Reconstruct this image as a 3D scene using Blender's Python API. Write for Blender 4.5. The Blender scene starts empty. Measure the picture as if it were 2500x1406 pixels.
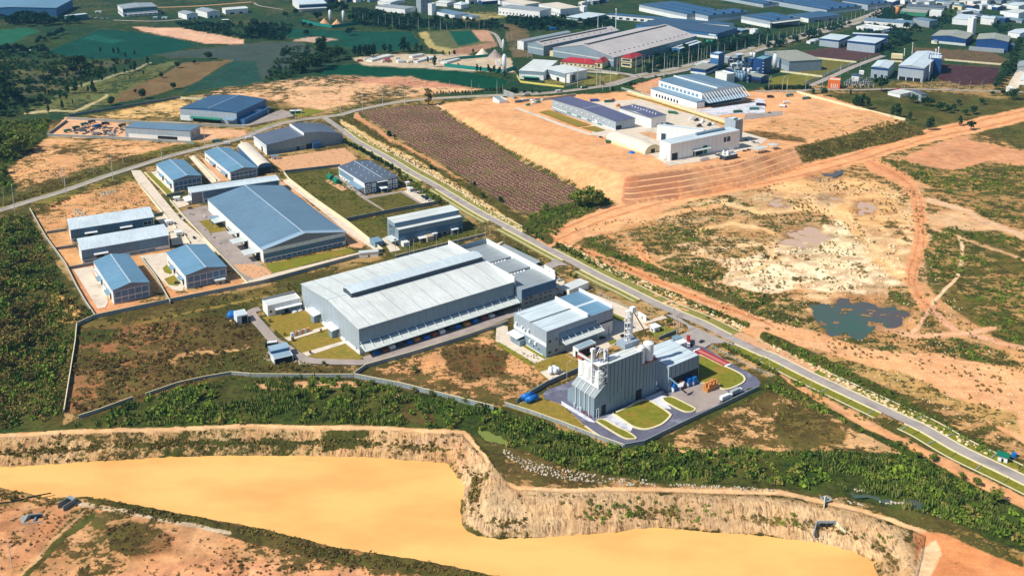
import bpy, math, random
import numpy as np
from mathutils import Vector, noise as mnoise
RN = random.Random(7); NR = np.random.default_rng(11)
SC = bpy.context.scene; COL = SC.collection
H = 340.0; F = 2490.0; CX = 1250.0; CY = 250.0; HZ = -373.0
TH = math.atan((CY-HZ)/F); ST = math.sin(TH); CT = math.cos(TH)
R = math.radians
# ---------- photo survey -> ground coordinates ----------
def P(px, py, z=0.0):
    x = px-CX; y = py-CY
    t = (H-z)/(F*ST+y*CT)
    return (x*t, (F*CT-y*ST)*t)
def proj(X, Y, Z):
    fw = Y*CT+(H-Z)*ST; dn = -Y*ST+(H-Z)*CT
    return CX+F*X/fw, CY+F*dn/fw
def top_z(Y, py):           # height of a point at depth Y seen in row py
    k = (py-CY)/F
    return H-Y*(ST+k*CT)/(CT-k*ST)
def seg_dist(X, Y, pts, closed=True):
    d = np.full(X.shape, 1e18); n = len(pts)
    for i in range(n if closed else n-1):
        ax, ay = pts[i]; bx, by = pts[(i+1) % n]
        ex, ey = bx-ax, by-ay; L = ex*ex+ey*ey+1e-12
        t = np.clip(((X-ax)*ex+(Y-ay)*ey)/L, 0, 1)
        d = np.minimum(d, (X-ax-t*ex)**2+(Y-ay-t*ey)**2)
    return np.sqrt(d)
def inside(X, Y, pts):
    c = np.zeros(X.shape, bool); n = len(pts)
    for i in range(n):
        ax, ay = pts[i]; bx, by = pts[(i+1) % n]
        if ay == by: continue
        m = ((ay > Y) != (by > Y)) & (X < (bx-ax)*(Y-ay)/(by-ay)+ax)
        c ^= m
    return c
def sdist(X, Y, pts):       # negative inside
    d = seg_dist(X, Y, pts)
    return np.where(inside(X, Y, pts), -d, d)
def tile(ox, oy, pts, s=3.90625): return [(ox+x/s, oy+y/s) for x, y in pts]
# ---------- relief ----------
WATER_Z = -9.0
POND_PX = [(-600,1170),(-200,1152),(0,1142),(180,1130),(420,1115),(600,1112),(760,1113),(900,1116),(1000,1124),(1092,1131),(1112,1158),(1135,1190),(1128,1220),(1124,1250),(1128,1282),(1140,1298),(1165,1308),(1215,1316),(1330,1312),(1420,1305),(1500,1300),(1600,1287),(1700,1296),(1860,1308),(2000,1325),(2080,1345),(2130,1372),(2145,1406),(2150,1500),(2100,1620),(1500,1500),(1250,1412),(1040,1368),(800,1330),(640,1290),(400,1244),(215,1212),(120,1215),(0,1188),(-200,1170),(-600,1180)]
POND = [P(x, y, WATER_Z) for x, y in POND_PX]
SOUTH = [P(x, y, -7.5) for x, y in [(-900,1150),(-200,1166),(0,1188),(120,1213),(215,1208),(400,1240),(640,1286),(800,1326),(1040,1364),(1250,1408),(1500,1500),(1500,2200),(-1500,2200)]]
PLAT_B = 1395.0
def terr_info(X, Y):
    p = sdist(X, Y, PLAT); slope = zp(Y)-np.maximum(p, 0)/1.65; return p, slope, slope/3.7
def zp(Y): return np.clip(0.0455*(PLAT_B-Y), 0, 24)
def PP(px, py):             # point on the raised platform
    z = 8.0
    for _ in range(18):
        X, Y = P(px, py, z); z = float(zp(Y))
    return X, Y, z
PLAT_PX = [(1085,262),(1330,365),(1532,428),(1650,416),(1790,396),(1930,361),(2207,297),(2012,234),(1800,226),(1560,236),(1215,250)]
PLAT = [PP(x, y)[:2] for x, y in PLAT_PX]
def elev(X, Y):
    X = np.asarray(X, float); Y = np.asarray(Y, float)
    z = np.zeros(X.shape)
    d = sdist(X, Y, POND)
    prof = np.interp(d, [-2, -.5, 0, .9, 4.6, 5.2, 9.8, 13.6, 15.5], [-11, -10, -9.05, -8.5, -5.2, -4.9, -4.5, -.7, 0])
    z = np.minimum(z, prof)
    s = sdist(X, Y, SOUTH)
    zs = np.interp(d, [0, 1.2, 3], [-9.05, -8.2, -7.5])
    w = np.clip(1-s/2.5, 0, 1)
    z = np.where(d > 0, z*(1-w)+zs*w, z)
    p = sdist(X, Y, PLAT)
    base = zp(Y)
    slope = base-np.maximum(p, 0)/1.65
    ter = slope
    zz = np.where(p <= 0, base, np.minimum(np.where(slope > 0, ter, 0), base))
    return np.maximum(z, 0)*0+np.where(zz > 0, zz, z)
def G(px, py):              # view ray meets the relief
    z = 0.0
    for _ in range(14):
        X, Y = P(px, py, z); z = .5*z+.5*float(elev(np.array([X]), np.array([Y]))[0])
    return X, Y, z
# ---------- materials ----------
def lin(c):
    return tuple(((v/255)/12.92 if v/255 <= .04045 else ((v/255+.055)/1.055)**2.4) for v in c)
class NT:
    def __init__(s, name):
        s.m = bpy.data.materials.new(name); s.m.use_nodes = True
        s.t = s.m.node_tree; s.t.nodes.clear()
        s.out = s.n('ShaderNodeOutputMaterial'); s.b = s.n('ShaderNodeBsdfPrincipled')
        s.t.links.new(s.b.outputs[0], s.out.inputs[0])
    def n(s, k, **kw):
        o = s.t.nodes.new(k)
        for a, v in kw.items(): setattr(o, a, v)
        return o
    def l(s, a, b): s.t.links.new(a, b)
    def noise(s, vec, scale, detail=4, rough=.55):
        o = s.n('ShaderNodeTexNoise'); o.inputs['Scale'].default_value = scale
        o.inputs['Detail'].default_value = detail; o.inputs['Roughness'].default_value = rough
        if vec is not None: s.l(vec, o.inputs['Vector'])
        return o.outputs['Fac']
    def math(s, op, a, b=None, c=None, clamp=False):
        o = s.n('ShaderNodeMath', operation=op, use_clamp=clamp)
        for i, v in enumerate((a, b, c)):
            if v is None: continue
            if isinstance(v, (int, float)): o.inputs[i].default_value = v
            else: s.l(v, o.inputs[i])
        return o.outputs[0]
    def mapr(s, v, a, b, c, d, smooth=False):
        o = s.n('ShaderNodeMapRange'); s.l(v, o.inputs[0])
        if smooth: o.interpolation_type = 'SMOOTHSTEP'
        for i, x in enumerate((a, b, c, d)): o.inputs[i+1].default_value = x
        return o.outputs[0]
    def mix(s, f, a, b, mode='MIX'):
        o = s.n('ShaderNodeMix', data_type='RGBA', blend_type=mode)
        for i, v in ((0, f), (6, a), (7, b)):
            if isinstance(v, (int, float)): o.inputs[i].default_value = v
            elif isinstance(v, tuple): o.inputs[i].default_value = (*v[:3], 1)
            else: s.l(v, o.inputs[i])
        return o.outputs[2]
    def xform(s, vec, sc=(1,1,1), rot=(0,0,0)):
        o = s.n('ShaderNodeMapping'); o.inputs['Scale'].default_value = sc; o.inputs['Rotation'].default_value = rot
        s.l(vec, o.inputs['Vector']); return o.outputs[0]
    def bump(s, h, strength, dist):
        o = s.n('ShaderNodeBump'); o.inputs['Strength'].default_value = strength; o.inputs['Distance'].default_value = dist
        s.l(h, o.inputs['Height']); s.l(o.outputs[0], s.b.inputs['Normal'])
    def fin(s, col, rough=.7, spec=.3, metal=0):
        if isinstance(col, tuple): s.b.inputs['Base Color'].default_value = (*col[:3], 1)
        else: s.l(col, s.b.inputs['Base Color'])
        s.b.inputs['Roughness'].default_value = rough; s.b.inputs['Metallic'].default_value = metal
        s.b.inputs['Specular IOR Level'].default_value = spec
        return s.m
def geo_pos(t): return t.n('ShaderNodeNewGeometry').outputs['Position']
def obj_pos(t): return t.n('ShaderNodeTexCoord').outputs['Object']
def smat(name, c, rough=.6, var=.15, scale=.3, spec=.3, metal=0, world=False, stain=None):
    t = NT(name); p = geo_pos(t) if world else obj_pos(t)
    c = lin(c); n = t.noise(p, scale, 5, .6)
    f = t.mapr(n, .3, .7, 1-var, 1+var)
    col = t.mix(1.0, c, (1,1,1), 'MULTIPLY')
    o = t.n('ShaderNodeVectorMath', operation='SCALE'); o.inputs[0].default_value = c; t.l(f, o.inputs['Scale'])
    col = o.outputs[0]
    if stain:
        s2 = t.noise(p, stain[1], 4, .6); m = t.mapr(s2, .52, .68, 0, stain[2], True)
        col = t.mix(m, col, lin(stain[0]))
    return t.fin(col, rough, spec, metal)
def roof_mat(name, c, ribs='x', period=1.2, seam=None, rough=.42, var=.09, amt=.12, spec=.4):
    t = NT(name); p = obj_pos(t); sp = t.n('ShaderNodeSeparateXYZ'); t.l(p, sp.inputs[0])
    ax = sp.outputs[0 if ribs == 'x' else (1 if ribs == 'y' else 2)]
    w = t.math('SINE', t.math('MULTIPLY', ax, 2*math.pi/period))
    w = t.mapr(w, .3, 1, 1, 1-amt)
    sc = (1, .06, 1) if ribs == 'x' else (.06, 1, 1)
    st = t.mapr(t.noise(t.xform(p, sc), .9, 4, .65), .3, .7, 1-var*1.6, 1+var*1.6)
    bl = t.mapr(t.noise(p, .035, 4, .6), .3, .7, 1-var, 1+var)
    f = t.math('MULTIPLY', t.math('MULTIPLY', w, st), bl)
    if seam:
        k = t.math('FRACT', t.math('DIVIDE', t.math('ADD', ax, seam*.37), seam))
        k = t.mapr(k, .0, .028, .62, .62); 
        k2 = t.math('FRACT', t.math('DIVIDE', t.math('ADD', ax, seam*.37), seam))
        g = t.math('LESS_THAN', k2, .5/seam)
        f = t.math('MULTIPLY', f, t.math('SUBTRACT', 1.0, t.math('MULTIPLY', g, .45)))
    o = t.n('ShaderNodeVectorMath', operation='SCALE'); o.inputs[0].default_value = lin(c); t.l(f, o.inputs['Scale'])
    sheetn = t.noise(t.xform(p, (.9, .03, 1) if ribs == 'x' else (.03, .9, 1)), .25, 2)
    dirt = t.mapr(t.noise(t.xform(p, (1, .3, 1) if ribs == 'x' else (.3, 1, 1)), .11, 6, .7), .56, .74, 0, .22, True)
    t.bump(w, .35, .08)
    sc2 = t.n('ShaderNodeVectorMath', operation='SCALE'); t.l(o.outputs[0], sc2.inputs[0]); t.l(t.mapr(sheetn, .35, .65, .96, 1.03), sc2.inputs['Scale'])
    dc = tuple(.35*v+.65*w_ for v, w_ in zip(lin(c), lin((150,140,124))))
    return t.fin(t.mix(dirt, sc2.outputs[0], dc), rough, spec)
    return t.fin(o.outputs[0], rough, spec)
def wall_mat(name, c, panel=6.0, var=.05, rough=.5, grime=.25, low=None):
    t = NT(name); p = obj_pos(t); sp = t.n('ShaderNodeSeparateXYZ'); t.l(p, sp.inputs[0])
    s = t.math('ADD', sp.outputs[0], sp.outputs[1])
    fine = t.mapr(t.math('SINE', t.math('MULTIPLY', s, 2*math.pi/.9)), -1, 1, .93, 1.04)
    k = t.math('LESS_THAN', t.math('FRACT', t.math('DIVIDE', t.math('ADD', s, .3), panel)), .28/panel)
    f = t.math('MULTIPLY', fine, t.math('SUBTRACT', 1.0, t.math('MULTIPLY', k, .3)))
    drip = t.noise(t.xform(p, (1, 1, .08)), 1.1, 4, .7)
    f = t.math('MULTIPLY', f, t.mapr(drip, .45, .75, 1.0, 1-grime))
    f = t.math('MULTIPLY', f, t.mapr(t.noise(p, .08, 3), .3, .7, 1-var, 1+var))
    o = t.n('ShaderNodeVectorMath', operation='SCALE'); o.inputs[0].default_value = lin(c); t.l(f, o.inputs['Scale'])
    col = o.outputs[0]
    if low:
        m = t.math('LESS_THAN', sp.outputs[2], low[1]); col = t.mix(m, col, lin(low[0]))
    return t.fin(col, rough, .35)
# ---------- mesh builder ----------
class MB:
    def __init__(s): s.v = []; s.f = []
    def add(s, vs, fs):
        o = len(s.v); s.v += [tuple(v) for v in vs]; s.f += [tuple(i+o for i in f) for f in fs]; return s
    def box(s, x0, x1, y0, y1, z0, z1):
        if x0 > x1: x0, x1 = x1, x0
        if y0 > y1: y0, y1 = y1, y0
        if z0 > z1: z0, z1 = z1, z0
        return s.add([(x0,y0,z0),(x1,y0,z0),(x1,y1,z0),(x0,y1,z0),(x0,y0,z1),(x1,y0,z1),(x1,y1,z1),(x0,y1,z1)],
                     [(0,3,2,1),(4,5,6,7),(0,1,5,4),(1,2,6,5),(2,3,7,6),(3,0,4,7)])
    def prism(s, pts, z0, z1):      # plan polygon, ccw
        n = len(pts); a = sum(pts[i][0]*pts[(i+1)%n][1]-pts[(i+1)%n][0]*pts[i][1] for i in range(n))
        if a < 0: pts = pts[::-1]
        return s.add([(x, y, z0) for x, y in pts]+[(x, y, z1) for x, y in pts],
                     [tuple(range(n-1, -1, -1)), tuple(range(n, 2*n))]+[(i, (i+1) % n, n+(i+1) % n, n+i) for i in range(n)])
    def sweep(s, prof, a0, a1, axis):   # profile (s,z) extruded along x or y
        n = len(prof)
        if axis == 'y': A = [(p, a0, z) for p, z in prof]; B = [(p, a1, z) for p, z in prof]
        else: A = [(a0, p, z) for p, z in prof]; B = [(a1, p, z) for p, z in prof]
        return s.add(A+B, [tuple(range(n)), tuple(range(2*n-1, n-1, -1))]+[(i, n+i, n+(i+1) % n, (i+1) % n) for i in range(n)])
    def cyl(s, x, y, z0, z1, r0, r1=None, n=12, cap=True):
        r1 = r0 if r1 is None else r1
        A = [(x+r0*math.cos(2*math.pi*i/n), y+r0*math.sin(2*math.pi*i/n), z0) for i in range(n)]
        B = [(x+r1*math.cos(2*math.pi*i/n), y+r1*math.sin(2*math.pi*i/n), z1) for i in range(n)]
        f = [(i, (i+1) % n, n+(i+1) % n, n+i) for i in range(n)]
        if cap: f += [tuple(range(n-1, -1, -1)), tuple(range(n, 2*n))]
        return s.add(A+B, f)
    def tube(s, p, q, r, n=6, r2=None):
        p = Vector(p); q = Vector(q); d = (q-p).normalized(); u = d.orthogonal().normalized(); w = d.cross(u)
        r2 = r if r2 is None else r2
        A = [p+(u*math.cos(2*math.pi*i/n)+w*math.sin(2*math.pi*i/n))*r for i in range(n)]
        B = [q+(u*math.cos(2*math.pi*i/n)+w*math.sin(2*math.pi*i/n))*r2 for i in range(n)]
        return s.add(A+B, [(i, (i+1) % n, n+(i+1) % n, n+i) for i in range(n)]+[tuple(range(n-1, -1, -1)), tuple(range(n, 2*n))])
    def lathe(s, x, y, prof, n=16):
        o = len(s.v)
        for r, z in prof:
            s.v += [(x+r*math.cos(2*math.pi*i/n), y+r*math.sin(2*math.pi*i/n), z) for i in range(n)]
        for k in range(len(prof)-1):
            s.f += [(o+k*n+i, o+k*n+(i+1) % n, o+(k+1)*n+(i+1) % n, o+(k+1)*n+i) for i in range(n)]
        s.f += [tuple(o+i for i in range(n-1, -1, -1)), tuple(o+(len(prof)-1)*n+i for i in range(n))]
        return s
    def build(s, name, m, parent=None, smooth=False, recalc=True):
        me = bpy.data.meshes.new(name); me.from_pydata(s.v, [], s.f)
        if recalc:
            import bmesh
            b = bmesh.new(); b.from_mesh(me); bmesh.ops.recalc_face_normals(b, faces=b.faces); b.to_mesh(me); b.free()
        if m is not None: me.materials.append(m)
        if smooth:
            me.shade_smooth()
        o = bpy.data.objects.new(name, me); COL.objects.link(o)
        if parent is not None: o.parent = parent
        return o
def np_mesh(name, V, Q, m, parent=None, k=4):
    me = bpy.data.meshes.new(name); V = np.asarray(V, np.float32); Q = np.asarray(Q, np.int32)
    me.vertices.add(len(V)); me.vertices.foreach_set('co', V.ravel())
    me.loops.add(Q.size); me.loops.foreach_set('vertex_index', Q.ravel())
    me.polygons.add(len(Q)); me.polygons.foreach_set('loop_start', np.arange(len(Q), dtype=np.int32)*k)
    me.update(calc_edges=True)
    if m is not None: me.materials.append(m)
    o = bpy.data.objects.new(name, me); COL.objects.link(o)
    if parent is not None: o.parent = parent
    return o
def tag(o, label=None, cat=None, group=None, kind=None):
    if label: o['label'] = label
    if cat: o['category'] = cat
    if group: o['group'] = group
    if kind: o['kind'] = kind
    return o
def empty(name, loc, rz=0, label=None, cat=None, group=None):
    o = bpy.data.objects.new(name, None); COL.objects.link(o); o.location = loc; o.rotation_euler = (0,0,rz)
    o.empty_display_size = 1
    return tag(o, label, cat, group)
def kids(o): return [c for c in COL.objects if c.parent == o]
_kc = {}
def copy_tree(o):
    if o.name not in _kc: _kc[o.name] = [(c, kids(c)) for c in kids(o)]
    ch = _kc[o.name]
    r = o.copy(); COL.objects.link(r)
    for c, gs in ch:
        d = c.copy(); COL.objects.link(d); d.parent = r
        for g in gs:
            e = g.copy(); COL.objects.link(e); e.parent = d
    return r
# ================= terrain =================
def smooth_line(pts, n=6):
    out = []; k = len(pts)
    for i in range(k-1):
        p0 = pts[max(i-1,0)]; p1 = pts[i]; p2 = pts[i+1]; p3 = pts[min(i+2,k-1)]
        for j in range(n):
            t = j/n
            out.append(tuple(.5*(2*p1[a]+(p2[a]-p0[a])*t+(2*p0[a]-5*p1[a]+4*p2[a]-p3[a])*t*t+(3*p1[a]-p0[a]-3*p2[a]+p3[a])*t**3) for a in (0,1)))
    out.append(tuple(pts[-1][:2])); return out
def L_(poly, soil=None, veg=None, lush=None, rough=None, gul=None, fe=6): return dict(p=poly, soil=soil, veg=veg, lush=lush, rough=rough, gul=gul, fe=fe)
def T_(line, w, soil=None, veg=0, lush=None, rough=None, gul=None, fe=4): return dict(l=line, w=w, soil=soil, veg=veg, lush=lush, rough=rough, gul=gul, fe=fe)
LAY = [
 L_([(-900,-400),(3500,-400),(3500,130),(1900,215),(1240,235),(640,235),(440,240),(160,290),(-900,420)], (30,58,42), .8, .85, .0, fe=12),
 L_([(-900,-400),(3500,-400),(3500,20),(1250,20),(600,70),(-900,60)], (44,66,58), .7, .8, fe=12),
 L_([(-900,120),(200,150),(160,290),(-900,420)], (30,54,38), .9, .8, fe=15),
 L_(tile(0,0,[(0,560),(330,560),(640,590),(330,720),(200,860),(60,800),(-300,900),(-300,560)]), (88,98,66), .6, .6, fe=6),
 L_([(110,128),(246,72),(320,77),(435,95),(486,113),(346,143),(212,146),(164,138)], (16,74,64), 0, fe=2),
 L_([(200,95),(230,86),(310,100),(276,107)], (26,92,78), 0, fe=2),
 L_([(-60,77),(64,68),(97,77),(56,95),(15,113),(-60,113)], (36,100,76), 0, fe=4),
 L_([(317,66),(435,68),(596,97),(596,110),(499,107),(435,95),(358,79)], (222,180,152), .12, .2, fe=3),
 L_([(374,133),(512,118),(640,103),(740,105),(775,128),(720,160),(640,195),(560,190),(566,148),(500,140),(420,142)], (66,84,80), .1, .4, fe=3),
 L_([(281,225),(371,195),(448,154),(571,146),(537,164),(474,205),(358,238),(256,258),(246,251)], (118,102,72), .2, .15, fe=3),
 L_([(571,147),(625,151),(640,202),(435,230),(474,205)], (34,76,68), .2, .6, fe=3),
 L_([(51,220),(84,184),(164,156),(333,146),(230,174),(128,225),(59,238)], (76,86,72), .3, .4, fe=4),
 L_([(60,270),(150,225),(300,175),(420,148),(440,152),(330,215),(240,262),(170,282),(80,280)], (96,112,70), .5, .6, fe=6),
 T_([(62,278),(130,270),(180,272),(235,250),(262,233)], 5, (200,190,150), fe=3),
 T_([(130,225),(190,212),(230,200),(280,185),(330,170),(372,152)], 3, (170,170,140), fe=3),
 L_([(779,179),(799,159),(902,156),(1030,159),(1132,174),(1242,195),(1234,212),(1183,218),(1004,197),(850,186),(763,183)], (6,72,52), 0, fe=2),
 L_([(684,69),(850,74),(1004,77),(1030,108),(953,128),(799,113),(684,87)], (18,76,62), .15, .7, fe=3),
 L_([(707,100),(763,90),(830,97),(774,105)], (190,165,148), .1, fe=2),
 L_([(1017,79),(1150,73),(1196,77),(1214,107),(1106,133),(1055,120),(1032,95)], (92,104,70), .3, .5, fe=3),
 L_([(1020,80),(1040,78),(1062,112),(1110,122),(1100,134),(1050,120)], (175,165,110), .2, .4, fe=4),
 L_([(1150,73),(1191,74),(1209,102),(1173,102)], (190,152,126), .05, fe=2),
 L_([(1096,77),(1150,75),(1173,102),(1119,113)], (18,84,68), .05, fe=2),
 L_([(1106,120),(1209,102),(1216,113),(1132,136),(1101,133)], (165,132,108), .05, fe=2),
 L_([(858,143),(914,133),(1132,133),(1247,143),(1260,179),(1132,174),(884,159)], (200,185,160), .15, fe=3),
 L_([(1225,60),(1290,62),(1300,140),(1250,140)], (105,95,75), .5, .4, fe=4),
 L_([(1120,30),(1240,28),(1245,42),(1130,52)], (160,155,105), .4, .4, fe=4),
 # bare lots above the estate
 L_([(440,240),(540,218),(748,187),(863,187),(1004,190),(1183,222),(1042,232),(953,243),(850,255),(784,271),(694,251),(600,243)], (232,188,150), .42, .12, fe=5),
 L_([(800,190),(1004,192),(1150,215),(1000,212),(900,205)], (205,150,125), .35, .3, fe=4),
 L_([(210,284),(438,240),(494,239),(435,289),(256,287)], (226,190,135), .48, .1, fe=4),
 L_([(160,287),(302,303),(600,318),(600,332),(470,346),(116,332)], (232,185,150), .1, fe=3),
 L_([(13,417),(85,355),(110,338),(474,348),(333,383),(205,412),(77,455),(59,468),(33,447)], (226,176,130), .46, .1, fe=5),
 L_([(0,500),(60,470),(210,415),(400,360),(480,345),(500,352),(330,404),(0,512)], (108,112,50), .6, .4, fe=4),
 L_([(0,520),(330,418),(345,440),(230,462),(73,514),(30,535)], (130,125,60), .6, .35, fe=4),
 L_([(73,514),(230,462),(323,444),(345,450),(404,525),(361,509),(159,545),(164,568),(113,568)], (214,165,120), .48, .2, fe=4),
 L_([(105,565),(165,560),(205,640),(300,630),(420,600),(640,690),(600,700),(235,775),(160,650)], (212,165,120), .3, .35, fe=4),
 L_([(165,650),(225,645),(265,745),(420,735),(410,700),(370,640),(430,720),(600,690),(600,700),(235,775)], (214,158,120), .12, fe=3),
 # wild ground left of the estate wall
 L_([(-900,300),(60,300),(130,290),(110,340),(13,417),(40,470),(0,500),(-900,700)], (52,62,34), .9, .55, .8, fe=8),
 L_([(-900,540),(0,532),(70,518),(130,630),(235,775),(185,800),(155,1010),(150,1045),(-900,1062)], (92,84,48), .84, .45, .8, fe=6),
 L_([(120,720),(150,715),(200,760),(190,785),(140,790)], (230,185,120), .2, .2, fe=6),
 L_([(185,800),(235,775),(620,705),(925,635),(950,622),(1100,598),(735,690),(735,720),(633,735),(600,755),(560,760),(190,812)], (112,100,56), .62, .35, .1, fe=3),
 T_([(200,815),(320,795),(450,765),(560,742),(650,722)], 6, (150,135,70), .25, fe=4),
 L_([(190,806),(600,762),(640,840),(660,880),(700,890),(870,917),(560,917),(400,962),(240,1012),(157,1012)], (150,106,76), .66, .16, .25, fe=5),
 L_([(190,810),(290,800),(270,830),(190,840)], (70,90,35), .8, .7, fe=6),
 L_([(560,850),(640,862),(700,885),(860,905),(870,917),(560,917),(430,945),(500,890)], (110,105,50), .7, .5, .3, fe=8),
 T_([(420,880),(500,862),(560,858),(600,850)], 12, (215,175,130), .3, fe=10),
 L_([(870,917),(1180,820),(1250,850),(1340,912),(1420,905),(1230,1000),(1000,955)], (218,165,122), .5, .08, .1, fe=4),
 L_([(1080,862),(1150,838),(1200,842),(1240,872),(1222,918),(1140,930),(1090,900)], (96,62,40), .7, .05, .1, fe=16),
 # canal belt
 L_([(-900,1062),(150,1040),(240,1012),(400,962),(560,920),(860,925),(1000,955),(1225,1000),(1500,1100),(1640,1060),(1850,930),(1900,915),(2250,1100),(2500,1230),(2700,1330),(2700,1500),(2500,1345),(2300,1275),(2080,1215),(1900,1190),(1600,1180),(1400,1155),(1250,1095),(1150,1060),(900,1045),(500,1040),(0,1062)], (62,76,24), .9, .72, .6, fe=5),
 L_([(620,925),(870,930),(880,945),(700,950),(640,960)], (226,180,140), .25, .2, fe=5),
 L_([(940,955),(985,958),(980,972),(945,972)], (220,170,120), .2, .2, fe=6),
 L_([(1000,985),(1060,990),(1060,1035),(960,1030)], (80,55,35), .6, .2, fe=8),
 L_([(1640,1066),(1760,1010),(1870,955),(1960,968),(2080,1040),(2210,1108),(2000,1104),(1800,1096),(1640,1094)], (218,174,130), .46, .15, .1, fe=6),
 L_([(1900,985),(1990,1000),(2070,1050),(2060,1090),(1920,1088),(1880,1040)], (105,95,52), .6, .3, fe=14),
 T_([(1620,1104),(1700,1100),(1790,1106)], 12, (228,184,134), .3, .4, fe=8),
 T_([(2190,1150),(2260,1170)], 14, (222,175,130), .4, .5, gul=1, fe=8),
 L_([(1890,905),(2160,1045),(2500,1215),(2700,1320),(2700,1360),(2480,1235),(2330,1160),(2200,1085),(2050,1010),(1960,960)], (228,172,128), .12, .4, fe=5),
 L_([(1240,1090),(1400,1140),(1600,1180),(1900,1195),(1900,1205),(1600,1205),(1300,1205),(1225,1165)], (190,148,105), .5, .2, .5, fe=6),
 # pond banks
 L_([(-900,1075),(0,1064),(500,1043),(900,1046),(1145,1058),(1190,1110),(1235,1180),(1260,1192),(1600,1198),(1900,1210),(2100,1250),(2260,1310),(2240,1420),(2140,1420),(2100,1362),(1850,1312),(1600,1290),(1400,1312),(1200,1318),(1118,1280),(1120,1190),(1100,1134),(500,1115),(0,1144),(-900,1180)], (238,198,152), .42, .42, .15, 1, fe=4),
 L_([(-900,1090),(0,1095),(300,1080),(700,1075),(1000,1080),(1000,1110),(0,1140)], None, .48, .45, fe=10),
 L_([(780,1045),(900,1047),(910,1095),(790,1098)], None, .75, .6, fe=8),
 L_([(1010,1062),(1135,1068),(1200,1150),(1160,1215),(1120,1150),(1090,1080),(1010,1080)], (245,205,165), .15, .3, fe=6),
 L_([(1230,1195),(1400,1200),(1380,1225),(1240,1235)], (240,196,152), .2, .2, fe=8),
 T_([(-900,1066),(0,1062),(300,1050),(600,1040),(900,1043),(1130,1056),(1180,1110),(1222,1175),(1262,1192),(1400,1196),(1600,1194),(1900,1200),(2010,1225),(2100,1245),(2260,1300)], 11, (238,196,152), .12, .2, gul=0, fe=4),
 L_([(1125,1140),(1200,1130),(1250,1200),(1500,1200),(1900,1215),(2200,1290),(2230,1390),(2100,1350),(1860,1304),(1600,1284),(1400,1306),(1200,1312),(1124,1270)], (246,210,168), .2, .4, None, 1, fe=8),
 L_([(2230,1300),(2330,1300),(2480,1352),(2700,1400),(2700,1700),(2230,1700),(2240,1420)], (232,158,108), .04, fe=4),
 L_([(2245,1340),(2285,1318),(2300,1350),(2270,1420),(2225,1420)], (250,215,175), .05, fe=6),
 L_([(2120,1250),(2250,1240),(2500,1350),(2500,1385),(2300,1300)], (150,125,75), .6, .4, fe=6),
 # land south of the pond
 L_([(-900,1195),(-200,1180),(0,1200),(120,1225),(215,1218),(400,1250),(640,1296),(800,1336),(1040,1374),(1250,1418),(1500,1510),(1500,2300),(-1500,2300)], (222,170,126), .34, .12, .12, fe=3),
 L_([(215,1214),(400,1247),(640,1294),(800,1334),(1250,1418),(1250,1440),(800,1362),(600,1322),(400,1262),(215,1224)], (110,90,50), .8, .5, fe=4),
 L_([(640,1290),(900,1345),(1100,1380),(1080,1400),(850,1375),(640,1330)], (170,130,90), .6, .3, fe=10),
 T_([(192,1230),(300,1248),(420,1272),(560,1300)], 11, (222,205,180), .02, fe=3),
 L_([(260,1290),(330,1275),(430,1310),(420,1350),(330,1365),(270,1340)], (150,110,78), .62, .08, fe=18),
 L_([(-100,1250),(180,1240),(120,1330),(0,1400),(-100,1400)], (212,158,118), .25, .2, fe=12),
 T_([(225,1262),(160,1310),(95,1370),(50,1420)], 10, (110,112,52), .7, .6, fe=6),
 T_([(205,1250),(120,1330),(60,1390),(40,1420)], 5, (225,190,145), .05, fe=5),
 L_([(500,1360),(900,1390),(1250,1430),(400,1500),(200,1420)], (228,168,128), .25, .05, fe=20),
 # east side: raw land beyond the estate road
 L_([(1395,598),(1310,590),(1400,552),(1640,470),(1960,395),(2260,330),(2500,268),(3500,140),(3500,1500),(2700,1330),(2500,1195),(2100,985),(1800,840),(1600,740)], (208,162,116), .46, .35, .22, fe=4),
 L_([(2012,236),(2210,222),(2500,246),(3500,300),(3500,180),(2500,275),(2370,310),(2290,327),(2207,297)], (72,86,38), .7, .5, .1, fe=4),
 L_([(1960,395),(1940,362),(2207,300),(2262,326)], (120,108,62), .62, .45, .1, fe=3),
 L_([(2370,322),(2500,284),(3500,140),(3500,500),(2500,362)], (92,96,48), .6, .45, fe=4),
 L_([(2180,392),(2340,332),(2500,368),(2700,420),(2700,440),(2500,414),(2380,412),(2330,418)], (218,162,124), .15, .2, fe=6),
 L_([(2130,392),(2200,392),(2330,420),(2410,396),(2500,405),(3500,560),(3500,640),(2500,555),(2430,545),(2330,480),(2200,425)], (70,76,32), .8, .6, .3, fe=6),
 L_([(2290,560),(2380,545),(2500,590),(3500,800),(3500,1000),(2500,860),(2330,760),(2265,700),(2260,600)], (104,98,50), .66, .55, .3, fe=8),
 L_([(2220,520),(2340,520),(2440,560),(2330,560),(2240,540)], (228,190,150), .2, .2, fe=8),
 L_([(1750,640),(1960,596),(2090,560),(2200,590),(2225,650),(2190,700),(2100,718),(1950,704),(1870,722),(1770,696)], (253,236,206), .16, .15, .4, fe=10),
 L_([(1940,560),(2060,540),(2130,600),(2060,660),(1980,640)], (255,240,205), .02, .1, .1, fe=14),
 L_([(1880,460),(2000,430),(2150,440),(2230,480),(2240,640),(2220,700),(2130,640),(2060,540),(1960,500)], (242,196,142), .14, .15, .2, fe=12),
 L_([(1640,500),(1760,480),(1880,470),(1990,520),(2010,560),(1900,590),(1720,600),(1600,560)], (196,160,115), .5, .35, .3, fe=10),
 L_([(1535,562),(1640,548),(1735,560),(1725,590),(1600,600),(1540,585)], (78,84,36), .85, .5, .3, fe=8),
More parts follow.
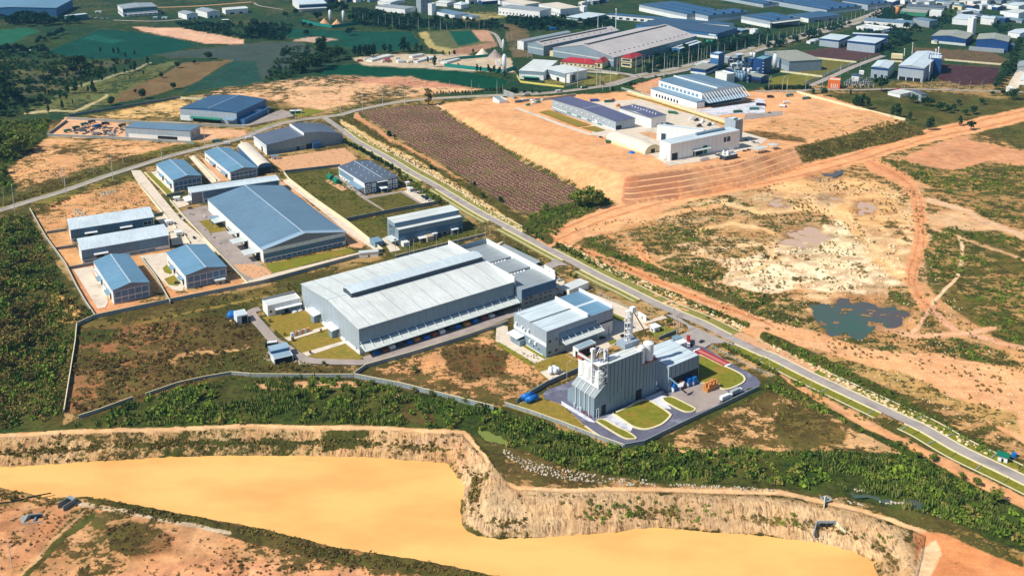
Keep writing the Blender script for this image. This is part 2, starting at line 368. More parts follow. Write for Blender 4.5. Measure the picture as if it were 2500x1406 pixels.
 L_([(1700,505),(1790,485),(1790,500),(1720,515)], (88,88,44), .8, .4, .2, fe=5),
 L_([(1385,600),(1470,572),(1500,590),(1520,650),(1600,680),(1730,640),(1720,700),(1640,690),(1560,665),(1460,640)], (110,95,52), .72, .35, .3, fe=6),
 L_([(1600,640),(1660,620),(1760,640),(1780,665),(1740,700),(1620,690)], (84,86,38), .85, .5, .3, fe=6),
 L_([(1740,690),(1850,715),(1950,740),(1990,790),(1940,800),(1840,765),(1740,705)], (80,84,36), .85, .55, .3, fe=5),
 L_([(1960,755),(2030,735),(2010,770)], (235,190,130), .1, fe=4),
 L_([(1930,775),(2010,790),(2020,815),(1960,805)], (85,95,35), .85, .6, fe=4),
 L_([(2170,700),(2225,700),(2235,735),(2190,750),(2160,745)], (90,92,42), .8, .5, fe=5),
 L_([(2250,770),(2280,745),(2330,800),(2300,812),(2240,808)], (84,88,38), .85, .5, fe=5),
 L_([(2030,828),(2120,825),(2220,855),(2150,858),(2040,840)], (110,105,50), .8, .5, fe=4),
 L_([(2240,830),(2330,825),(2460,860),(2500,895),(2400,885),(2290,855)], (108,104,48), .8, .5, .2, fe=5),
 L_([(1970,880),(2100,870),(2300,960),(2230,962),(2100,910)], (176,150,95), .5, .35, fe=8),
 'MOD',
 T_([(1318,598),(1390,562),(1500,520),(1650,480),(1860,441),(2050,396),(2244,336),(2360,311),(2500,280),(2700,230)], 34, (238,178,132), .03, gul=0, fe=4),
 L_([(1380,545),(1500,500),(1520,500),(1700,470),(1690,490),(1560,540),(1450,580),(1370,590)], (240,184,140), .06, fe=8),
 T_([(1380,592),(1414,610),(1500,643),(1598,685),(1741,742),(1827,771),(1885,794)], 15, (236,174,130), .02, fe=4), T_([(1885,794),(1892,812),(1862,832),(1822,842)], 10, (244,196,148), .02, fe=4),
 T_([(1560,600),(1580,640),(1620,670)], 22, (232,175,130), .08, fe=6),
 T_([(1722,700),(1715,725),(1740,752),(1790,782)], 8, (236,182,138), fe=4),
 L_([(1720,760),(1860,775),(1990,812),(2130,852),(2300,868),(2500,905),(3500,1100),(3500,1500),(2700,1180),(2520,1090),(2330,985),(2150,905),(1990,850),(1870,835)], (236,182,138), .05, .2, fe=5),
 L_([(2060,895),(2200,905),(2330,965),(2480,1010),(2500,1060),(2350,1000),(2180,960)], (200,165,110), .42, .35, fe=10),
 T_([(2130,398),(2215,445),(2243,500),(2248,600),(2225,680),(2248,730),(2275,752)], 30, (228,166,122), .03, fe=8),
 T_([(2275,752),(2300,780),(2340,812),(2400,825),(2500,850)], 12, (230,180,150), .05, fe=5),
 T_([(2275,752),(2240,800),(2225,818)], 10, (230,185,155), .05, fe=5),
 T_([(2344,578),(2350,641),(2339,675),(2276,744)], 8, (238,210,178), .04, fe=4), T_([(2262,488),(2340,510),(2430,550),(2500,575)], 12, (226,192,160), .08, fe=6), T_([(1767,492),(1858,521),(1956,504),(2070,521),(2104,567),(2130,600)], 9, (248,212,160), .03, fe=5), T_([(1700,560),(1780,545),(1870,560),(1960,600)], 7, (240,200,150), .06, fe=5), T_([(2150,800),(2230,822),(2330,815),(2440,800)], 11, (236,186,150), .04, fe=5),
 T_([(2280,558),(2400,600),(2520,640)], 7, (230,190,150), .1, fe=5),
 T_([(1860,520),(1980,505),(2060,530),(2110,575)], 9, (240,200,150), .08, fe=6),
 T_([(1722,700),(1800,672),(1880,645),(1890,615),(1860,600),(1800,598)], 8, (240,206,160), .1, fe=6),
 T_([(1450,560),(1600,530),(1760,500)], 10, (236,186,138), .08, fe=6),
 # edge of tracks / verge of estate road: rock and scrub bands
 T_([(868,282),(960,345),(1100,425),(1200,490),(1290,560),(1330,582)], 10, (214,160,120), .05, fe=4),
 T_([(850,292),(940,350),(1060,415),(1180,480),(1280,545),(1345,585)], 22, (105,100,50), .7, .4, fe=6),
 T_([(835,298),(905,340),(1000,385),(1110,450),(1205,515),(1280,562)], 10, (236,205,150), .3, .4, gul=0, fe=3),
 T_([(1290,560),(1360,510),(1400,500),(1480,490)], 28, (74,92,32), .85, .65, fe=8),
 T_([(1430,592),(1500,622),(1600,662),(1740,718),(1840,752)], 18, (112,96,55), .72, .4, fe=6), T_([(1395,614),(1480,652),(1598,704),(1741,762),(1830,796)], 10, (104,96,52), .75, .4, fe=4),
 T_([(1380,595),(1450,635),(1560,685),(1700,750),(1820,805)], 10, (226,180,130), .4, .4, fe=4),
 T_([(1868,820),(1980,872),(2100,930),(2250,1010),(2400,1090),(2520,1150)], 22, (88,92,42), .85, .5, fe=5),
 T_([(1850,828),(1960,885),(2100,960),(2260,1035),(2420,1115),(2520,1170)], 9, (214,190,150), .4, .4, fe=4),
 # platform
 L_([(1062,255),(1215,240),(1560,225),(1800,222),(2012,232),(2207,297),(2262,328),(1955,400),(1512,499),(1240,364)], (234,180,136), .03, .2, 0, fe=3),
 L_([(1937,360),(2207,297),(2262,328),(1962,398)], (128,112,66), .66, .5, .2, fe=3),
 L_([(1820,315),(1880,290),(2000,290),(2140,275),(2200,297),(1940,350)], (228,176,130), .3, .1, fe=8),
 T_([(1825,325),(1900,335),(1960,345)], 14, (150,110,70), .6, .1, fe=8),
 L_([(1515,495),(1533,430),(1650,418),(1660,465)], (205,140,104), .08, .1, fe=6),
 # right-hand industrial block grounds
 L_([(1960,128),(2040,112),(2160,130),(2080,152),(1962,140)], (82,62,66), .2, .2, fe=3),
 L_([(1930,155),(2010,142),(2090,155),(2010,188),(1935,178)], (110,112,56), .2, .4, fe=2),
 L_([(1880,190),(1945,180),(2010,188),(1965,208),(1880,208)], (118,122,52), .2, .5, fe=2),
 L_([(2230,115),(2420,125),(2480,155),(2440,162),(2300,148),(2230,135)], (92,78,68), .4, .2, fe=3),
 L_([(2290,155),(2440,165),(2440,205),(2350,210),(2290,195)], (72,50,58), .2, .1, fe=3),
 L_([(1320,180),(1500,182),(1560,192),(1480,208),(1330,205)], (120,122,62), .4, .4, fe=4),
 L_([(1540,210),(1610,190),(1620,215),(1590,235)], (214,160,125), .1, fe=3),
 L_([(1850,110),(2060,60),(2090,70),(1900,125)], (60,82,52), .6, .6, fe=3),
]
xs = np.concatenate([np.arange(-900,-100,12), np.arange(-100,2600,3.0), np.arange(2600,3420,12)])
ys = np.concatenate([np.array([-300,-285,-260,-220,-180,-140,-110]), np.arange(-90,0,6), np.arange(0,1415,2.8), np.arange(1416,1900,14)])
GX, GY = np.meshgrid(xs, ys)
t_ = H/(F*ST+(GY-CY)*CT); VX = (GX-CX)*t_; VY = (F*CT-(GY-CY)*ST)*t_
ZE = elev(VX, VY)
QX, QY = proj(VX, VY, ZE)
ch = dict(soil=np.empty(QX.shape+(3,)), veg=np.full(QX.shape, .6), lush=np.full(QX.shape, .35), rough=np.zeros(QX.shape), gul=np.zeros(QX.shape))
ch['soil'][:] = lin((175,148,105))
# break the drawn outlines with a little wander
wob = np.zeros(QX.shape)
def vnoise(X, Y, s, seed=0):
    r = np.random.default_rng(seed); T = r.random((256,256)); u = X/s; v = Y/s
    i = np.floor(u).astype(int); j = np.floor(v).astype(int); fu = u-i; fv = v-j
    fu = fu*fu*(3-2*fu); fv = fv*fv*(3-2*fv)
    g = lambda a, b: T[a % 256, b % 256]
    return (g(i,j)*(1-fu)+g(i+1,j)*fu)*(1-fv)+(g(i,j+1)*(1-fu)+g(i+1,j+1)*fu)*fv
def fbm(X, Y, s, o=4, seed=0):
    a = 0; w = 1; t = 0
    for k in range(o): a = a+w*vnoise(X, Y, s, seed+k); t += w; w *= .55; s *= .47
    return a/t-.5
wx = fbm(VX, VY, 22, 4, 3)*2; wy = fbm(VX, VY, 22, 4, 33)*2
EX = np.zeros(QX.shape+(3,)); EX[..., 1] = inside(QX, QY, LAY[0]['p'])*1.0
def modulate():
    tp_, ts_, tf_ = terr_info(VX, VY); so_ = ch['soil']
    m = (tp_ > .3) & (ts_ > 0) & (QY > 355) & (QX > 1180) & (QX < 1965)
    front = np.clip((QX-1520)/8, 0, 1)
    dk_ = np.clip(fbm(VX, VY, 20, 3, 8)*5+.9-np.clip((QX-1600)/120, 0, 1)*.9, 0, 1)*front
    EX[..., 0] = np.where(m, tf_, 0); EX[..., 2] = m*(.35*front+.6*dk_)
    qm = np.clip((QX-1560)/90, 0, 1)*np.clip((2300-QX)/60, 0, 1)*np.clip((QY-440)/40, 0, 1)*np.clip((800-QY-.0*QX)/60, 0, 1)*(QY < 800)
    n1 = np.clip(fbm(VX, VY, 30, 5, 201)*4+.35, 0, 1); n2 = np.clip(fbm(VX, VY*1.6, 11, 5, 202)*5+.3, 0, 1)
    for n_, c_, a_ in ((n1, (252,232,196), .5), (n2, (184,138,98), .6)):
        w = (qm*n_*a_)[..., None]; so_[:] = so_*(1-w)+np.array(lin(c_))*w
    ch['veg'] = np.clip(ch['veg']+qm*np.clip(fbm(VX, VY, 16, 4, 203)*2.2, -.1, .5)*(ch['veg'] < .5), 0, 1); ch['rough'] += qm*.35
    bl = np.clip(fbm(VX, VY, 42, 4, 210)*3, -.6, .6); mv = (ch['veg'] > .25) & (ch['veg'] < .72)
    ch['veg'] = np.where(mv, np.clip(ch['veg']+bl*.35, .02, 1), ch['veg'])
    ch['lush'] = np.where(ch['veg'] > .2, np.clip(ch['lush']+fbm(VX, VY, 34, 3, 211)*.9, 0, 1), ch['lush'])
    qv = (QX > 1380) & (QY > 385) & (QY < 900) & (ch['veg'] > .6)
    sand = np.array(lin((206,164,114))); ch['veg'] = np.where(qv, .56+.5*fbm(VX, VY, 20, 4, 220), ch['veg']); so_[qv] = so_[qv]*.3+sand*.7
    so_ *= (1+.34*fbm(VX, VY, 24, 5, 212)*np.clip(ch['veg']*6, .25, 1))[..., None]
RUT = [dict(l, w=3.2, l=[(x+o*l['w']*.22, y+o*l['w']*.2) for x, y in smooth_line(l['l'], 4)], soil=(204,140,98), veg=None, fe=2.5) for l in LAY if l != 'MOD' and 'l' in l and l['w'] >= 14 and l['soil'] and l['soil'][0] > 220 for o in (-1, 1)]
for l in LAY+RUT+[None]:
    if l is None: break
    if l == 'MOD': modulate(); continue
    pts = l.get('p') or l['l']; fe = l['fe']; m = fe+l.get('w', 0)+10
    x0 = min(p[0] for p in pts)-m; x1 = max(p[0] for p in pts)+m; y0 = min(p[1] for p in pts)-m; y1 = max(p[1] for p in pts)+m
    k = (QX > x0) & (QX < x1) & (QY > y0) & (QY < y1)
    if not k.any(): continue
    a = min(fe*1.6, 16) if fe > 2 else .6
    x = QX[k]+wx[k]*a; y = QY[k]+wy[k]*a*.6
    if 'p' in l: d = sdist(x, y*1.0, pts)
    else: d = seg_dist(x, y*1.0, pts, False)-l['w']/2*(.7+.5*(y-300)/800 if l['w'] < 0 else 1)
    w = np.clip(.5-d/fe, 0, 1); w = w*w*(3-2*w)
    for c in ('veg','lush','rough','gul'):
        if l[c] is not None: ch[c][k] = ch[c][k]*(1-w)+l[c]*w
    if l['soil'] is not None:
        s = ch['soil'][k]; ch['soil'][k] = s*(1-w[:,None])+np.array(lin(l['soil']))[None]*w[:,None]
ero = fbm(VX, VY*.15+VX*.0, 3.2, 3, 55)
rg = ch['rough']
ZN = ZE+rg*(fbm(VX, VY, 14, 4, 77)*2.4)+ch['gul']*ero*1.5*(ZE < -.3)+.0
ZN = np.where(rg < .02, np.where(ch['gul'] > .3, ZN, ZE), ZN)
w_ = np.clip((QY-170)/60, 0, 1)[..., None]; ch['soil'] *= 1-w_*np.array([.01, .04, .11]); bl2 = np.clip(QY-1180, 0, 60)/60*(QX < 1300)*(ZE < -6.5)
ch['veg'] = np.clip(ch['veg']+bl2*np.clip(fbm(VX, VY, 15, 4, 301)*1.3, 0, .3), 0, 1); ch['soil'] *= (1-.3*bl2*np.clip(fbm(VX, VY, 9, 4, 302)*4+.3, 0, 1))[..., None]
bd_ = sdist(VX, VY, POND); edge = np.clip(1-np.abs(bd_)/7, 0, 1); ZN = ZN+edge*fbm(VX, VY, 5, 4, 230)*2.2
tier = np.clip(1-np.abs(bd_-7.4)/2.6, 0, 1)*(ZE < -.3)*(ZE > -8)*np.clip((1130-QX)/40, .12, 1); ch['veg'] = np.clip(ch['veg']+tier*.38, 0, 1); ch['gul'] *= 1-.8*tier
PUD = [(tile(1860,680,[(470,270),(640,230),(800,190),(950,190),(1090,250),(1100,290),(1280,270),(1400,320),(1340,400),(1250,480),(1090,490),(1000,570),(820,550),(650,520),(550,420),(470,340)]), 'puddark'),
 (tile(1860,340,[(200,950),(260,880),(420,860),(540,880),(690,940),(560,990),(440,1040),(300,1050),(200,1000)]), 'pudmud'), (tile(1860,340,[(900,640),(960,600),(1080,640),(1050,700),(940,710)]), 'pudmud'),
 (tile(1860,340,[(450,380),(560,350),(760,310),(740,345),(620,370),(500,400)]), 'puddark'), (tile(1860,340,[(560,540),(700,560),(760,590),(640,610),(560,580)]), 'pudmud'), (tile(1860,340,[(80,600),(200,590),(260,640),(130,650)]), 'pudmud'),
 (tile(1860,1040,[(850,650),(1000,670),(1150,680),(1350,690),(1530,720),(1530,780),(1400,760),(1200,740),(1050,700),(910,710)]), 'puddark'), ([(1170,1052),(1215,1062),(1245,1072),(1230,1082),(1190,1070)], 'pudalg')]
fz = fbm(VX, VY, 8, 5, 240); fy = fbm(VX, VY*2.2, 4.5, 4, 241)
for pp_, km in PUD:
    x0 = min(q[0] for q in pp_)-40; x1 = max(q[0] for q in pp_)+40; y0 = min(q[1] for q in pp_)-30; y1 = max(q[1] for q in pp_)+30
    k = (QX > x0) & (QX < x1) & (QY > y0) & (QY < y1); d = sdist(QX[k], QY[k]*1.0, pp_)+fz[k]*26
    w = np.clip(.5-d/8, 0, 1); ZN[k] = np.where(w > 0, ZN[k]*(1-w)+(-.78+fz[k]*2.4+fy[k]*1.5)*w, np.maximum(ZN[k], -.2))
    w2 = np.clip(1-d/16, 0, 1); ch['soil'][k] *= (1-.42*w2)[:, None]; ch['veg'][k] *= 1-.7*w2*(km == 'pudmud')
ny, nx = QX.shape
V = np.stack([VX, VY, ZN], -1).reshape(-1,3)
ii = np.arange(ny*nx).reshape(ny,nx)
Q = np.stack([ii[1:,:-1], ii[1:,1:], ii[:-1,1:], ii[:-1,:-1]], -1).reshape(-1,4)
def ground_mat():
    t = NT('earth'); p = geo_pos(t)
    soil = t.n('ShaderNodeAttribute', attribute_name='soil').outputs['Color']
    cov = t.n('ShaderNodeAttribute', attribute_name='cover'); sp = t.n('ShaderNodeSeparateColor'); t.l(cov.outputs['Color'], sp.inputs[0])
    veg, lush, gul = sp.outputs
    big = t.noise(p, .02, 6, .62); mid = t.noise(p, .12, 6, .65); fine = t.noise(p, .6, 4, .7)
    tone = t.math('MULTIPLY', t.mapr(big, .3, .7, .8, 1.14), t.mapr(mid, .3, .7, .76, 1.18))
    tone = t.math('MULTIPLY', tone, t.mapr(fine, .3, .7, .86, 1.13))
    rut = t.noise(t.xform(p, (.25, 1.2, 1), (0,0,R(25))), .22, 5, .7)
    tone = t.math('MULTIPLY', tone, t.mapr(rut, .35, .65, .9, 1.08))
    g1 = t.noise(t.xform(p, (1, .22, .22)), .85, 6, .8)
    tone = t.math('MULTIPLY', tone, t.math('SUBTRACT', 1.0, t.math('MULTIPLY', gul, t.math('MULTIPLY', t.mapr(g1, .52, .42, 0, .7), t.mapr(t.noise(p, .16, 4), .4, .55, .25, 1)))))  # shadow inside the bank gullies darkened into the soil tone
    o = t.n('ShaderNodeVectorMath', operation='SCALE'); t.l(soil, o.inputs[0]); t.l(tone, o.inputs['Scale'])
    ex = t.n('ShaderNodeAttribute', attribute_name='extra'); es = t.n('ShaderNodeSeparateColor'); t.l(ex.outputs['Color'], es.inputs[0])
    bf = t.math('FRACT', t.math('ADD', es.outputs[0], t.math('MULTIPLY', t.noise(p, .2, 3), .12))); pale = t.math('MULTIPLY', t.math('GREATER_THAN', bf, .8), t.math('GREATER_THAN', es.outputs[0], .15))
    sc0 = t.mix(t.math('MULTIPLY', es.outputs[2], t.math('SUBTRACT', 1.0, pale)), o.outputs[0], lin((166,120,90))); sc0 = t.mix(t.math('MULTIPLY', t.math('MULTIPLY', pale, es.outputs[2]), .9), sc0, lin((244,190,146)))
    warm = t.mix(t.mapr(t.noise(p, .05, 4), .35, .65, 0, .35), sc0, (.74, .36, .2), 'SOFT_LIGHT')
    vn = t.math('ADD', t.math('MULTIPLY', t.noise(t.xform(p, (1,1.3,1)), .09, 8, .68), .62), t.math('MULTIPLY', t.noise(p, .45, 5, .75), .38))
    thr = t.math('SUBTRACT', .66, t.math('MULTIPLY', veg, .31))
    d = t.math('SUBTRACT', vn, thr)
    m = t.mapr(d, -.015, .035, 0, 1, True)
    halo = t.mapr(d, -.07, .0, 0, .4, True)
    vcol = t.mix(lush, lin((100,84,40)), lin((58,82,24)))
    v2 = t.mix(lush, lin((70,54,34)), lin((30,50,20)))
    vc = t.mix(t.mapr(t.noise(p, .3, 5, .75), .38, .6, 0, 1), v2, vcol)
    vc = t.mix(t.mapr(t.noise(p, .035, 3), .45, .7, 0, .6), vc, t.mix(lush, lin((128,112,60)), lin((86,104,40))))
    cool = t.math('MULTIPLY', es.outputs[1], t.mapr(t.noise(p, .008, 4), .35, .62, .95, .45)); vc = t.mix(t.math('MULTIPLY', cool, .9), vc, t.mix(t.mapr(t.noise(p, .12, 5, .7), .4, .6, 0, 1), lin((14,44,38)), lin((30,74,54))))  # haze-like teal cast of the far land put into the plant colour
    dry = t.mix(lush, lin((176,148,86)), lin((128,128,58)))
    c = t.mix(t.math('MULTIPLY', halo, t.math('MINIMUM', 1.0, t.math('MULTIPLY', veg, 2.5))), warm, dry)
    c = t.mix(t.math('MULTIPLY', m, t.math('GREATER_THAN', veg, .015)), c, vc)
    hgt = t.math('ADD', t.math('MULTIPLY', mid, .8), t.math('ADD', t.math('MULTIPLY', fine, .35), t.math('ADD', t.math('MULTIPLY', m, .6), t.math('MULTIPLY', t.math('MULTIPLY', gul, g1), 2.4))))
    t.bump(hgt, .8, 1.0)
    return t.fin(c, .95, .1)
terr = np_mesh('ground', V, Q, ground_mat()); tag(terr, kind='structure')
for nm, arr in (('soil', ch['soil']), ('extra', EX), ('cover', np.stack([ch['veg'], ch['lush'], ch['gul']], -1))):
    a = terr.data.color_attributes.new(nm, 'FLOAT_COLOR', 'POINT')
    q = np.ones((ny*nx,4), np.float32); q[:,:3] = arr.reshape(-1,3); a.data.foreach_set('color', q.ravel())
terr.data.polygons.foreach_set('use_smooth', np.ones(len(Q), bool))
# ---------- flat sheets ----------
M = {}
LV = {.06:.06, .09:.24, .12:.42, .15:.60}; NS = [0]
def lift(dz):
    NS[0] += 1; return LV.get(dz, dz)+NS[0]*.0009
def sheet(name, pts, m, dz=.05, flat=False, z=None, w=P):
    W = []
    if z is None: dz = lift(dz)
    for x, y in pts:
        if z is not None: X, Y = P(x, y, z); Z = z
        elif flat: X, Y = P(x, y); Z = 0
        else: X, Y, Z = PP(x, y)
        W.append((X, Y, Z+dz))
    c = W[0]; mb = MB(); mb.add([(a-c[0], b-c[1], e-c[2]) for a, b, e in W], [tuple(range(len(W)))])
    a2 = sum(W[i][0]*W[(i+1)%len(W)][1]-W[(i+1)%len(W)][0]*W[i][1] for i in range(len(W)))
    o = mb.build(name, m, recalc=False)
    if a2 < 0: o.data.flip_normals()
    o.location = c
    return tag(o, kind='structure')
def strip(name, pts, w, m, dz=.05, off=0.0, plat=False, thick=0, world=False, sm=True, kind='structure'):
    dz = lift(dz)+(.5 if thick else 0)
    if thick: thick += .6
    W = [tuple(p) for p in pts] if world else [(PP(x, y)[:2] if plat else P(x, y)) for x, y in pts]
    if sm: W = smooth_line(W)
    A = []; B = []
    for i, p in enumerate(W):
        a = W[max(i-1,0)]; b = W[min(i+1,len(W)-1)]; dx, dy = b[0]-a[0], b[1]-a[1]; l = math.hypot(dx, dy) or 1
        nx_, ny_ = -dy/l, dx/l
        z = (float(zp(p[1])) if plat else 0)+dz
        A.append((p[0]+nx_*(off-w/2), p[1]+ny_*(off-w/2), z)); B.append((p[0]+nx_*(off+w/2), p[1]+ny_*(off+w/2), z))
    c = A[0]; n = len(W); mb = MB()
    vs = [(x-c[0], y-c[1], z-c[2]) for x, y, z in A+B]
    fs = [(i, i+1, n+i+1, n+i) for i in range(n-1)]
    if thick:
        vs += [(x, y, z-thick) for x, y, z in vs]
        fs += [(i, 2*n+i, 2*n+i+1, i+1) for i in range(n-1)]+[(n+i, n+i+1, 3*n+i+1, 3*n+i) for i in range(n-1)]+[(0, n, 3*n, 2*n), (n-1, 3*n-1, 4*n-1, 2*n-1)]
    mb.add(vs, fs); o = mb.build(name, m, recalc=bool(thick))
    if not thick:
        o.data.update()
        if o.data.polygons[0].normal.z < 0: o.data.flip_normals()
    o.location = c; return tag(o, kind=kind)
M['tarmac'] = smat('tarmac', (168,158,152), .85, .14, .12, world=True, stain=((125,118,115),.05,.6))
M['concrete'] = smat('concrete_paving', (218,203,184), .85, .1, .2, world=True, stain=((178,166,152),.06,.6))
M['palepath'] = smat('pale_kerb', (226,214,176), .8, .1, .4, world=True)
M['asphalt'] = smat('asphalt', (104,104,122), .7, .22, .1, world=True, stain=((150,152,170),.08,.7))
M['greyyard'] = smat('grey_yard', (165,152,145), .85, .16, .1, world=True, stain=((120,112,110),.05,.7))
M['lawn'] = smat('lawn_grass', (124,124,42), .9, .22, .35, .1, world=True, stain=((150,122,50),.07,.9))
M['drylawn'] = smat('dry_lawn', (142,122,52), .9, .22, .3, .1, world=True, stain=((118,116,46),.08,.8))
M['verge'] = smat('verge_grass', (140,136,72), .9, .2, .3, .1, world=True, stain=((110,112,50),.06,.8))
M['redsoil'] = smat('red_soil', (216,166,126), .95, .18, .3, .1, world=True, stain=((104,84,50),.3,.85))
def row_field():
    t = NT('stubble_rows'); p = geo_pos(t)
    q = t.xform(p, (1,1,1), (0,0,R(57)))
    sp = t.n('ShaderNodeSeparateXYZ'); t.l(q, sp.inputs[0])
    wv = t.math('SINE', t.math('ADD', t.math('MULTIPLY', sp.outputs[1], 2*math.pi/5.2), t.math('MULTIPLY', t.noise(p, .06, 4), 9.0)))
    n = t.noise(t.xform(p, (1.5, .35, 1), (0,0,R(-33))), .55, 4, .7)
    s = t.math('ADD', t.math('MULTIPLY', wv, .06), n)
    m = t.mapr(s, .46, .54, 0, 1, True)
    big = t.mapr(t.noise(p, .02, 4), .35, .65, .85, 1.15)
    c = t.mix(m, lin((162,124,104)), lin((84,60,48)))
    c = t.mix(t.mapr(t.noise(p, .05, 5, .7), .46, .64, 0, .75), c, lin((120,110,66)))
    o = t.n('ShaderNodeVectorMath', operation='SCALE'); t.l(c, o.inputs[0]); t.l(big, o.inputs['Scale'])
    t.bump(m, .9, .8); return t.fin(o.outputs[0], .95, .1)
M['rows'] = row_field()
sheet('field', [(874,272),(960,262),(1055,256),(1110,287),(1240,363),(1330,413),(1391,447),(1440,470),(1398,494),(1340,508),(1285,523),(1262,517),(1180,465),(1100,412),(1040,378),(978,340),(910,296)], M['rows'], .1, True)
# water
def water_mat(name, c, rough=.12, c2=None, spec=.5):
    t = NT(name); p = geo_pos(t); n = t.noise(t.xform(p, (1,2.2,1), (0,0,R(15))), .012, 5, .6)
    col = t.mix(t.mapr(n, .38, .62, 0, 1), lin(c), lin(c2 or c))
    t.bump(t.noise(p, .5, 3), .06, .2); return t.fin(col, rough, spec)
M['pond'] = water_mat('muddy_pond_water', (234,172,98), .25, (246,194,114), .45)
wt = MB().add([(-700,250,WATER_Z),(420,250,WATER_Z),(420,640,WATER_Z),(-700,640,WATER_Z)], [(0,1,2,3)]).build('pond_water', M['pond'], recalc=False); tag(wt, kind='structure')
M['pudalg'] = water_mat('algae_water', (124,134,62), .3)
M['pudmud'] = water_mat('mud_puddle', (206,172,146), .12)
M['puddark'] = water_mat('dark_puddle', (66,96,84), .1, (92,84,82))
def inflate(pts, f):
    cx = sum(p[0] for p in pts)/len(pts); cy = sum(p[1] for p in pts)/len(pts); return [(cx+(x-cx)*f+(8 if x > cx else -8), cy+(y-cy)*f+(5 if y > cy else -5)) for x, y in pts]
for pp_, km in PUD: sheet('water', inflate(pp_, 1.05), M[km], z=-.42)
# ================= buildings =================
TS = {0:(0,0,1),1:(0,0,3.90625),2:(620,0,3.90625),3:(1240,0,3.90625),4:(1860,0,3.90625),5:(0,340,3.90625),6:(620,340,3.90625),7:(1240,340,3.90625),8:(1860,340,3.90625),
      9:(400,440,7.8125),10:(540,720,7.8125),11:(1100,560,7.8125),12:(1220,720,7.8125),13:(1360,780,7.8125),14:(1340,900,7.8125),15:(1600,780,7.8125),16:(1540,150,7.8125),17:(1480,260,5.952),18:(880,480,7.8125),19:(600,280,8.9),20:(400,220,7.8125),21:(780,370,8.9),22:(1180,210,7.8125),23:(1260,50,5.208),24:(1480,0,3.5714)}
def cv(t, p): a, b, s = TS[t]; return (a+p[0]/s, b+p[1]/s)
WC = dict(green=(60,140,110), white=(236,238,238), grey=(164,178,190), bgrey=(134,154,168), blue=(62,112,160), teal=(70,120,130), cream=(232,216,170), dblue=(30,70,125), beige=(205,190,165), orange=(232,120,60), steel=(150,162,170))
RC = dict(teal=(120,170,176), blue=(104,134,158), dblue=(56,92,124), slate=(92,104,122), lblue=(150,176,196), white=(216,222,220), pink=(196,190,188), navy=(58,84,112), red=(168,48,56), olive=(158,160,146), sky=(106,146,174), bw=(204,218,226), cream=(228,214,196), purple=(96,98,128), grey=(150,160,166))
_mc = {}
def wm(k, low=None):
    key = ('w', k, low)
    if key not in _mc: _mc[key] = wall_mat('wall_'+k, WC[k], low=low)
    return _mc[key]
def rm_(k, ribs, seam=None, rough=.42):
    key = ('r', k, ribs, seam)
    if key not in _mc: _mc[key] = roof_mat('roof_'+k, RC[k], ribs, 1.1, seam, rough)
    return _mc[key]
M['glass'] = smat('window_glass', (38,60,84), .12, .25, .5, .6)
M['glassb'] = smat('tinted_panel', (84,122,152), .25, .2, .35, .5)
M['frame'] = smat('white_trim', (228,232,234), .5, .05)
M['trimd'] = smat('dark_trim', (60,72,84), .5, .1)
M['dark'] = smat('dark_opening_shade', (28,34,44), .6, .2)  # dark doors and openings, also the painted shade strips
M['rust'] = smat('rusty_steel', (150,80,60), .8, .3, .8)
M['whitem'] = smat('white_metal', (232,234,236), .4, .06, .5)
M['silo'] = smat('silo_metal', (226,230,236), .32, .06, .6)
M['wood'] = smat('timber', (206,140,80), .8, .25, 1.5)
M['bluep'] = smat('blue_plastic', (30,110,190), .4, .1)
M['green'] = smat('green_metal', (20,120,92), .5, .12)
M['tealnet'] = smat('teal_netting', (24,126,118), .8, .15, .3)
M['rubber'] = smat('rubber', (26,26,28), .8, .1)
M['concw'] = wall_mat('concrete_wall', (154,164,168), panel=3.0, grime=.3)
M['concy'] = wall_mat('pale_wall', (226,220,184), panel=3.0, grime=.2)
M['concd'] = wall_mat('weathered_wall', (128,138,140), panel=3.0, grime=.35)
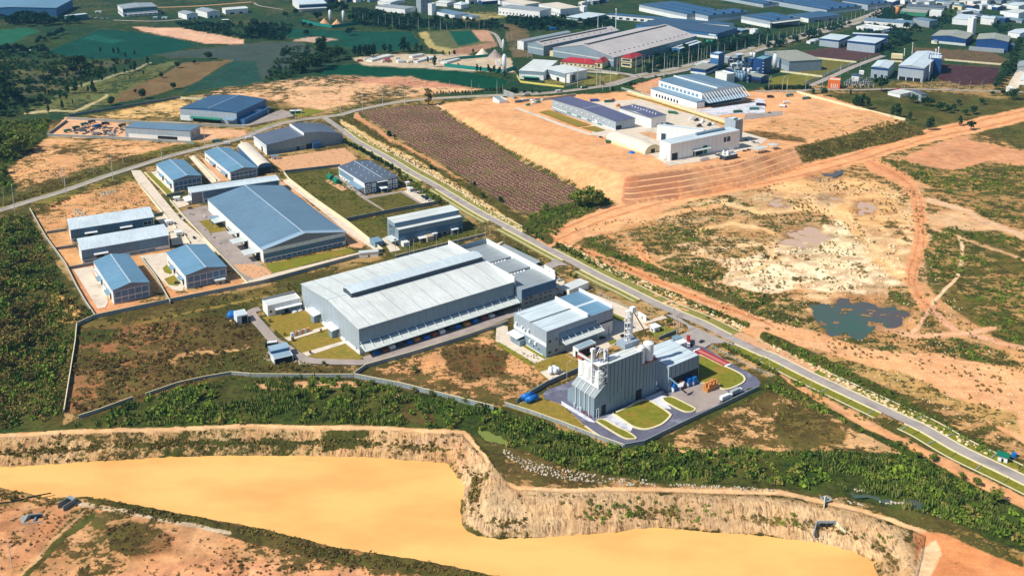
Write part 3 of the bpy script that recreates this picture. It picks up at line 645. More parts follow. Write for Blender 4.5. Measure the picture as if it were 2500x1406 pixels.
class Hall:
    def __init__(s, label, t, L, N, R, yb, roof='gu', rise=2.5, wall='white', rc='blue', cat='warehouse', name='warehouse', group=None, seam=None, par=1.2, low=None, ov=.6, fixang=None, zmax=None, base=None, gable=None, clip=None):
        L, N, R = cv(t, L), cv(t, N), cv(t, R); yb = cv(t, (0, yb))[1]
        gx, gy, gz = G(N[0], yb) if base is None else (*P(N[0], yb, base), base)
        Z = top_z(gy, N[1]); s.Z = Z-gz; Zt = gz+s.Z
        pL, pN, pR = [np.array(P(*q, Zt)) for q in (L, N, R)]
        u = pL-pN; v = pR-pN
        if fixang is not None: a = R_(fixang); s.W = v@np.array([math.cos(a), math.sin(a)]); s.D = u@np.array([-math.sin(a), math.cos(a)])
        elif np.hypot(*u) > np.hypot(*v): s.D = float(np.hypot(*u)); a = math.atan2(u[1], u[0])-math.pi/2; s.W = float(v@np.array([math.cos(a), math.sin(a)]))
        else: s.W = float(np.hypot(*v)); a = math.atan2(v[1], v[0]); s.D = float(u@np.array([-math.sin(a), math.cos(a)]))
        s.W = max(s.W, 3); s.D = max(s.D, 3); s.a = a; s.rise = rise; s.rc = rc; s.wall = wall; s.rt = roof
        s.root = empty(name, (pN[0], pN[1], gz), a, label, cat, group)
        W, D, Zh = s.W, s.D, s.Z; B = -3.0; wmat = wm(wall, low)
        if roof in ('gu','au','ml','mr','gv','av','mf','mb'):
            along = 'y' if roof in ('gu','au','ml','mr') else 'x'; S = W if along == 'y' else D; E = D if along == 'y' else W
            if roof[0] == 'g': tp = [(0, Zh), (S/2, Zh+rise), (S, Zh)]
            elif roof[0] == 'a':
                n = 10; tp = [(S*(1-math.cos(math.pi*i/n))/2, Zh+rise*math.sin(math.pi*i/n)) for i in range(n+1)]
            elif roof in ('mr','mb'): tp = [(0, Zh+(rise if roof == 'mb' else 0)), (S, Zh+(0 if roof == 'mb' else rise))]
            else: tp = [(0, Zh+(rise if roof == 'ml' else 0)), (S, Zh+(rise if roof == 'mf' else 0))]
            MB().sweep([(0, B), (S, B)]+tp[::-1], 0, E, along).build('wall', wmat, s.root)
            e = list(tp)
            def ext(p, q, d): l = math.hypot(q[0]-p[0], q[1]-p[1]); return (p[0]-(q[0]-p[0])/l*d, p[1]-(q[1]-p[1])/l*d)
            if roof[0] != 'a': e[0] = ext(tp[0], tp[1], ov); e[-1] = ext(tp[-1], tp[-2], ov)
            prof = [(x, z+.32) for x, z in e]+[(x, z+.03) for x, z in e[::-1]]
            s.roof = MB().sweep(prof, -ov, E+ov, along).build('roof', rm_(rc, along, seam), s.root)
            if roof[0] == 'g' and W*D > 500:
                r2 = [(S/2-.5, Zh+rise+.32), (S/2, Zh+rise+.48), (S/2+.5, Zh+rise+.32)]
                MB().sweep(r2+[(S/2, Zh+rise+.2)], -ov, E+ov, along).build('ridge_cap', M['bwcap'], s.roof)
        elif roof == 'hip':
            MB().box(0, W, 0, D, B, Zh).build('wall', wmat, s.root)
            o = 1.2; m = min(W, D)/2
            if W >= D: r = [(m, D/2), (W-m, D/2)]
            else: r = [(W/2, m), (W/2, D-m)]
            vs = [(-o,-o,Zh+.05),(W+o,-o,Zh+.05),(W+o,D+o,Zh+.05),(-o,D+o,Zh+.05)]+[(x, y, Zh+rise) for x, y in r]
            fs = [(0,1,5,4),(2,3,4,5),(1,2,5),(3,0,4),(3,2,1,0)] if W >= D else [(0,1,4),(2,3,5),(1,2,5,4),(3,0,4,5),(3,2,1,0)]
            s.roof = MB().add(vs, fs).build('roof', rm_(rc, 'x'), s.root)
        else:
            MB().box(0, W, 0, .4, B, Zh+par).box(0, W, D-.4, D, B, Zh+par).box(0, .4, .4, D-.4, B, Zh+par).box(W-.4, W, .4, D-.4, B, Zh+par).build('wall', wmat, s.root)
            s.roof = MB().box(.4, W-.4, .4, D-.4, Zh-1.5, Zh).build('roof', rm_(rc, 'y', seam), s.root)
    def fl(s, face): return s.W if face in 'fb' else s.D
    def fb(s, mb, face, s0, s1, z0, z1, o0, o1):
        Lf = s.fl(face); f = lambda v, k: v*k if abs(v) <= 1 else v
        a, b, c, d = f(s0, Lf), f(s1, Lf), f(z0, s.Z), f(z1, s.Z)
        if face == 'f': mb.box(a, b, -o1, -o0, c, d)
        elif face == 'b': mb.box(a, b, s.D+o0, s.D+o1, c, d)
        elif face == 'l': mb.box(-o1, -o0, a, b, c, d)
        else: mb.box(s.W+o0, s.W+o1, a, b, c, d)
        return mb
    def band(s, face, s0, s1, z0, z1, m, name='cladding_band', o=.05):
        return s.fb(MB(), face, s0, s1, z0, z1, 0, o).build(name, m, s.root)
    def win(s, face, s0, s1, z0, z1, nc=1, nr=1, m=None, fr=True, t=.28, name='window'):
        w = s.fb(MB(), face, s0, s1, z0, z1, -.02, .07).build(name, m or M['glass'], s.root)
        if fr:
            Lf = s.fl(face); f = lambda v, k: v*k if abs(v) <= 1 else v
            a, b, c, d = f(s0, Lf), f(s1, Lf), f(z0, s.Z), f(z1, s.Z); mb = MB()
            big = 1.0001
            def bx(a_, b_, c_, d_, o=.16): 
                if face == 'f': mb.box(a_, b_, -o, -.07, c_, d_)
                elif face == 'l': mb.box(-o, -.07, a_, b_, c_, d_)
                elif face == 'b': mb.box(a_, b_, s.D+.07, s.D+o, c_, d_)
                else: mb.box(s.W+.07, s.W+o, a_, b_, c_, d_)
            for i in range(nr+1): z = c+(d-c)*i/nr; bx(a, b, z-t/2, z+t/2)
            for i in range(nc+1): x = a+(b-a)*i/nc; bx(x-t/2, x+t/2, c, d, .19)
            mb.build('frame', M['frame'], w)
        return w
    def wins(s, face, lst, z0, z1, m=None, fr=False):
        for a, b in lst: s.win(face, a, b, z0, z1, 1, 1, m, fr)
    def door(s, face, s0, s1, z1, m=None, z0=0): return s.fb(MB(), face, s0, s1, z0, z1, -.02, .1).build('door', m or M['dark'], s.root)
    def canopy(s, face, s0, s1, z, dep, m=None, th=.35, legs=0, struts=0, drop=.6, sh=2.8, sr=.15):
        Lf = s.fl(face); f = lambda v, k: v*k if abs(v) <= 1 else v
        a, b, z = f(s0, Lf), f(s1, Lf), f(z, s.Z)
        def pt(u, o, zz):
            return {'f': (u, -o, zz), 'b': (u, s.D+o, zz), 'l': (-o, u, zz), 'r': (s.W+o, u, zz)}[face]
        mb = MB(); A = [pt(a,0.02,z), pt(b,0.02,z), pt(b,dep,z-drop), pt(a,dep,z-drop)]
        mb.add(A+[(x,y,q+th) for x,y,q in A], [(0,1,2,3),(4,5,6,7),(0,1,5,4),(1,2,6,5),(2,3,7,6),(3,0,4,7)])
        c = mb.build('canopy', m or M['canopy'], s.root)
        if legs:
            for i in range(legs):
                u = a+.4+(b-a-.8)*(i/(legs-1) if legs > 1 else .5)
                MB().tube(pt(u,dep-.4,-1), pt(u,dep-.4,z-drop+.1), .16).build('post', M['frame'], c)
        for i in range(struts):
            u = a+.5+(b-a-1)*i/(struts-1)
            MB().tube(pt(u,.1,z+sh), pt(u,dep-.6,z-drop+th), sr).build('strut', M['frame'], c)
        return c
    def monitor(s, along, s0, s1, w, h, m=None, pos=.5, rise=.8, name='ridge_vent', zb=None):
        Lf = s.D if along == 'y' else s.W; S = s.W if along == 'y' else s.D; c = S*pos
        zr = s.Z+(s.rise*(1-abs(2*pos-1)) if s.rt in ('gu','gv') else 0)
        pf = [(c-w/2, zr-1.5), (c+w/2, zr-1.5), (c+w/2, zr+h), (c, zr+h+rise), (c-w/2, zr+h)]
        r = MB().sweep(pf, s0*Lf, s1*Lf, along).build(name, M['trimd'], s.roof)
        rp = [(c-w/2-.6, zr+h+.02), (c, zr+h+rise+.1), (c+w/2+.6, zr+h+.02), (c+w/2+.6, zr+h+.3), (c, zr+h+rise+.4), (c-w/2-.6, zr+h+.3)]
        MB().sweep(rp, s0*Lf-.5, s1*Lf+.5, along).build('vent_roof', rm_(m or s.rc, along), s.roof)
    def rooftop(s, n, m=None, size=1.0, rows=2):
        for j in range(rows):
            for i in range(n):
                y = s.D*(i+.7)/(n+.4); x = s.W*(j+.5)/rows
                z = s.Z+(s.rise*(1-abs(2*x/s.W-1)) if s.rt == 'gu' else (s.rise*(1-abs(2*y/s.D-1)) if s.rt == 'gv' else 0))
                MB().cyl(x, y, z, z+1.1*size, .35*size, .35*size, 8).cyl(x, y, z+1.1*size, z+1.6*size, .6*size, .3*size, 8).build('roof_vent', m or M['whitem'], s.roof)
    def at(s, x, y, z=0):      # local -> world
        c, q = math.cos(s.a), math.sin(s.a); o = s.root.location
        return (o.x+c*x-q*y, o.y+q*x+c*y, o.z+z)
R_ = R
M['slate'] = smat('slate_panel', (132,136,144), .5, .08)
M['bwcap'] = smat('ridge_capping', (176,194,208), .4, .05)
M['canopy'] = smat('canopy_sheet', (200,208,206), .45, .08, .3)
M['canopyb'] = smat('blue_canopy', (120,150,172), .45, .08, .3)
# --- estate of blue-roofed units ---
def bay_shed(h, cols=None):
    h.win('f', .02, .82, .30, .72, 8, 1, M['glassb']); h.win('f', .02, .82, .02, .26, 8, 1, M['glassb'])
h = Hall('long curved-roof shed with pale blue roof and two door canopies beside the rubble lot', 5, (625,790), (670,866), (1465,742), 985, 'mf', 2.2, 'white', 'bw', low=None)
h.win('f', .02, .83, .05, .24, 8, 1, M['glassb']); h.band('f', .0, .99, .27, .98, M['glassb'], 'cladding_panel')
for a in (.16, .58):
    h.door('f', a+.03, a+.10, .5, M['dark']); h.canopy('f', a, a+.15, .62, 3.2, M['frame'], .4)
h.win('f', .87, .97, .45, .75, 2, 1)
h = Hall('long curved-roof shed with pale blue roof and one small canopy, nearer of the parallel pair', 5, (725,978), (775,1060), (1610,915), 1190, 'mf', 2.2, 'white', 'bw')
h.win('f', .02, .83, .05, .24, 8, 1, M['glassb']); h.band('f', .0, .99, .27, .98, M['glassb'], 'cladding_panel')
h.door('f', .16, .24, .5); h.canopy('f', .13, .29, .62, 3.2, M['frame'], .4)
def gable_unit(label, t, L, N, R2, yb, cols, can=True, rise=3.2, rc='sky'):
    h = Hall(label, t, L, N, R2, yb, 'gu', rise, 'white', rc, 'warehouse', 'warehouse', 'blue gable warehouses of the estate')
    h.band('f', .012, .988, .02, .9, M['glassb'], 'panel_wall', .06)
    h.win('f', .03, .97, .08, .40, cols, 1, M['glassb']); h.win('f', .03, .97, .44, .86, cols, 1, M['glassb'])
    h.band('f', 0, 1, .92, 1.0, M['slate'], 'fascia', .05)
    MB().sweep([(h.W*.02, h.Z*1.001+.01), (h.W*.98, h.Z*1.001+.01), (h.W/2, h.Z+h.rise-.05)], -.08, -.02, 'y').build('gable_panel', M['slate'], h.root)
    if can:
        for a in (.1, .55): h.canopy('l', a, a+.16, .55, 3.5, M['canopyb'], .3, 0)
        h.door('l', .13, .2, .45); h.door('l', .6, .68, .45)
    h.win('l', .3, .5, .3, .5, 3, 1); h.win('l', .75, .95, .3, .5, 3, 1)
    return h
gable_unit('blue gable warehouse in the bottom left corner of the walled estate', 5, (895,1165), (1075,1442), (1430,1378), 1577, 5)
gable_unit('blue gable warehouse with glazed end and small concrete hut, right of the corner unit', 5, (1590,1080), (1770,1300), (2165,1222), 1432, 6)
gable_unit('smallest blue gable warehouse beside the green lawn strip near the upper estate road', 5, (1490,240), (1650,395), (1945,370), 500, 6, rise=2.8)
gable_unit('blue gable warehouse with white side wall, next to the beige tunnel shed', 5, (1950,120), (2195,318), (2470,288), 398, 6, rise=2.8)
h = Hall('largest blue-roofed warehouse in the middle of the estate with white ridge line', 0, (507,487), (642,611), (846.6,570), 642, 'gu', 7, 'white', 'blue', 'warehouse', 'warehouse', seam=None)
h.band('f', .004, .996, .33, .7, M['glassb'], 'cladding_band'); h.win('f', .02, .96, .04, .27, 15, 1, M['glassb'], t=.35)
MB().sweep([(h.W*.01, h.Z+.02), (h.W*.99, h.Z+.02), (h.W/2, h.Z+h.rise-.1)], -.08, -.02, 'y').build('gable_panel', M['slate'], h.root)
MB().sweep([(-.6, h.Z+.2), (h.W/2, h.Z+h.rise+.36), (h.W+.6, h.Z+.2), (h.W+.6, h.Z+.3), (h.W/2, h.Z+h.rise+.46), (-.6, h.Z+.3)], -.7, 6, 'y').build('edge_sheet', rm_('lblue', 'y'), h.roof)
for a, b in ((.05,.13), (.25,.33), (.4,.46)): h.canopy('l', a, b, .62, 13 if a < .3 else 8, M['canopy'], .5, 2); h.door('l', a+.01, b-.01, .55)
h.canopy('l', .66, .74, .5, 10, M['canopy'], .5, 2)
h.win('l', .16, .23, .1, .25, 3, 1); h.win('l', .5, .62, .1, .25, 4, 1)
h = Hall('long narrow white-roofed block behind the largest warehouse', 9, (420,150), (520,242), (2200,0), 470, 'gv', 1.2, 'white', 'bw')
h.band('f', .13, .99, .35, .96, M['glassb'], 'cladding_band'); h.band('f', .0, .12, 0, .95, M['slate'], 'entrance_panel'); h.canopy('f', .78, .87, .5, 3, M['frame'], .4); h.win('f', .14, .95, .05, .32, 14, 1, M['glassb'])
h.canopy('l', .0, .9, .35, 6, M['frame'], .5, 2)
h.win('l', .2, .8, .5, .8, 3, 1)
h = Hall('beige tunnel shed with rounded roof and blue open end beside the pale wall', 19, (-170,690), (270,1135), (565,1100), 1310, 'au', 3.2, 'blue', 'cream', 'shed', 'tunnel_shed')
h.band('f', .04, .96, 0, .85, M['dark'], 'open_end')
h = Hall('grey warehouse with stepped roof and white parapet at the road junction', 19, (170,450), (450,665), (1180,480), 885, 'mr', 4.5, 'bgrey', 'slate')
h.band('f', 0, 1, .0, .38, M['glassb'], 'cladding_band'); h.band('l', 0, 1, .78, 1.0, M['frame'], 'fascia', .2); h.band('l', 0, 1, 0, .7, M['frame'], 'white_wall', .1)
h.door('l', .3, .42, .5); h.door('f', .78, .86, .4)
W0 = h.W; D0 = h.D; Z0 = h.Z
# taller half of the same building
w2 = W0*.98
tp = [(W0, Z0+7.5), (W0+w2*.45, Z0+6.2), (W0+w2, Z0+1.0)]
MB().sweep([(W0+.02, -3), (W0+w2, -3)]+tp[::-1], 0, D0, 'y').build('wall', wm('bgrey'), h.root)
MB().sweep([(x, z+.32) for x, z in tp]+[(x, z+.03) for x, z in tp[::-1]], -.3, D0+.3, 'y').build('roof', rm_('slate', 'y'), h.root)
MB().box(W0-.4, W0, -.3, D0+.3, Z0+3.6, Z0+7.9).build('parapet', M['frame'], h.root)
MB().box(W0+w2*.2, W0+w2*.42, -4, -.05, -1, 7).build('porch', wm('blue'), h.root); MB().box(W0+w2*.02+1, W0+w2*.2, -.15, -.01, 0, 6).build('door', M['dark'], h.root)
MB().box(W0+w2+.02, W0+w2+4, 1, 4, -1, Z0*.9).build('stair_tower', wm('bgrey'), h.root)
h = Hall('two-storey office block with slate roof, roof vents and white framed blue front', 21, (415,325), (985,690), (1715,560), 935, 'gu', 2.6, 'white', 'slate', 'office', 'office_block')
h.band('l', 0, 1, .86, 1.0, M['frame'], 'fascia', .5)
h.band('f', 0, 1, 0, .97, wm('dblue'), 'front_panel', .04)
for a, b in ((.03,.17), (.2,.33), (.68,.81), (.84,.98)):
    for z0, z1 in ((.08,.42), (.5,.88)): h.band('f', a, b, z0, z1, M['frame'], 'wall_panel', .1)
for a in (.07, .24, .72, .88): h.fb(MB(), 'f', a, a+.06, .18, .3, .08, .16).build('window', M['glass'], h.root)
for a in (.06, .11, .88): h.fb(MB(), 'f', a, a+.035, .6, .75, .08, .16).build('window', M['glass'], h.root)
h.band('f', .36, .66, .5, .86, M['glass'], 'balcony_glazing', .12); h.canopy('f', .35, .67, .93, 2, M['frame'], .4); h.canopy('f', .4, .6, .45, 7, M['frame'], .4, 2)
for i in range(7): h.win('l', .3+i*.09, .34+i*.09, .1, .2, 1, 1, None, False)
h.canopy('l', .02, .42, .55, 7, M['canopyb'], .3, 3); h.band('l', .42, .98, .3, .8, M['canopyb'], 'cladding_panel')
for j in range(4):
    for i in range(5):
        x = h.W*(.14+.24*j); y = h.D*(.12+.18*i); z = h.Z+2.6*(1-abs(2*x/h.W-1))
        MB().cyl(x, y, z, z+.9, .25, .25, 6).cyl(x, y, z+.9, z+1.6, .5, .25, 8).build('roof_vent', M['whitem'], h.roof)
    if j != 1:
        pass
h = Hall('two-level sawtooth factory with teal walls between the scrub lot and the white factory', 18, (575,505), (722,645), (1950,388), 935, 'flat', .5, 'bgrey', 'white', 'factory', 'factory', par=.25, seam=9)
h.band('f', 0, 1, .34, .72, M['glassb'], 'cladding_band'); h.band('f', .0, 1, 0, .3, M['slate'], 'base_wall')
MB().box(0, h.W, h.D*.35, h.D*1.15, 0, h.Z+4.2).build('upper_wall', wm('bgrey'), h.root); MB().box(-.3, h.W+.3, h.D*.35-.3, h.D*1.15, h.Z+4.22, h.Z+4.6).build('upper_roof', rm_('white', 'y', 9), h.root)
MB().box(.2, h.W-.2, h.D*.35-.1, h.D*.35-.01, h.Z+1, h.Z+4).build('clerestory', M['glassb'], h.root)
for a in (.61, .69, .78, .87, .94): h.win('f', a, a+.045, .06, .24, 1, 1, M['dark'], False)
h.canopy('f', .8, .91, .36, 3, M['frame'], .4, 2); h.canopy('f', .28, .4, .3, 5, M['frame'], .5, 2); h.canopy('f', .5, .58, .36, 3, M['frame'], .5)
MB().box(h.W*.385, h.W*.49, -7, -.1, -1, 5.2).build('porch', wm('beige'), h.root)
h.canopy('l', .0, .7, .35, 7, M['canopy'], .4, 3)
MB().box(h.W*.03, h.W*.12, -6, -.1, -1, 4).build('annex', wm('white'), h.root)
# --- big white factory ---
h = Hall('big white-roofed factory with long raised ridge vent and canopied loading side', 0, (731,695), (876,803), (1255,688), 866, 'gv', 4.5, 'grey', 'white', 'factory', 'factory', seam=14)
h.band('l', 0, 1, .0, .17, M['frame'], 'plinth'); h.band('f', 0, 1, .45, .97, wm('bgrey'), 'cladding_band')
h.band('f', 0, 1, .34, .45, M['glassb'], 'dark_band')
h.band('f', .0, .13, 0, .3, wm('white'), 'wall_panel', .1)
for a, b in ((.2,.33), (.36,.46), (.5,.6), (.64,.72), (.76,.84), (.88,.97)): h.band('f', a, b, 0, .2, wm('bgrey'), 'wall_panel', .1)
for a, b in ((.14,.19), (.34,.355), (.47,.495), (.61,.635), (.73,.755), (.85,.875)): h.door('f', a, b, .26)
h.canopy('f', .0, .998, .36, 9, M['canopy'], .4, 0, 19, 1.4)
h.monitor('x', .115, .985, 13, 3.2, 'bw', .5, 1.2)
for a in (.04, .21, .3, .45, .62, .72, .9): h.win('l', a, a+.02, .12, .17, 1, 1, None, False)
for a in (.36, .68):
    MB().box(-4.5, -.05, h.D*a, h.D*a+5.5, -1, 5.5).build('porch', wm('bgrey'), h.root); h.canopy('l', a-.03, a+.13, .38, 6, M['frame'], .35, 0, 2)
MB().box(h.W-.1, h.W+.9, -.6, h.D+.4, h.Z-2, h.Z+4.0).build('parapet', wm('white'), h.root)
big = h; BW = h.W; BD = h.D; BZ = h.Z
# annex with sunken roof wells on the east side
aw = 33; x0 = BW+.92; az = BZ-1.5
MB().box(x0, x0+aw, -8.5, BD*.93, -3, az-4.2).build('annex_wall', wm('bgrey'), h.root)
rws = [(-8.5, 19), (23, 45), (49, BD*.93)]
for k, (a, b) in enumerate(rws):
    MB().box(x0+.3, x0+aw-.8, a+.4, b, az-4.1, az-2.6).build('well_roof', rm_('grey', 'y'), h.root)
MB().box(x0+aw-.8, x0+aw, -8.5, BD*.93, az-4.1, az+1.6).build('parapet', wm('white'), h.root)
MB().box(x0, x0+aw-.85, -8.5, -8.1, az-4.1, az-2.3).build('front_parapet', wm('bgrey'), h.root)
MB().box(x0, x0+aw-.85, BD*.93-.5, BD*.93, az-4.1, az+1.6).build('parapet', wm('bgrey'), h.root)
MB().box(x0-.0, x0+aw+.04, -8.62, -8.52, 8.5, az-2.3).build('dark_cladding', wm('blue'), h.root)
for z in (3, 6.6):
    for i in range(6): 
        if i != 2 or z < 5: MB().box(x0+3+i*4.6, x0+5.6+i*4.6, -8.7, -8.55, z, z+1.2).build('window', M['glass'], h.root)
for a, b in ((19.4, 22.6), (45.4, 48.6)):
    mb = MB()
    for i in range(7): mb.box(x0+6+i*3, x0+7.2+i*3, a+.8, b-.6, az-4.1, az-2.8)
    mb.build('air_conditioner', M['whitem'], h.root)
MB().box(x0-2, x0+3, BD*.93+.1, BD*.93+3, az-.2, az+.2).build('canopy', M['canopy'], h.root)
MB().tube((BW*.62, BD*.2, BZ+1.5), (BW*.62, BD*.2, BZ+5.5), .12).build('lightning_rod', M['frame'], h.roof)
h = Hall('low white side building at the left end of the white factory', 10, (730,105), (885,212), (1515,65), 415, 'flat', .5, 'white', 'white', 'annex', 'side_building', par=.3)
h.canopy('f', .2, 1.0, .62, 3, M['frame'], .35); h.win('f', .06, .12, .3, .5, 1, 1, None, False); h.band('f', .22, .98, 0, .5, wm('bgrey'), 'wall_recess'); h.door('f', .5, .62, .45)
MB().box(0, h.W, h.D*.9, h.D+.02, h.Z, h.Z+1.3).build('parapet', M['slate'], h.root)
h = Hall('small open shed with two blue roof steps and rubbish bags around it', 10, (895,1035), (1010,1225), (1350,1115), 1345, 'flat', .4, 'white', 'lblue', 'shed', 'open_shed', par=.05)
h.band('f', .05, .97, 0, .9, M['dark'], 'open_front'); MB().box(0, h.W, h.D*.5, h.D, 0, h.Z+2).build('upper_wall', wm('blue'), h.root); MB().box(-.3, h.W+.3, h.D*.5-.2, h.D+.2, h.Z+2.02, h.Z+2.3).build('upper_roof', rm_('lblue', 'y'), h.root)
h = Hall('small waste shed with blue tarpaulin behind it at the end of the drive', 10, (235,310), (300,410), (500,355), 575, 'flat', .4, 'white', 'bw', 'shed', 'waste_shed', par=.1)
h.band('f', .42, .95, 0, .85, M['dark'], 'open_front')
h = Hall('white and grey factory with flat pale roof and strutted loading canopy', 12, (250,352), (892,712), (2160,262), 1200, 'flat', .4, 'grey', 'bw', 'factory', 'factory', seam=12, par=.35)
h.band('l', 0, 1, .42, .56, M['frame'], 'white_band', .1); h.band('l', 0, 1, 0, .4, wm('bgrey'), 'cladding_band')
h.band('l', .1, .9, 0, .05, M['frame'], 'kerb_band', .15)
h.band('f', .18, .75, .3, .8, M['glassb'], 'glazing_band'); h.band('f', .76, 1.0, 0, .53, wm('white'), 'white_wall', .1); h.band('f', .76, 1.0, .53, .6, M['dark'], 'painted_shadow_band', .12)  # last band is a dark strip painted as shadow above the white wall
for a in (.03, .125):
    for z in (.55, .12): h.win('f', a, a+.04, z, z+.09, 1, 1, None, False)
for a in (.17, .3, .52): 
    h.win('l', a, a+.05, .44, .52, 1, 1, None, False)
for a in (.2, .35): h.win('l', a, a+.05, .13, .2, 1, 1, None, False)
h.win('f', .86, .89, .1, .17, 1, 1, None, False); h.door('f', .935, .95, .35)
h.canopy('f', .2, .79, .47, 6.5, M['canopy'], .5, 0, 7, .8)
for a in (.74, .84, .93):
    MB().box(-5, -.05, h.D*a-4, h.D*a+.3, -1, 4.5).build('bin_bay', wm('bgrey'), h.root)
h.canopy('l', .66, .99, .34, 7, M['frame'], .4)
MB().box(h.W*.61, h.W*.628, .5, h.D-.5, h.Z+.02, h.Z+2.6).build('parapet', wm('white'), h.root); 
MB().box(h.W*.628+.05, h.W-.5, .5, h.D*.44, h.Z+.01, h.Z+.3).build('side_roof', rm_('sky', 'y'), h.root)
MB().box(h.W*.628+.05, h.W-.5, h.D*.53, h.D-.5, h.Z+.01, h.Z+.3).build('side_roof', rm_('sky', 'y'), h.root)
MB().box(h.W-.55, h.W+.02, -.05, h.D+.05, h.Z-4, h.Z+2.8).build('parapet', wm('white'), h.root)
MB().box(0, h.W*.6, h.D*.48, h.D*.5, h.Z+.01, h.Z+.4).build('roof_walkway', M['trimd'], h.roof)
for x in (1.5, 3.4): MB().tube((x, h.D*.9, h.Z*.45), (x, h.D*.9, h.Z+4), .15).build('exhaust_pipe', M['whitem'], h.root)
for a, z in ((.5,.62), (.62,.55), (.7,.6), (.88,.62), (.45,.25), (.28,.3)): h.fb(MB(), 'l', a, a+.035, z, z+.1, .1, 1.4).build('air_handler', M['whitem'], h.root)
q7 = h
h = Hall('small flat-roofed white guard building near the parking bays', 11, (2110,1075), (2265,1165), (2640,1010), 1290, 'flat', .3, 'white', 'white', 'building', 'guard_building', par=.2); h.door('l', .3, .6, .6)
h = Hall('low link shed with pale roof and dark open side in front of the strutted factory', 12, (1385,985), (1500,1040), (1840,905), 1215, 'flat', .3, 'white', 'lblue', 'shed', 'link_shed', par=.1); h.band('f', .05, .95, 0, .8, M['dark'], 'open_side'); h.door('l', .1, .5, .7)
# --- feed mill: tall silo plant ---
def px_local(h, t, p, z=0):
    q = cv(t, p); x, y = P(*q, z+h.root.location.z); dx = x-h.root.location.x; dy = y-h.root.location.y
    c, s2 = math.cos(h.a), math.sin(h.a); return (c*dx+s2*dy, -s2*dx+c*dy)
# --- feed mill helpers ---
def px_local(h, t, p, z=0):
    q = cv(t, p); x, y = P(*q, z+h.root.location.z); dx = x-h.root.location.x; dy = y-h.root.location.y
    c, s2 = math.cos(h.a), math.sin(h.a); return (c*dx+s2*dy, -s2*dx+c*dy)
h = Hall('tall grey silo plant with pipework towers and white silos', 0, (1462,876), (1484.8,889.4), (1564.8,853.6), 1007.5, 'flat', 0, 'bgrey', 'white', 'mill', 'feed_mill', fixang=36.5, seam=3.2, par=.02)
mill = h; W, D, Zh = h.W, h.D, h.Z; rt = h.root
def wz(x, y, py): X, Y, _ = h.at(x, y); return top_z(Y, py)-rt.location.z
z2 = wz(W, 0, 891)
w2 = px_local(h, 13, (1900,750), z2)[0]-W
for i in range(9): MB().box(W*(i+.6)/9.2, W*(i+.6)/9.2+.25, -.12, -.01, (6, 9, 11, 13, 4, 5, 2, 8, 3)[i], Zh-.5).build('joint_strip', M['trimd'], rt)
MB().box(W+.02, W+w2, -.0, D*.8, -3, z2).build('lower_wall', wm('bgrey'), rt)
MB().box(W-.3, W+w2+.3, -.5, D*.8+.3, z2+.02, z2+.7).build('platform_deck', M['rust'], rt)
for i in range(5): MB().box(W+w2*(i+.5)/5, W+w2*(i+.5)/5+.25, -.1, -.01, 1, z2-.3).build('joint_strip', M['trimd'], rt)
MB().box(W*.83, W*1.0, -.2, -.01, -.2, 7).build('door', M['dark'], rt)
def silo(x, y, z0, z1, r, par=rt, m=None, nm='silo', cone=1.2):
    o = MB().lathe(x, y, [(r, z0), (r, z1), (r*.35, z1+cone), (.05, z1+cone)], 20).build(nm, m or M['silo'], par, True)
    o.data.set_sharp_from_angle(angle=R(30)); return o
for px_, pb, ptop, r in ((1628, 850, 520, 2.4), (1762, 780, 440, 3.4)):
    x, y = px_local(h, 13, (px_, pb), z2); y = max(y, r*.9); X, Y, _ = h.at(x, y)
    silo(x, y, z2+.7, top_z(Y, cv(13, (0, ptop))[1])-rt.location.z, r)
for i in range(9):
    a = RN.uniform(.1, .9); b = RN.uniform(.2, .75)
    MB().box(W+w2*a, W+w2*a+RN.uniform(.6, 2.2), D*b, D*b+RN.uniform(.6, 1.6), z2+.7, z2+RN.uniform(1.5, 3.5)).build('machine', M['rust'] if i % 2 else M['whitem'], rt)
for i in range(5):
    x = W*.95+w2*(i+.3)/5; MB().tube((x, D*.7, z2+.7), (x, D*.7, z2+8+i % 3*2), .18).build('pipe', M['whitem'], rt)
MB().box(W*1.0, W+w2, D*.55, D*.6, z2+9, z2+9.4).box(W, W+w2, D*.55, D*.6, z2+10.2, z2+10.4).build('walkway', M['rust'], rt)
# stair tower with white riser
x, y = px_local(h, 13, (1330,500), Zh); X, Y, _ = h.at(x, y); zt = top_z(Y, 762)-rt.location.z
fr = MB()
for dx in (0, 2.4):
    for dy in (0, 2.4): fr.box(x+dx-.14, x+dx+.14, y+dy-.14, y+dy+.14, Zh, zt)
z = Zh+3
while z < zt: fr.box(x-.15, x+2.55, y-.15, y+2.55, z, z+.3); z += 4
fr.build('stair_tower', M['frame'], rt)
st = MB(); z = Zh; k = 0
while z < zt-4:
    st.add([(x+.4, y+(.3 if k % 2 else 2.1), z), (x+1.2, y+(.3 if k % 2 else 2.1), z), (x+1.2, y+(2.1 if k % 2 else .3), z+4), (x+.4, y+(2.1 if k % 2 else .3), z+4)], [(0,1,2,3)]); z += 4; k += 1
st.build('stair_flight', M['rust'], rt)
MB().box(x+3.4, x+5.0, y+.2, y+1.8, Zh-.1, zt-2).build('elevator_leg', M['silo'], rt)
MB().box(x+3.9, x+7, y-.2, y+2.6, zt-2, zt+1.6).build('elevator_head', M['whitem'], rt)
MB().tube((x+5.5, y+1, zt-1), (x+15, y-3, Zh+4), .35).build('spout', M['rust'], rt)
MB().box(x-4.5, x+8, y-3, y+5, Zh-.4, Zh+3.2).build('roof_house', wm('grey'), rt)
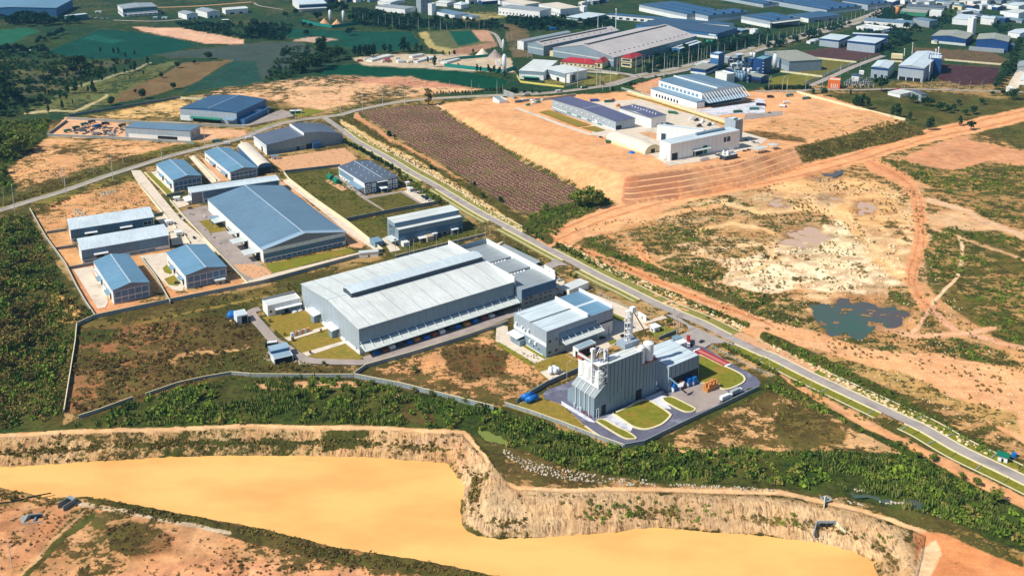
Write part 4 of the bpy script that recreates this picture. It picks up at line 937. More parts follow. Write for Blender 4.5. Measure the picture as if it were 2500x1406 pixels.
# front-left block with ribbed sloping roof
cx_, cy_ = px_local(h, 14, (835,930)); lx, ly = px_local(h, 14, (370,690)); ex, ey = px_local(h, 14, (268,640))
bw = -cx_; bd = ly-0; X, Y, _ = h.at(cx_, 0); zl = top_z(Y, cv(14, (0,570))[1])-rt.location.z; zr_ = zl+6.5
MB().sweep([(cx_, -3), (-.02, -3), (-.02, zr_), (cx_*.2, zr_), (cx_, zl)], 0, bd, 'y').build('front_block', wm('bgrey'), rt)
MB().add([(cx_-.3, -.3, zl), (cx_*.2, -.3, zr_+.04), (cx_*.2, bd+.3, zr_+.04), (cx_-.3, bd+.3, zl), (cx_-.3, -.3, zl+.3), (cx_*.2, -.3, zr_+.34), (cx_*.2, bd+.3, zr_+.34), (cx_-.3, bd+.3, zl+.3)], [(0,1,5,4),(1,2,6,5),(2,3,7,6),(3,0,4,7),(4,5,6,7)]).build('sloping_roof', rm_('grey', 'y'), rt)
for i in range(4):
    yy = bd*(i+.9)/5; MB().sweep([(cx_-.9, -1), (cx_+.02, -1), (cx_+.02, zl), (cx_*.3, zr_), (cx_*.3, zr_+.7), (cx_-.9, zl+.3)], yy, yy+.35, 'y').build('rib', M['frame'], rt)
MB().box(cx_+.3, -.02, bd+.02, ey, -3, zl*.62).build('rear_block', wm('bgrey'), rt)
MB().box(-4.6, -1.2, -.2, -.02, -.2, 6.5).build('door', M['dark'], rt)
MB().box(cx_*.62, cx_*.12, 1, bd-1, zr_-2, zr_+.9).build('silo_deck', M['whitem'], rt)
dk = zr_+.9
for k, (yy, r) in enumerate(((bd*.84, 3.5), (bd*.56, 3.5), (bd*.16, 2.7))):
    X, Y, _ = h.at(cx_*.4, yy)
    silo(cx_*.38, yy, dk, top_z(Y, (874, 884, 905)[k])-rt.location.z-1.2, r, m=M['whitem'])
X, Y, _ = h.at(cx_*.6, bd*.3); zt = top_z(Y, 858)-rt.location.z
MB().box(cx_*.62-1.3, cx_*.62+.3, bd*.3-.7, bd*.3+.7, dk, zt).build('elevator_leg', M['silo'], rt)
MB().box(cx_*.62-1.7, cx_*.62+.9, bd*.3-1.1, bd*.3+1.1, zt, zt+2.2).build('elevator_head', M['whitem'], rt)
fr = MB(); a0, a1, b0, b1 = cx_*.38-3.2, cx_*.38+3.6, bd*.16-3.2, bd*.16+3.2; zf = dk+13
for px_ in (a0, a1):
    for py_ in (b0, b1): fr.box(px_-.18, px_+.18, py_-.18, py_+.18, dk, zf)
for z in (dk+4.3, dk+8.6): fr.box(a0, a1, b0-.15, b0+.15, z, z+.3).box(a0-.15, a0+.15, b0, b1, z, z+.3).box(a1-.15, a1+.15, b0, b1, z, z+.3)
for k in range(3):
    z = dk+4.3*k; fr.tube((a0, b0, z), (a1, b0, z+4.3), .12).tube((a1, b0, z), (a0, b0, z+4.3), .12)
fr.box(a0-.5, a1+.5, b0-.5, b1+.5, zf, zf+.4).build('tower_frame', M['frame'], rt)
g = MB().box(cx_*.62, cx_*.62+1.6, bd*.3, bd*1.0, zt-8, zt-7.6)
g.box(cx_*.62, cx_*.62+.1, bd*.3, bd*1.0, zt-6.4, zt-6.2)
for i in range(12): g.box(cx_*.62, cx_*.62+.12, bd*(.3+.058*i), bd*(.3+.058*i)+.12, zt-7.7, zt-6.3)
g.build('catwalk', M['frame'], rt); MB().box(cx_*.62, cx_*.62+3, bd*.78, bd*1.02, zt-10.5, zt-8).build('conveyor_head', M['rust'], rt)
for i in range(9):
    t0 = (RN.uniform(cx_*.6, -1), RN.uniform(1, bd*.5), dk+RN.uniform(10, 14)); t1 = (t0[0]+RN.uniform(1, 5), t0[1]+RN.uniform(-1, 3), t0[2]+RN.uniform(3, 9))
    MB().tube(t0, t1, RN.uniform(.18, .4)).build('duct', M['trimd'] if i % 3 else M['whitem'], rt)
for i in range(4):
    x = RN.uniform(-2, 5); y = RN.uniform(4, D-4); MB().cyl(x, y, Zh, Zh+RN.uniform(3, 8), .6, .6, 10).cyl(x, y, Zh+3, Zh+4, 1.2, .5, 10).build('cyclone', M['trimd'] if i % 2 else M['silo'], rt)
MB().box(4, 12, 3, D-3, Zh+.02, Zh+1.3).build('roof_plant', M['whitem'], rt)
for i in range(6):
    MB().tube((cx_-1.4, bd*(.1+.14*i), -1), (cx_-1.4, bd*(.1+.14*i), 2+i % 2), .4).build('pump', M['rust'] if i < 3 else M['whitem'], rt)
fr = MB().tube((cx_-.2, -2.6, 0), (cx_-.2, -2.6, 7.5), .18).tube((cx_-.2, -2.6, 7.5), (cx_+1.6, -2.6, 7.5), .18).tube((cx_+1.6, -2.6, 7.5), (cx_+1.6, -2.6, 0), .18); fr.build('pipe_loop', M['frame'], rt)
h = Hall('grey loading warehouse with striped roof and long canopy joined to the silo plant', 15, (-455,655), (265,910), (820,663), 1384, 'flat', .3, 'bgrey', 'bw', 'warehouse', 'warehouse', fixang=36.5, seam=6, par=.03)
h.band('l', 0, 1, 0, .98, wm('grey'), 'side_wall')
for i in range(7): MB().box(h.W*(i+.5)/7, h.W*(i+.5)/7+.22, -.12, -.01, h.Z*.55, h.Z-.4).build('joint_strip', M['trimd'], h.root)
h.canopy('f', .0, 1.04, .56, 7, M['canopyb'], .5, 0, 0, 1.5)
h.band('f', .12, .98, 0, .5, M['dark'], 'loading_opening', .12)
MB().add([(-.2, -7.5, h.Z*.52), (h.W*.25, -7.3, h.Z*.50), (h.W*.1, -10, h.Z*.44), (-1, -9.5, h.Z*.46)], [(0,1,2,3)]).build('canopy_flap', M['frame'], h.root)
millw = h
# --- raised platform compound ---
h = Hall('long grey-blue shed on the raised platform with green squares along its base', 3, (420,950), (1030,1162), (1275,1150), 1245, 'gv', 1.8, 'grey', 'purple', 'warehouse', 'warehouse', fixang=33, seam=None, ov=.5)
for i in range(4): h.band('l', .2+i*.16, .27+i*.16, 0, .11, M['green'], 'green_panel', .14)
h.band('l', 0, 1, 0, .1, M['frame'], 'plinth', .08)
for i in range(11): h.fb(MB(), 'l', .08+i*.083, .094+i*.083, .6, .7, .05, .9).build('wall_fan', M['whitem'], h.root)
h.door('l', .28, .31, .4, M['frame']); h.door('f', .0, .3, .5)
h = Hall('white shed with purple-grey roof and row of fans behind the long shed', 16, (-180,870), (395,1075), (665,1020), 1275, 'gv', 1.2, 'white', 'purple', 'warehouse', 'warehouse', fixang=33)
for i in range(9): MB().box(h.W*.5, h.W*.5+1.2, h.D*(i+1)/11, h.D*(i+1)/11+1.5, h.Z+1, h.Z+2.4).build('roof_vent', M['whitem'], h.roof)
h.door('f', .4, .8, .3); h.band('l', 0, 1, .86, 1, M['slate'], 'fascia', .1)
h = Hall('cream tunnel store with big round roof on the edge of the raised platform', 17, (55,470), (560,690), (790,640), 700, 'au', 8.5, 'cream', 'cream', 'store', 'tunnel_store', fixang=33, ov=.3, base=None)
h.band('f', .38, .62, 0, 4.6, M['dark'], 'door', .1)
h = Hall('white main production hall with seamed roof on the raised platform', 17, (780,495), (940,550), (2010,366), 795, 'flat', .4, 'white', 'bw', 'factory', 'production_hall', fixang=33, seam=6, par=.06)
h.band('l', 0, 1, 0, 1, wm('white'), 'end_wall', .1); h.door('f', .02, .1, .42); h.door('f', .32, .46, .3); h.canopy('f', .31, .55, .36, 4, M['canopy'], .4, 3)
h.win('f', .76, .8, .45, .75, 1, 1, None, False); h.win('f', .81, .86, .45, .75, 1, 1, None, False); h.band('f', .46, .52, 0, .5, M['green'], 'green_door', .1)
MB().tube((h.W*.45, h.D*.62, h.Z+1.6), (h.W*.86, h.D*.62, h.Z+1.6), 1.6, 12).build('ridge_duct', M['canopyb'], h.roof)
for x in (-5, -2.2): MB().tube((x, 6, 0), (x, 6, 7), .5, 8).build('tank', M['whitem'], h.root)
ph = h
h = Hall('rear white wing with roof duct and blue door on the raised platform', 16, (500,1190), (500,1225), (1380,1330), 1500, 'flat', .3, 'white', 'bw', 'factory', 'rear_wing', fixang=-24, seam=7, par=.15)
h.D = max(h.D, 28); h.door('f', .1, .2, .5, M['glass'])
h = Hall('grey lift tower rising at the right end of the white hall', 16, (1790,1085), (2000,1140), (2150,1110), 1560, 'flat', .3, 'steel', 'white', 'tower', 'lift_tower', fixang=36, par=.6)
h.band('l', 0, 1, 0, 1, wm('grey'), 'side_wall', .1); h.win('f', .45, .75, .8, .92, 2, 1)
for i in range(3): MB().box(2+i*2, 3+i*2, 3, 5, h.Z, h.Z+1.6).build('roof_plant', M['trimd'], h.root)
h = Hall('blue-roofed distribution warehouse with row of white canopy struts', 16, (510,365), (1360,600), (2215,490), 870, 'gu', 2.5, 'white', 'blue', 'warehouse', 'distribution_warehouse', fixang=32)
MB().box(h.W*.36, h.W*.38, 0, h.D, h.Z, h.Z+3.6).build('roof_wall', wm('white'), h.roof)
h.band('l', .0, 1, .82, 1, M['frame'], 'fascia', .2)
for i in range(10): h.win('l', .08+i*.09, .14+i*.09, .6, .8, 1, 1, M['canopyb'], False)
h.canopy('l', -.06, 1.0, .5, 14, M['canopyb'], .5, 0, 0, .8)
MB().box(-14, -.1, -6, h.D, -3, h.Z*.42).build('dock_wing', wm('white'), h.root)
for i in range(8): MB().box(-14.15, -13.98, h.D*(.35+.07*i), h.D*(.35+.07*i)+3, 0, 4).build('dock_door', M['dark'], h.root)
h.canopy('f', .0, 1.0, .5, 15, M['canopyb'], .5, 0, 15, 2, 9, .42)
h.band('f', .02, .98, 0, .42, M['dark'], 'loading_opening', .1)
def H_(label, t, L, N, R2, yb, roof='gu', rise=2, wall='white', rc='blue', cat='warehouse', name='warehouse', **k):
    f = k.pop('feat', None); h = Hall(label, t, L, N, R2, yb, roof, rise, wall, rc, cat, name, **k)
    if f: f(h)
    return h
def f_dark(h): h.door('f', .2, .38, .35); h.door('f', .6, .75, .35)
def f_winrow(h):
    n = max(4, int(h.W/9))
    for i in range(n): h.win('f', (i+.3)/n, (i+.7)/n, .15, .3, 1, 1, None, False)
def f_winl(h):
    n = 12
    for i in range(n): h.win('l', (i+.3)/n, (i+.65)/n, .25, .45, 1, 1, None, False)
def f_fascia(c='dblue'):
    def g(h): h.band('f', 0, 1, .78, 1.0, wm(c), 'fascia', .15); h.band('l', 0, 1, .78, 1, wm(c), 'fascia', .15); f_dark(h)
    return g
# grey-roofed twin works
def f_a(h):
    h.monitor('x', .03, .97, 5, 1.6, 'pink', .5, .6); h.band('l', 0, 1, .62, .72, M['canopy'], 'pale_band', .1); h.band('f', 0, 1, .9, 1, M['green'], 'eave_band', .1)
    for i in range(18): MB().box(h.W*(i+.5)/18.5, h.W*(i+.5)/18.5+1.6, h.D*.1, h.D*.1+1.6, h.Z+h.rise*.18, h.Z+h.rise*.2+1.6).build('roof_vent', M['trimd'], h.roof)
H_('widest pale-roofed works hall with dark ridge vents behind the red-roofed offices', 3, (485,447), (1010,552), (1800,345), 640, 'gv', 12.5, 'bgrey', 'pink', 'factory', 'works_hall', seam=8, feat=f_a)
def f_b(h):
    h.monitor('x', .03, .9, 4, 1.4, 'pink', .42, .5); h.band('l', 0, 1, .6, .7, M['canopy'], 'pale_band', .1)
    for i in range(12): MB().box(h.W*(i+.5)/12.5, h.W*(i+.5)/12.5+1.6, h.D*.12, h.D*.12+1.6, h.Z+h.rise*.2, h.Z+h.rise*.22+1.6).build('roof_vent', M['trimd'], h.roof)
H_('narrower pale-roofed works hall left of the widest one', 3, (142,425), (340,442), (1060,292), 535, 'gv', 5.5, 'bgrey', 'pink', 'factory', 'works_hall', seam=8, feat=f_b)
H_('low white-ended works shed at the far left of the grey works', 3, (115,385), (150,400), (600,310), 480, 'gv', 1.5, 'white', 'grey', 'shed', 'works_shed')
H_('small cream gatehouse building between the two pale works halls', 3, (412,490), (445,500), (490,488), 545, 'flat', .5, 'cream', 'cream', 'building', 'gate_building')
def f_of(h):
    n = 8
    for i in range(n): h.win('l', (i+.3)/n, (i+.7)/n, .2, .6, 1, 1, None, False)
H_('long red-roofed cream office in front of the works', 3, (502,588), (832,618), (868,590), 652, 'hip', 6, 'cream', 'red', 'office', 'office', feat=f_of)
H_('red hip-roofed cream office block at the end of the long office', 3, (830,595), (900,603), (968,572), 658, 'hip', 6, 'cream', 'red', 'office', 'office', feat=lambda h: h.win('l', .3, .6, .2, .8, 1, 1, None, False))
def f_tw(h):
    h.band('l', 0, 1, .45, .55, M['trimd'], 'balcony'); h.band('l', .1, .9, .15, .35, M['glass'], 'window_band'); h.band('l', .1, .9, .65, .85, M['glass'], 'window_band'); h.band('f', .1, .9, .65, .85, M['glass'], 'window_band')
H_('three-storey cream tower with red hip roof at the works corner', 3, (1078,548), (1180,560), (1280,525), 650, 'hip', 5, 'cream', 'red', 'office', 'office_tower', feat=f_tw)
H_('tiny red-roofed kiosk among the roadside trees', 3, (1420,595), (1445,603), (1470,592), 632, 'hip', 3, 'cream', 'red', 'kiosk', 'kiosk')
H_('white corner factory with snow-white roof beside the junction', 3, (335,652), (545,708), (682,652), 792, 'mb', .6, 'white', 'white', 'factory', 'factory', feat=lambda h: (h.band('l', 0, 1, .55, 1, wm('bgrey'), 'cladding_band', .1), h.door('l', .25, .38, .4), h.door('l', .7, .82, .4)))
H_('white factory wing with sloping roof and green canopy behind the corner factory', 3, (135,655), (340,690), (472,588), 770, 'mr', .8, 'white', 'white', 'factory', 'factory', feat=lambda h: (h.band('l', 0, 1, .6, 1, wm('bgrey'), 'cladding_band', .1), h.canopy('l', .2, .85, .35, 5, M['green'], .4), h.band('l', .2, .8, 0, .3, M['glass'], 'glazing', .1)))
H_('small white annex with glazed side at the right of the corner factory', 3, (550,700), (590,715), (685,680), 795, 'flat', .4, 'white', 'bw', 'annex', 'annex', par=.2, feat=lambda h: h.band('f', .2, .9, .1, .8, M['glass'], 'glazing', .1))
H_('long grey store with raised vent beside the tree-lined avenue', 3, (1578,455), (1640,470), (1845,405), 508, 'gv', 1.5, 'blue', 'bw', 'store', 'store', feat=lambda h: h.monitor('x', .05, .95, 4, 1.2, 'bw', .5, .5))
# blue complex on the skyline
def f_mon(n, lo=.05, hi=.95, wc='bw'):
    def g(h):
        h.band('f', 0, 1, .0, .5, wm('white'), 'white_wall', .1)
        for i in range(n):
            c = h.W*(lo+(hi-lo)*(i+.5)/n); MB().sweep([(c-3.5, h.Z-1), (c+3.5, h.Z-1), (c+3.5, h.Z+3), (c, h.Z+4.5), (c-3.5, h.Z+3)], 2, h.D*.7, 'y').build('roof_monitor', wm('blue'), h.roof)
            MB().sweep([(c-4, h.Z+3.05), (c, h.Z+4.6), (c+4, h.Z+3.05), (c+4, h.Z+3.3), (c, h.Z+4.9), (c-4, h.Z+3.3)], 1.5, h.D*.7+.5, 'y').build('monitor_roof', rm_('navy', 'y'), h.roof)
    return g
H_('rearmost dark blue skyline warehouse left of the aerial masts', 24, (560,12), (1370,42), (1600,-10), 70, 'mb', .2, 'grey', 'navy', fixang=31, feat=f_mon(3))
H_('blue skyline warehouse with long roof vents behind the white-walled one', 24, (1000,15), (1925,90), (2120,38), 130, 'mb', .2, 'grey', 'navy', fixang=31, feat=f_mon(4))
H_('far skyline warehouse with white wall by the avenue', 24, (1940,22), (2282,45), (2390,8), 97, 'mb', .2, 'grey', 'navy', fixang=31, feat=f_mon(3))
H_('long white-walled blue warehouse with company sign on its front', 24, (15,68), (705,128), (900,72), 188, 'mb', .2, 'grey', 'dblue', fixang=31, feat=lambda h: (f_mon(3)(h), h.band('l', .44, .6, .3, 1.12, M['frame'], 'sign_wall', .4), h.band('l', 0, 1, 0, .55, wm('white'), 'white_wall', .15)))
H_('blue warehouse with a stepped white front in the middle of the complex', 24, (715,120), (890,142), (1150,85), 205, 'mb', .2, 'grey', 'dblue', fixang=31, feat=lambda h: (f_mon(4)(h), h.band('l', 0, 1, 0, .5, wm('white'), 'white_wall', .15)))
H_('blue warehouse with long white wall and open loading corner', 24, (1075,150), (1432,188), (1600,140), 250, 'mb', .2, 'grey', 'dblue', fixang=31, feat=lambda h: (f_mon(2)(h), h.band('l', 0, 1, 0, .45, wm('white'), 'white_wall', .15), h.canopy('f', .0, 1.0, .8, 10, M['canopy'], .5), h.band('f', .05, .95, 0, .6, M['dark'], 'loading_opening', .1)))
H_('small white-fronted blue warehouse right of the loading corner', 24, (1600,130), (1765,165), (1925,110), 202, 'mb', .2, 'grey', 'dblue', fixang=31, feat=lambda h: (f_dark(h), h.band('l', 0, 1, 0, .95, wm('white'), 'white_wall', .1)))
H_('long low blue building with skylights in front of the skyline complex', 24, (0,130), (1075,225), (1110,208), 262, 'mb', .3, 'white', 'dblue', 'building', 'long_building', feat=lambda h: [h.win('l', .02+i*.06, .05+i*.06, .1, .6, 1, 1, None, False) for i in range(16)])
H_('dark curved-roof blue hall with white windows beside the works', 24, (260,215), (970,300), (1090,240), 345, 'mb', .8, 'blue', 'navy', 'hall', 'curved_hall', feat=lambda h: (h.band('l', 0, .35, 0, .45, wm('white'), 'white_wall', .1), h.win('l', .02, .1, .6, .85, 2, 1, M['frame'], False)))
H_('white cube building with blue base beside the avenue', 24, (1252,255), (1300,262), (1330,255), 305, 'flat', .3, 'white', 'white', 'building', 'pump_building', par=.2, feat=lambda h: h.band('f', -.4, 1.6, 0, .35, wm('dblue'), 'blue_base', 6))
H_('low teal-roofed shed by the curved-roof hall', 24, (1088,258), (1180,272), (1225,258), 290, 'mb', .3, 'teal', 'lblue', 'shed', 'low_shed')
# upper left industries
H_('wide bright blue warehouse behind the trees at the left edge', 1, (-420,20), (-350,98), (525,85), 178, 'gu', 4, 'blue', 'sky', fixang=8)
H_('low green-blue shed beside the parked vehicles at far left', 1, (625,150), (650,160), (835,138), 210, 'mb', .5, 'teal', 'bw', 'shed', 'low_shed')
H_('white two-storey factory with framed left wall at the upper left', 1, (998,60), (1170,90), (1500,66), 168, 'gu', 2, 'white', 'grey', 'factory', 'factory', feat=lambda h: (h.band('f', 0, 1, .55, 1, wm('teal'), 'cladding_band', .1), f_winrow(h), f_winl(h), h.canopy('f', .1, 1, .35, 4, M['frame'], .4)))
H_('first of three small units in a row, nearest the white two-storey factory', 1, (1698,118), (1780,142), (1890,132), 192, 'gu', 2, 'white', 'grey', 'unit', 'small_unit', feat=f_dark)
H_('middle of three small white units in a row at the upper left', 1, (1865,92), (1975,122), (2095,108), 177, 'gu', 2.5, 'white', 'grey', 'unit', 'small_unit', feat=f_dark)
H_('rightmost of three small units, long and low with a white roof', 1, (2105,80), (2150,98), (2365,82), 143, 'gv', 1.5, 'white', 'white', 'unit', 'small_unit', feat=f_dark)
H_('white building cut by the top edge behind the blue warehouse', 1, (340,-5), (365,8), (430,0), 45, 'flat', .4, 'white', 'white', 'building', 'white_building')
H_('pale building at the top edge left of the white factory', 1, (480,-22), (520,-10), (625,-15), 20, 'flat', .4, 'white', 'teal', 'building', 'white_building')
def f_big(h):
    h.band('l', 0, 1, 0, .98, wm('grey'), 'side_wall', .1)
    for i in range(6): h.win('l', .08+i*.16, .13+i*.16, .75, .85, 1, 1, M['frame'], False)
    h.canopy('l', .25, .8, .4, 6, M['green'], .4); h.band('l', .28, .78, 0, .3, M['dark'], 'painted_parking_shade', .15); h.canopy('l', .0, .2, .5, 9, M['canopyb'], .5); h.band('l', .82, 1, 0, .45, M['frame'], 'white_wall', .2)  # dark sheet under the green canopy is painted shade
    h.band('f', .55, .7, .5, 1.2, M['frame'], 'dormer', 6)
    MB().box(h.W*.04, h.W*.9, -9, -.1, -3, h.Z*.45).build('side_wing', wm('blue'), h.root)
H_('large dark blue roofed plant behind the scrap yard lot', 20, (305,355), (1385,440), (2300,205), 660, 'gv', 3, 'blue', 'dblue', 'factory', 'factory', feat=f_big)
H_('long low shed with blue roof panel and white border beside the scrap yard', 1, (1190,1215), (1812,1252), (1940,1205), 1348, 'mb', .4, 'grey', 'blue', 'shed', 'long_shed', feat=lambda h: (h.band('l', 0, .95, 0, .4, M['frame'], 'white_wall', .1), h.band('l', .2, .5, 0, .35, M['dark'], 'open_bay', .15), h.win('f', .15, .4, .3, .75, 2, 2), h.win('f', .6, .95, .3, .75, 3, 2)))
H_('blue and white works with purple roof on the skyline left of centre', 2, (365,-12), (430,48), (690,35), 115, 'gv', 3, 'white', 'bw', 'factory', 'works', feat=lambda h: (h.band('f', 0, 1, .5, .9, wm('dblue'), 'blue_band', .1), h.canopy('f', 0, 1, .45, 8, M['canopy'], .4)))
H_('long low hangar with pale wall on the skyline left of the tower block', 2, (1160,62), (1440,92), (1530,70), 135, 'mb', .4, 'white', 'grey', 'hangar', 'low_hangar')
H_('white shed with arched roof behind the long low hangar', 2, (1185,15), (1300,30), (1440,5), 60, 'gu', 2, 'white', 'white', 'shed', 'white_shed')
H_('grey tower block with small square windows on the skyline', 2, (1545,-75), (1590,-60), (1690,-70), 128, 'flat', .5, 'steel', 'grey', 'tower', 'tower_block', feat=lambda h: [h.win('f', .2+.35*i, .3+.35*i, .3+.22*j, .36+.22*j, 1, 1, None, False) for i in range(2) for j in range(3)])
H_('white wing at the right foot of the tower block', 2, (1675,38), (1695,45), (1735,36), 150, 'flat', .4, 'white', 'bw', 'building', 'tower_wing')
H_('low blue-roofed shed running right of the tower block', 2, (1700,105), (1915,150), (2010,128), 183, 'mb', .4, 'white', 'blue', 'shed', 'low_shed')
H_('small low shed at the end of the tower block row', 2, (1935,145), (2080,168), (2150,155), 190, 'mb', .3, 'white', 'blue', 'shed', 'low_shed')
H_('pavilion with pyramid roof right of the tower block', 2, (1920,38), (1975,50), (2050,38), 90, 'hip', 5, 'white', 'bw', 'pavilion', 'pavilion')
H_('white tunnel-roofed hall behind the pavilion', 2, (1775,15), (1840,35), (1930,15), 68, 'gu', 2, 'white', 'white', 'hall', 'white_hall')
H_('long white-walled factory with dark flat roof above the power line', 3, (-90,72), (303,112), (445,88), 188, 'mb', .3, 'white', 'grey', 'factory', 'factory', feat=f_winl)
H_('white factory with cream roof behind the dark-roofed one', 3, (-60,15), (165,50), (300,28), 90, 'mb', .3, 'white', 'cream', 'factory', 'factory', feat=f_winl)
H_('long cream-roofed factory right of the white pair', 3, (295,42), (500,92), (640,64), 165, 'mb', .3, 'white', 'cream', 'factory', 'factory', feat=f_winl)
H_('small white block at the end of the cream-roofed factory', 3, (675,65), (725,72), (750,65), 140, 'flat', .3, 'white', 'white', 'building', 'white_block')
H_('teal-windowed low factory right of the white block', 3, (548,165), (735,185), (940,140), 230, 'mb', .3, 'teal', 'bw', 'factory', 'low_factory', feat=lambda h: h.band('l', 0, 1, .1, .7, M['canopy'], 'window_band', .1))
# concrete and chemical plants on the right
H_('low blue-banded building at the foot of the tall blue tower', 3, (1730,655), (1887,668), (2000,620), 718, 'mb', .3, 'white', 'olive', 'building', 'blue_banded_building', feat=lambda h: (h.band('l', 0, 1, .4, 1, wm('dblue'), 'blue_band', .2), h.band('f', 0, 1, .4, 1, wm('dblue'), 'blue_band', .2)))
H_('tall blue and white process tower near the avenue', 3, (1928,512), (2010,522), (2068,505), 665, 'flat', .4, 'blue', 'bw', 'tower', 'process_tower', feat=lambda h: h.band('l', 0, 1, .72, .92, wm('white'), 'pale_band', .15))
H_('blue sloping conveyor house between the blue tower and low building', 3, (1790,615), (1845,628), (1930,590), 660, 'mb', .3, 'dblue', 'white', 'building', 'conveyor_house')
H_('white cube building behind the distribution warehouse', 3, (1980,690), (2088,718), (2140,700), 800, 'flat', .3, 'white', 'white', 'building', 'white_cube')
H_('small blue-roofed shed right of the white cube building', 3, (2085,650), (2160,668), (2230,655), 700, 'mb', .3, 'dblue', 'olive', 'shed', 'blue_shed')
H_('blue-roofed open store at the right of the silo cluster', 3, (2275,720), (2410,742), (2452,715), 805, 'gu', 1.5, 'dblue', 'olive', 'store', 'open_store', feat=lambda h: h.band('l', .05, .95, 0, .6, M['dark'], 'open_bay', .1))
def f_open(h):
    for z in (.2,.4,.6,.8): h.band('f', -.02, 1.02, z, z+.03, M['frame'], 'floor_slab', .8); h.band('l', -.02, 1.02, z, z+.03, M['frame'], 'floor_slab', .8)
H_('dark blue multi-storey open process frame', 3, (2345,560), (2440,575), (2520,545), 720, 'flat', .3, 'dblue', 'teal', 'plant', 'process_plant', feat=f_open)
H_('large beige-roofed factory with grey wall beside the green lot', 4, (28,495), (262,590), (402,508), 690, 'mb', .4, 'bgrey', 'olive', 'factory', 'factory', feat=lambda h: (h.band('l', 0, 1, 0, .5, wm('grey'), 'lower_wall', .1), h.rooftop(4, M['trimd'], .8, 3)))
H_('blue-trimmed cube factory with white roof, left one of the pair', 4, (550,368), (735,388), (840,345), 462, 'mb', .3, 'grey', 'bw', 'factory', 'factory', feat=f_fascia())
H_('blue-trimmed cube factory with white roof, larger right one of the pair', 4, (815,390), (1080,418), (1175,372), 510, 'mb', .3, 'grey', 'bw', 'factory', 'factory', feat=f_fascia())
H_('dark blue banded warehouse behind the blue-trimmed pair', 4, (870,325), (1200,342), (1268,335), 425, 'mb', .3, 'dblue', 'bw', feat=lambda h: h.band('f', 0, 1, 0, .6, wm('white'), 'white_wall', .2))
H_('white office with square windows and a blue panel by the avenue', 4, (900,258), (1165,292), (1190,262), 318, 'flat', .3, 'white', 'white', 'office', 'office', feat=lambda h: (h.band('l', .38, .6, 0, 1, wm('dblue'), 'blue_panel', .2), h.wins('l', [(.05,.1), (.15,.2), (.25,.3), (.7,.75), (.85,.9)], .4, .65)))
H_('long blue-roofed factory row behind the white office', 4, (975,198), (1425,232), (1460,205), 275, 'mb', .3, 'white', 'blue', 'factory', 'factory')
H_('grey-blue factory with pipes right of the long blue-roofed row', 4, (1442,178), (1600,205), (1612,185), 268, 'mb', .3, 'steel', 'blue', 'factory', 'factory')
H_('olive-roofed green-ended warehouse near the yellow silo', 4, (1320,112), (1565,130), (1590,100), 162, 'gu', 2, 'green', 'olive')
H_('small white box store right of the olive-roofed warehouse', 4, (1600,112), (1712,120), (1730,108), 165, 'flat', .3, 'white', 'white', 'store', 'box_store')
H_('wide slate-roofed factory behind the olive-roofed warehouse', 4, (1380,58), (1740,80), (1775,62), 105, 'mb', .3, 'steel', 'slate', 'factory', 'factory')
H_('stepped pale factory left of the white grain tower', 4, (1810,185), (1985,195), (2050,150), 248, 'mb', .3, 'white', 'bw', 'factory', 'factory', feat=f_dark)
H_('white grain tower rising behind the blue hall', 4, (1972,178), (2020,185), (2052,178), 338, 'flat', .3, 'white', 'white', 'tower', 'grain_tower')
H_('grey-roofed white works right of the white grain tower', 4, (2090,170), (2215,182), (2245,165), 245, 'gu', 2, 'white', 'bw', 'works', 'works', feat=f_dark)
H_('white works at the right edge with pale roof', 4, (2330,110), (2450,130), (2560,105), 212, 'mb', .3, 'white', 'white', 'works', 'works', feat=f_dark)
H_('white works cut by the top right corner', 4, (2375,40), (2450,60), (2600,40), 100, 'gu', 2, 'white', 'bw', 'works', 'works')
H_('pale shed on the right edge below the white works', 4, (2390,300), (2460,325), (2600,290), 372, 'gu', 2, 'white', 'bw', 'shed', 'pale_shed')
H_('blue-fronted double warehouse with olive roof and cream base', 4, (1700,292), (1622,345), (1958,368), 410, 'gu', 3.5, 'dblue', 'olive', feat=lambda h: (h.band('f', -.0, 1, 0, .35, M['canopy'], 'pale_band', .3), h.band('f', .2, 1.05, -.5, .02, wm('cream'), 'cream_wall', 8)))
H_('blue-fronted warehouse with olive roof near the right edge', 4, (2075,325), (2048,378), (2345,425), 478, 'gu', 3.5, 'dblue', 'olive', feat=lambda h: (h.band('f', -.2, .9, 0, .3, wm('steel'), 'grey_wing', 10)))
H_('dark blue gable end building at the foot of the right warehouse', 4, (2325,415), (2330,435), (2412,430), 490, 'gu', 2, 'dblue', 'slate', 'building', 'dark_building')
def f_plant(h):
    h.band('f', 0, 1, .84, .94, wm('dblue'), 'blue_band', .15); h.band('f', .02, .98, -.02, .24, M['dark'], 'open_base', .12)
    for i in range(4): MB().box(h.W*(.02+.3*i), h.W*(.02+.3*i)+1, -.4, -.13, 0, h.Z*.24).build('column', M['frame'], h.root)
H_('big pale blue-banded plant hall on columns beside the chimneys', 4, (1482,492), (1305,628), (1560,642), 760, 'gu', 2.5, 'grey', 'bw', 'plant', 'plant_hall', feat=f_plant)
H_('smaller blue-banded gable hall left of the big plant hall', 4, (1110,578), (1045,640), (1205,655), 742, 'gu', 2, 'grey', 'bw', 'hall', 'gable_hall', feat=f_fascia())
H_('dark filter house behind the big plant hall', 4, (1600,520), (1590,560), (1715,575), 700, 'flat', .3, 'dblue', 'bw', 'plant', 'filter_house')
H_('orange substation building with white columns', 4, (640,745), (632,768), (748,775), 842, 'flat', .3, 'orange', 'cream', 'building', 'substation_building', feat=lambda h: [h.band('f', .28+.16*i, .33+.16*i, .05, .6, M['frame'], 'column', .5) for i in range(4)])
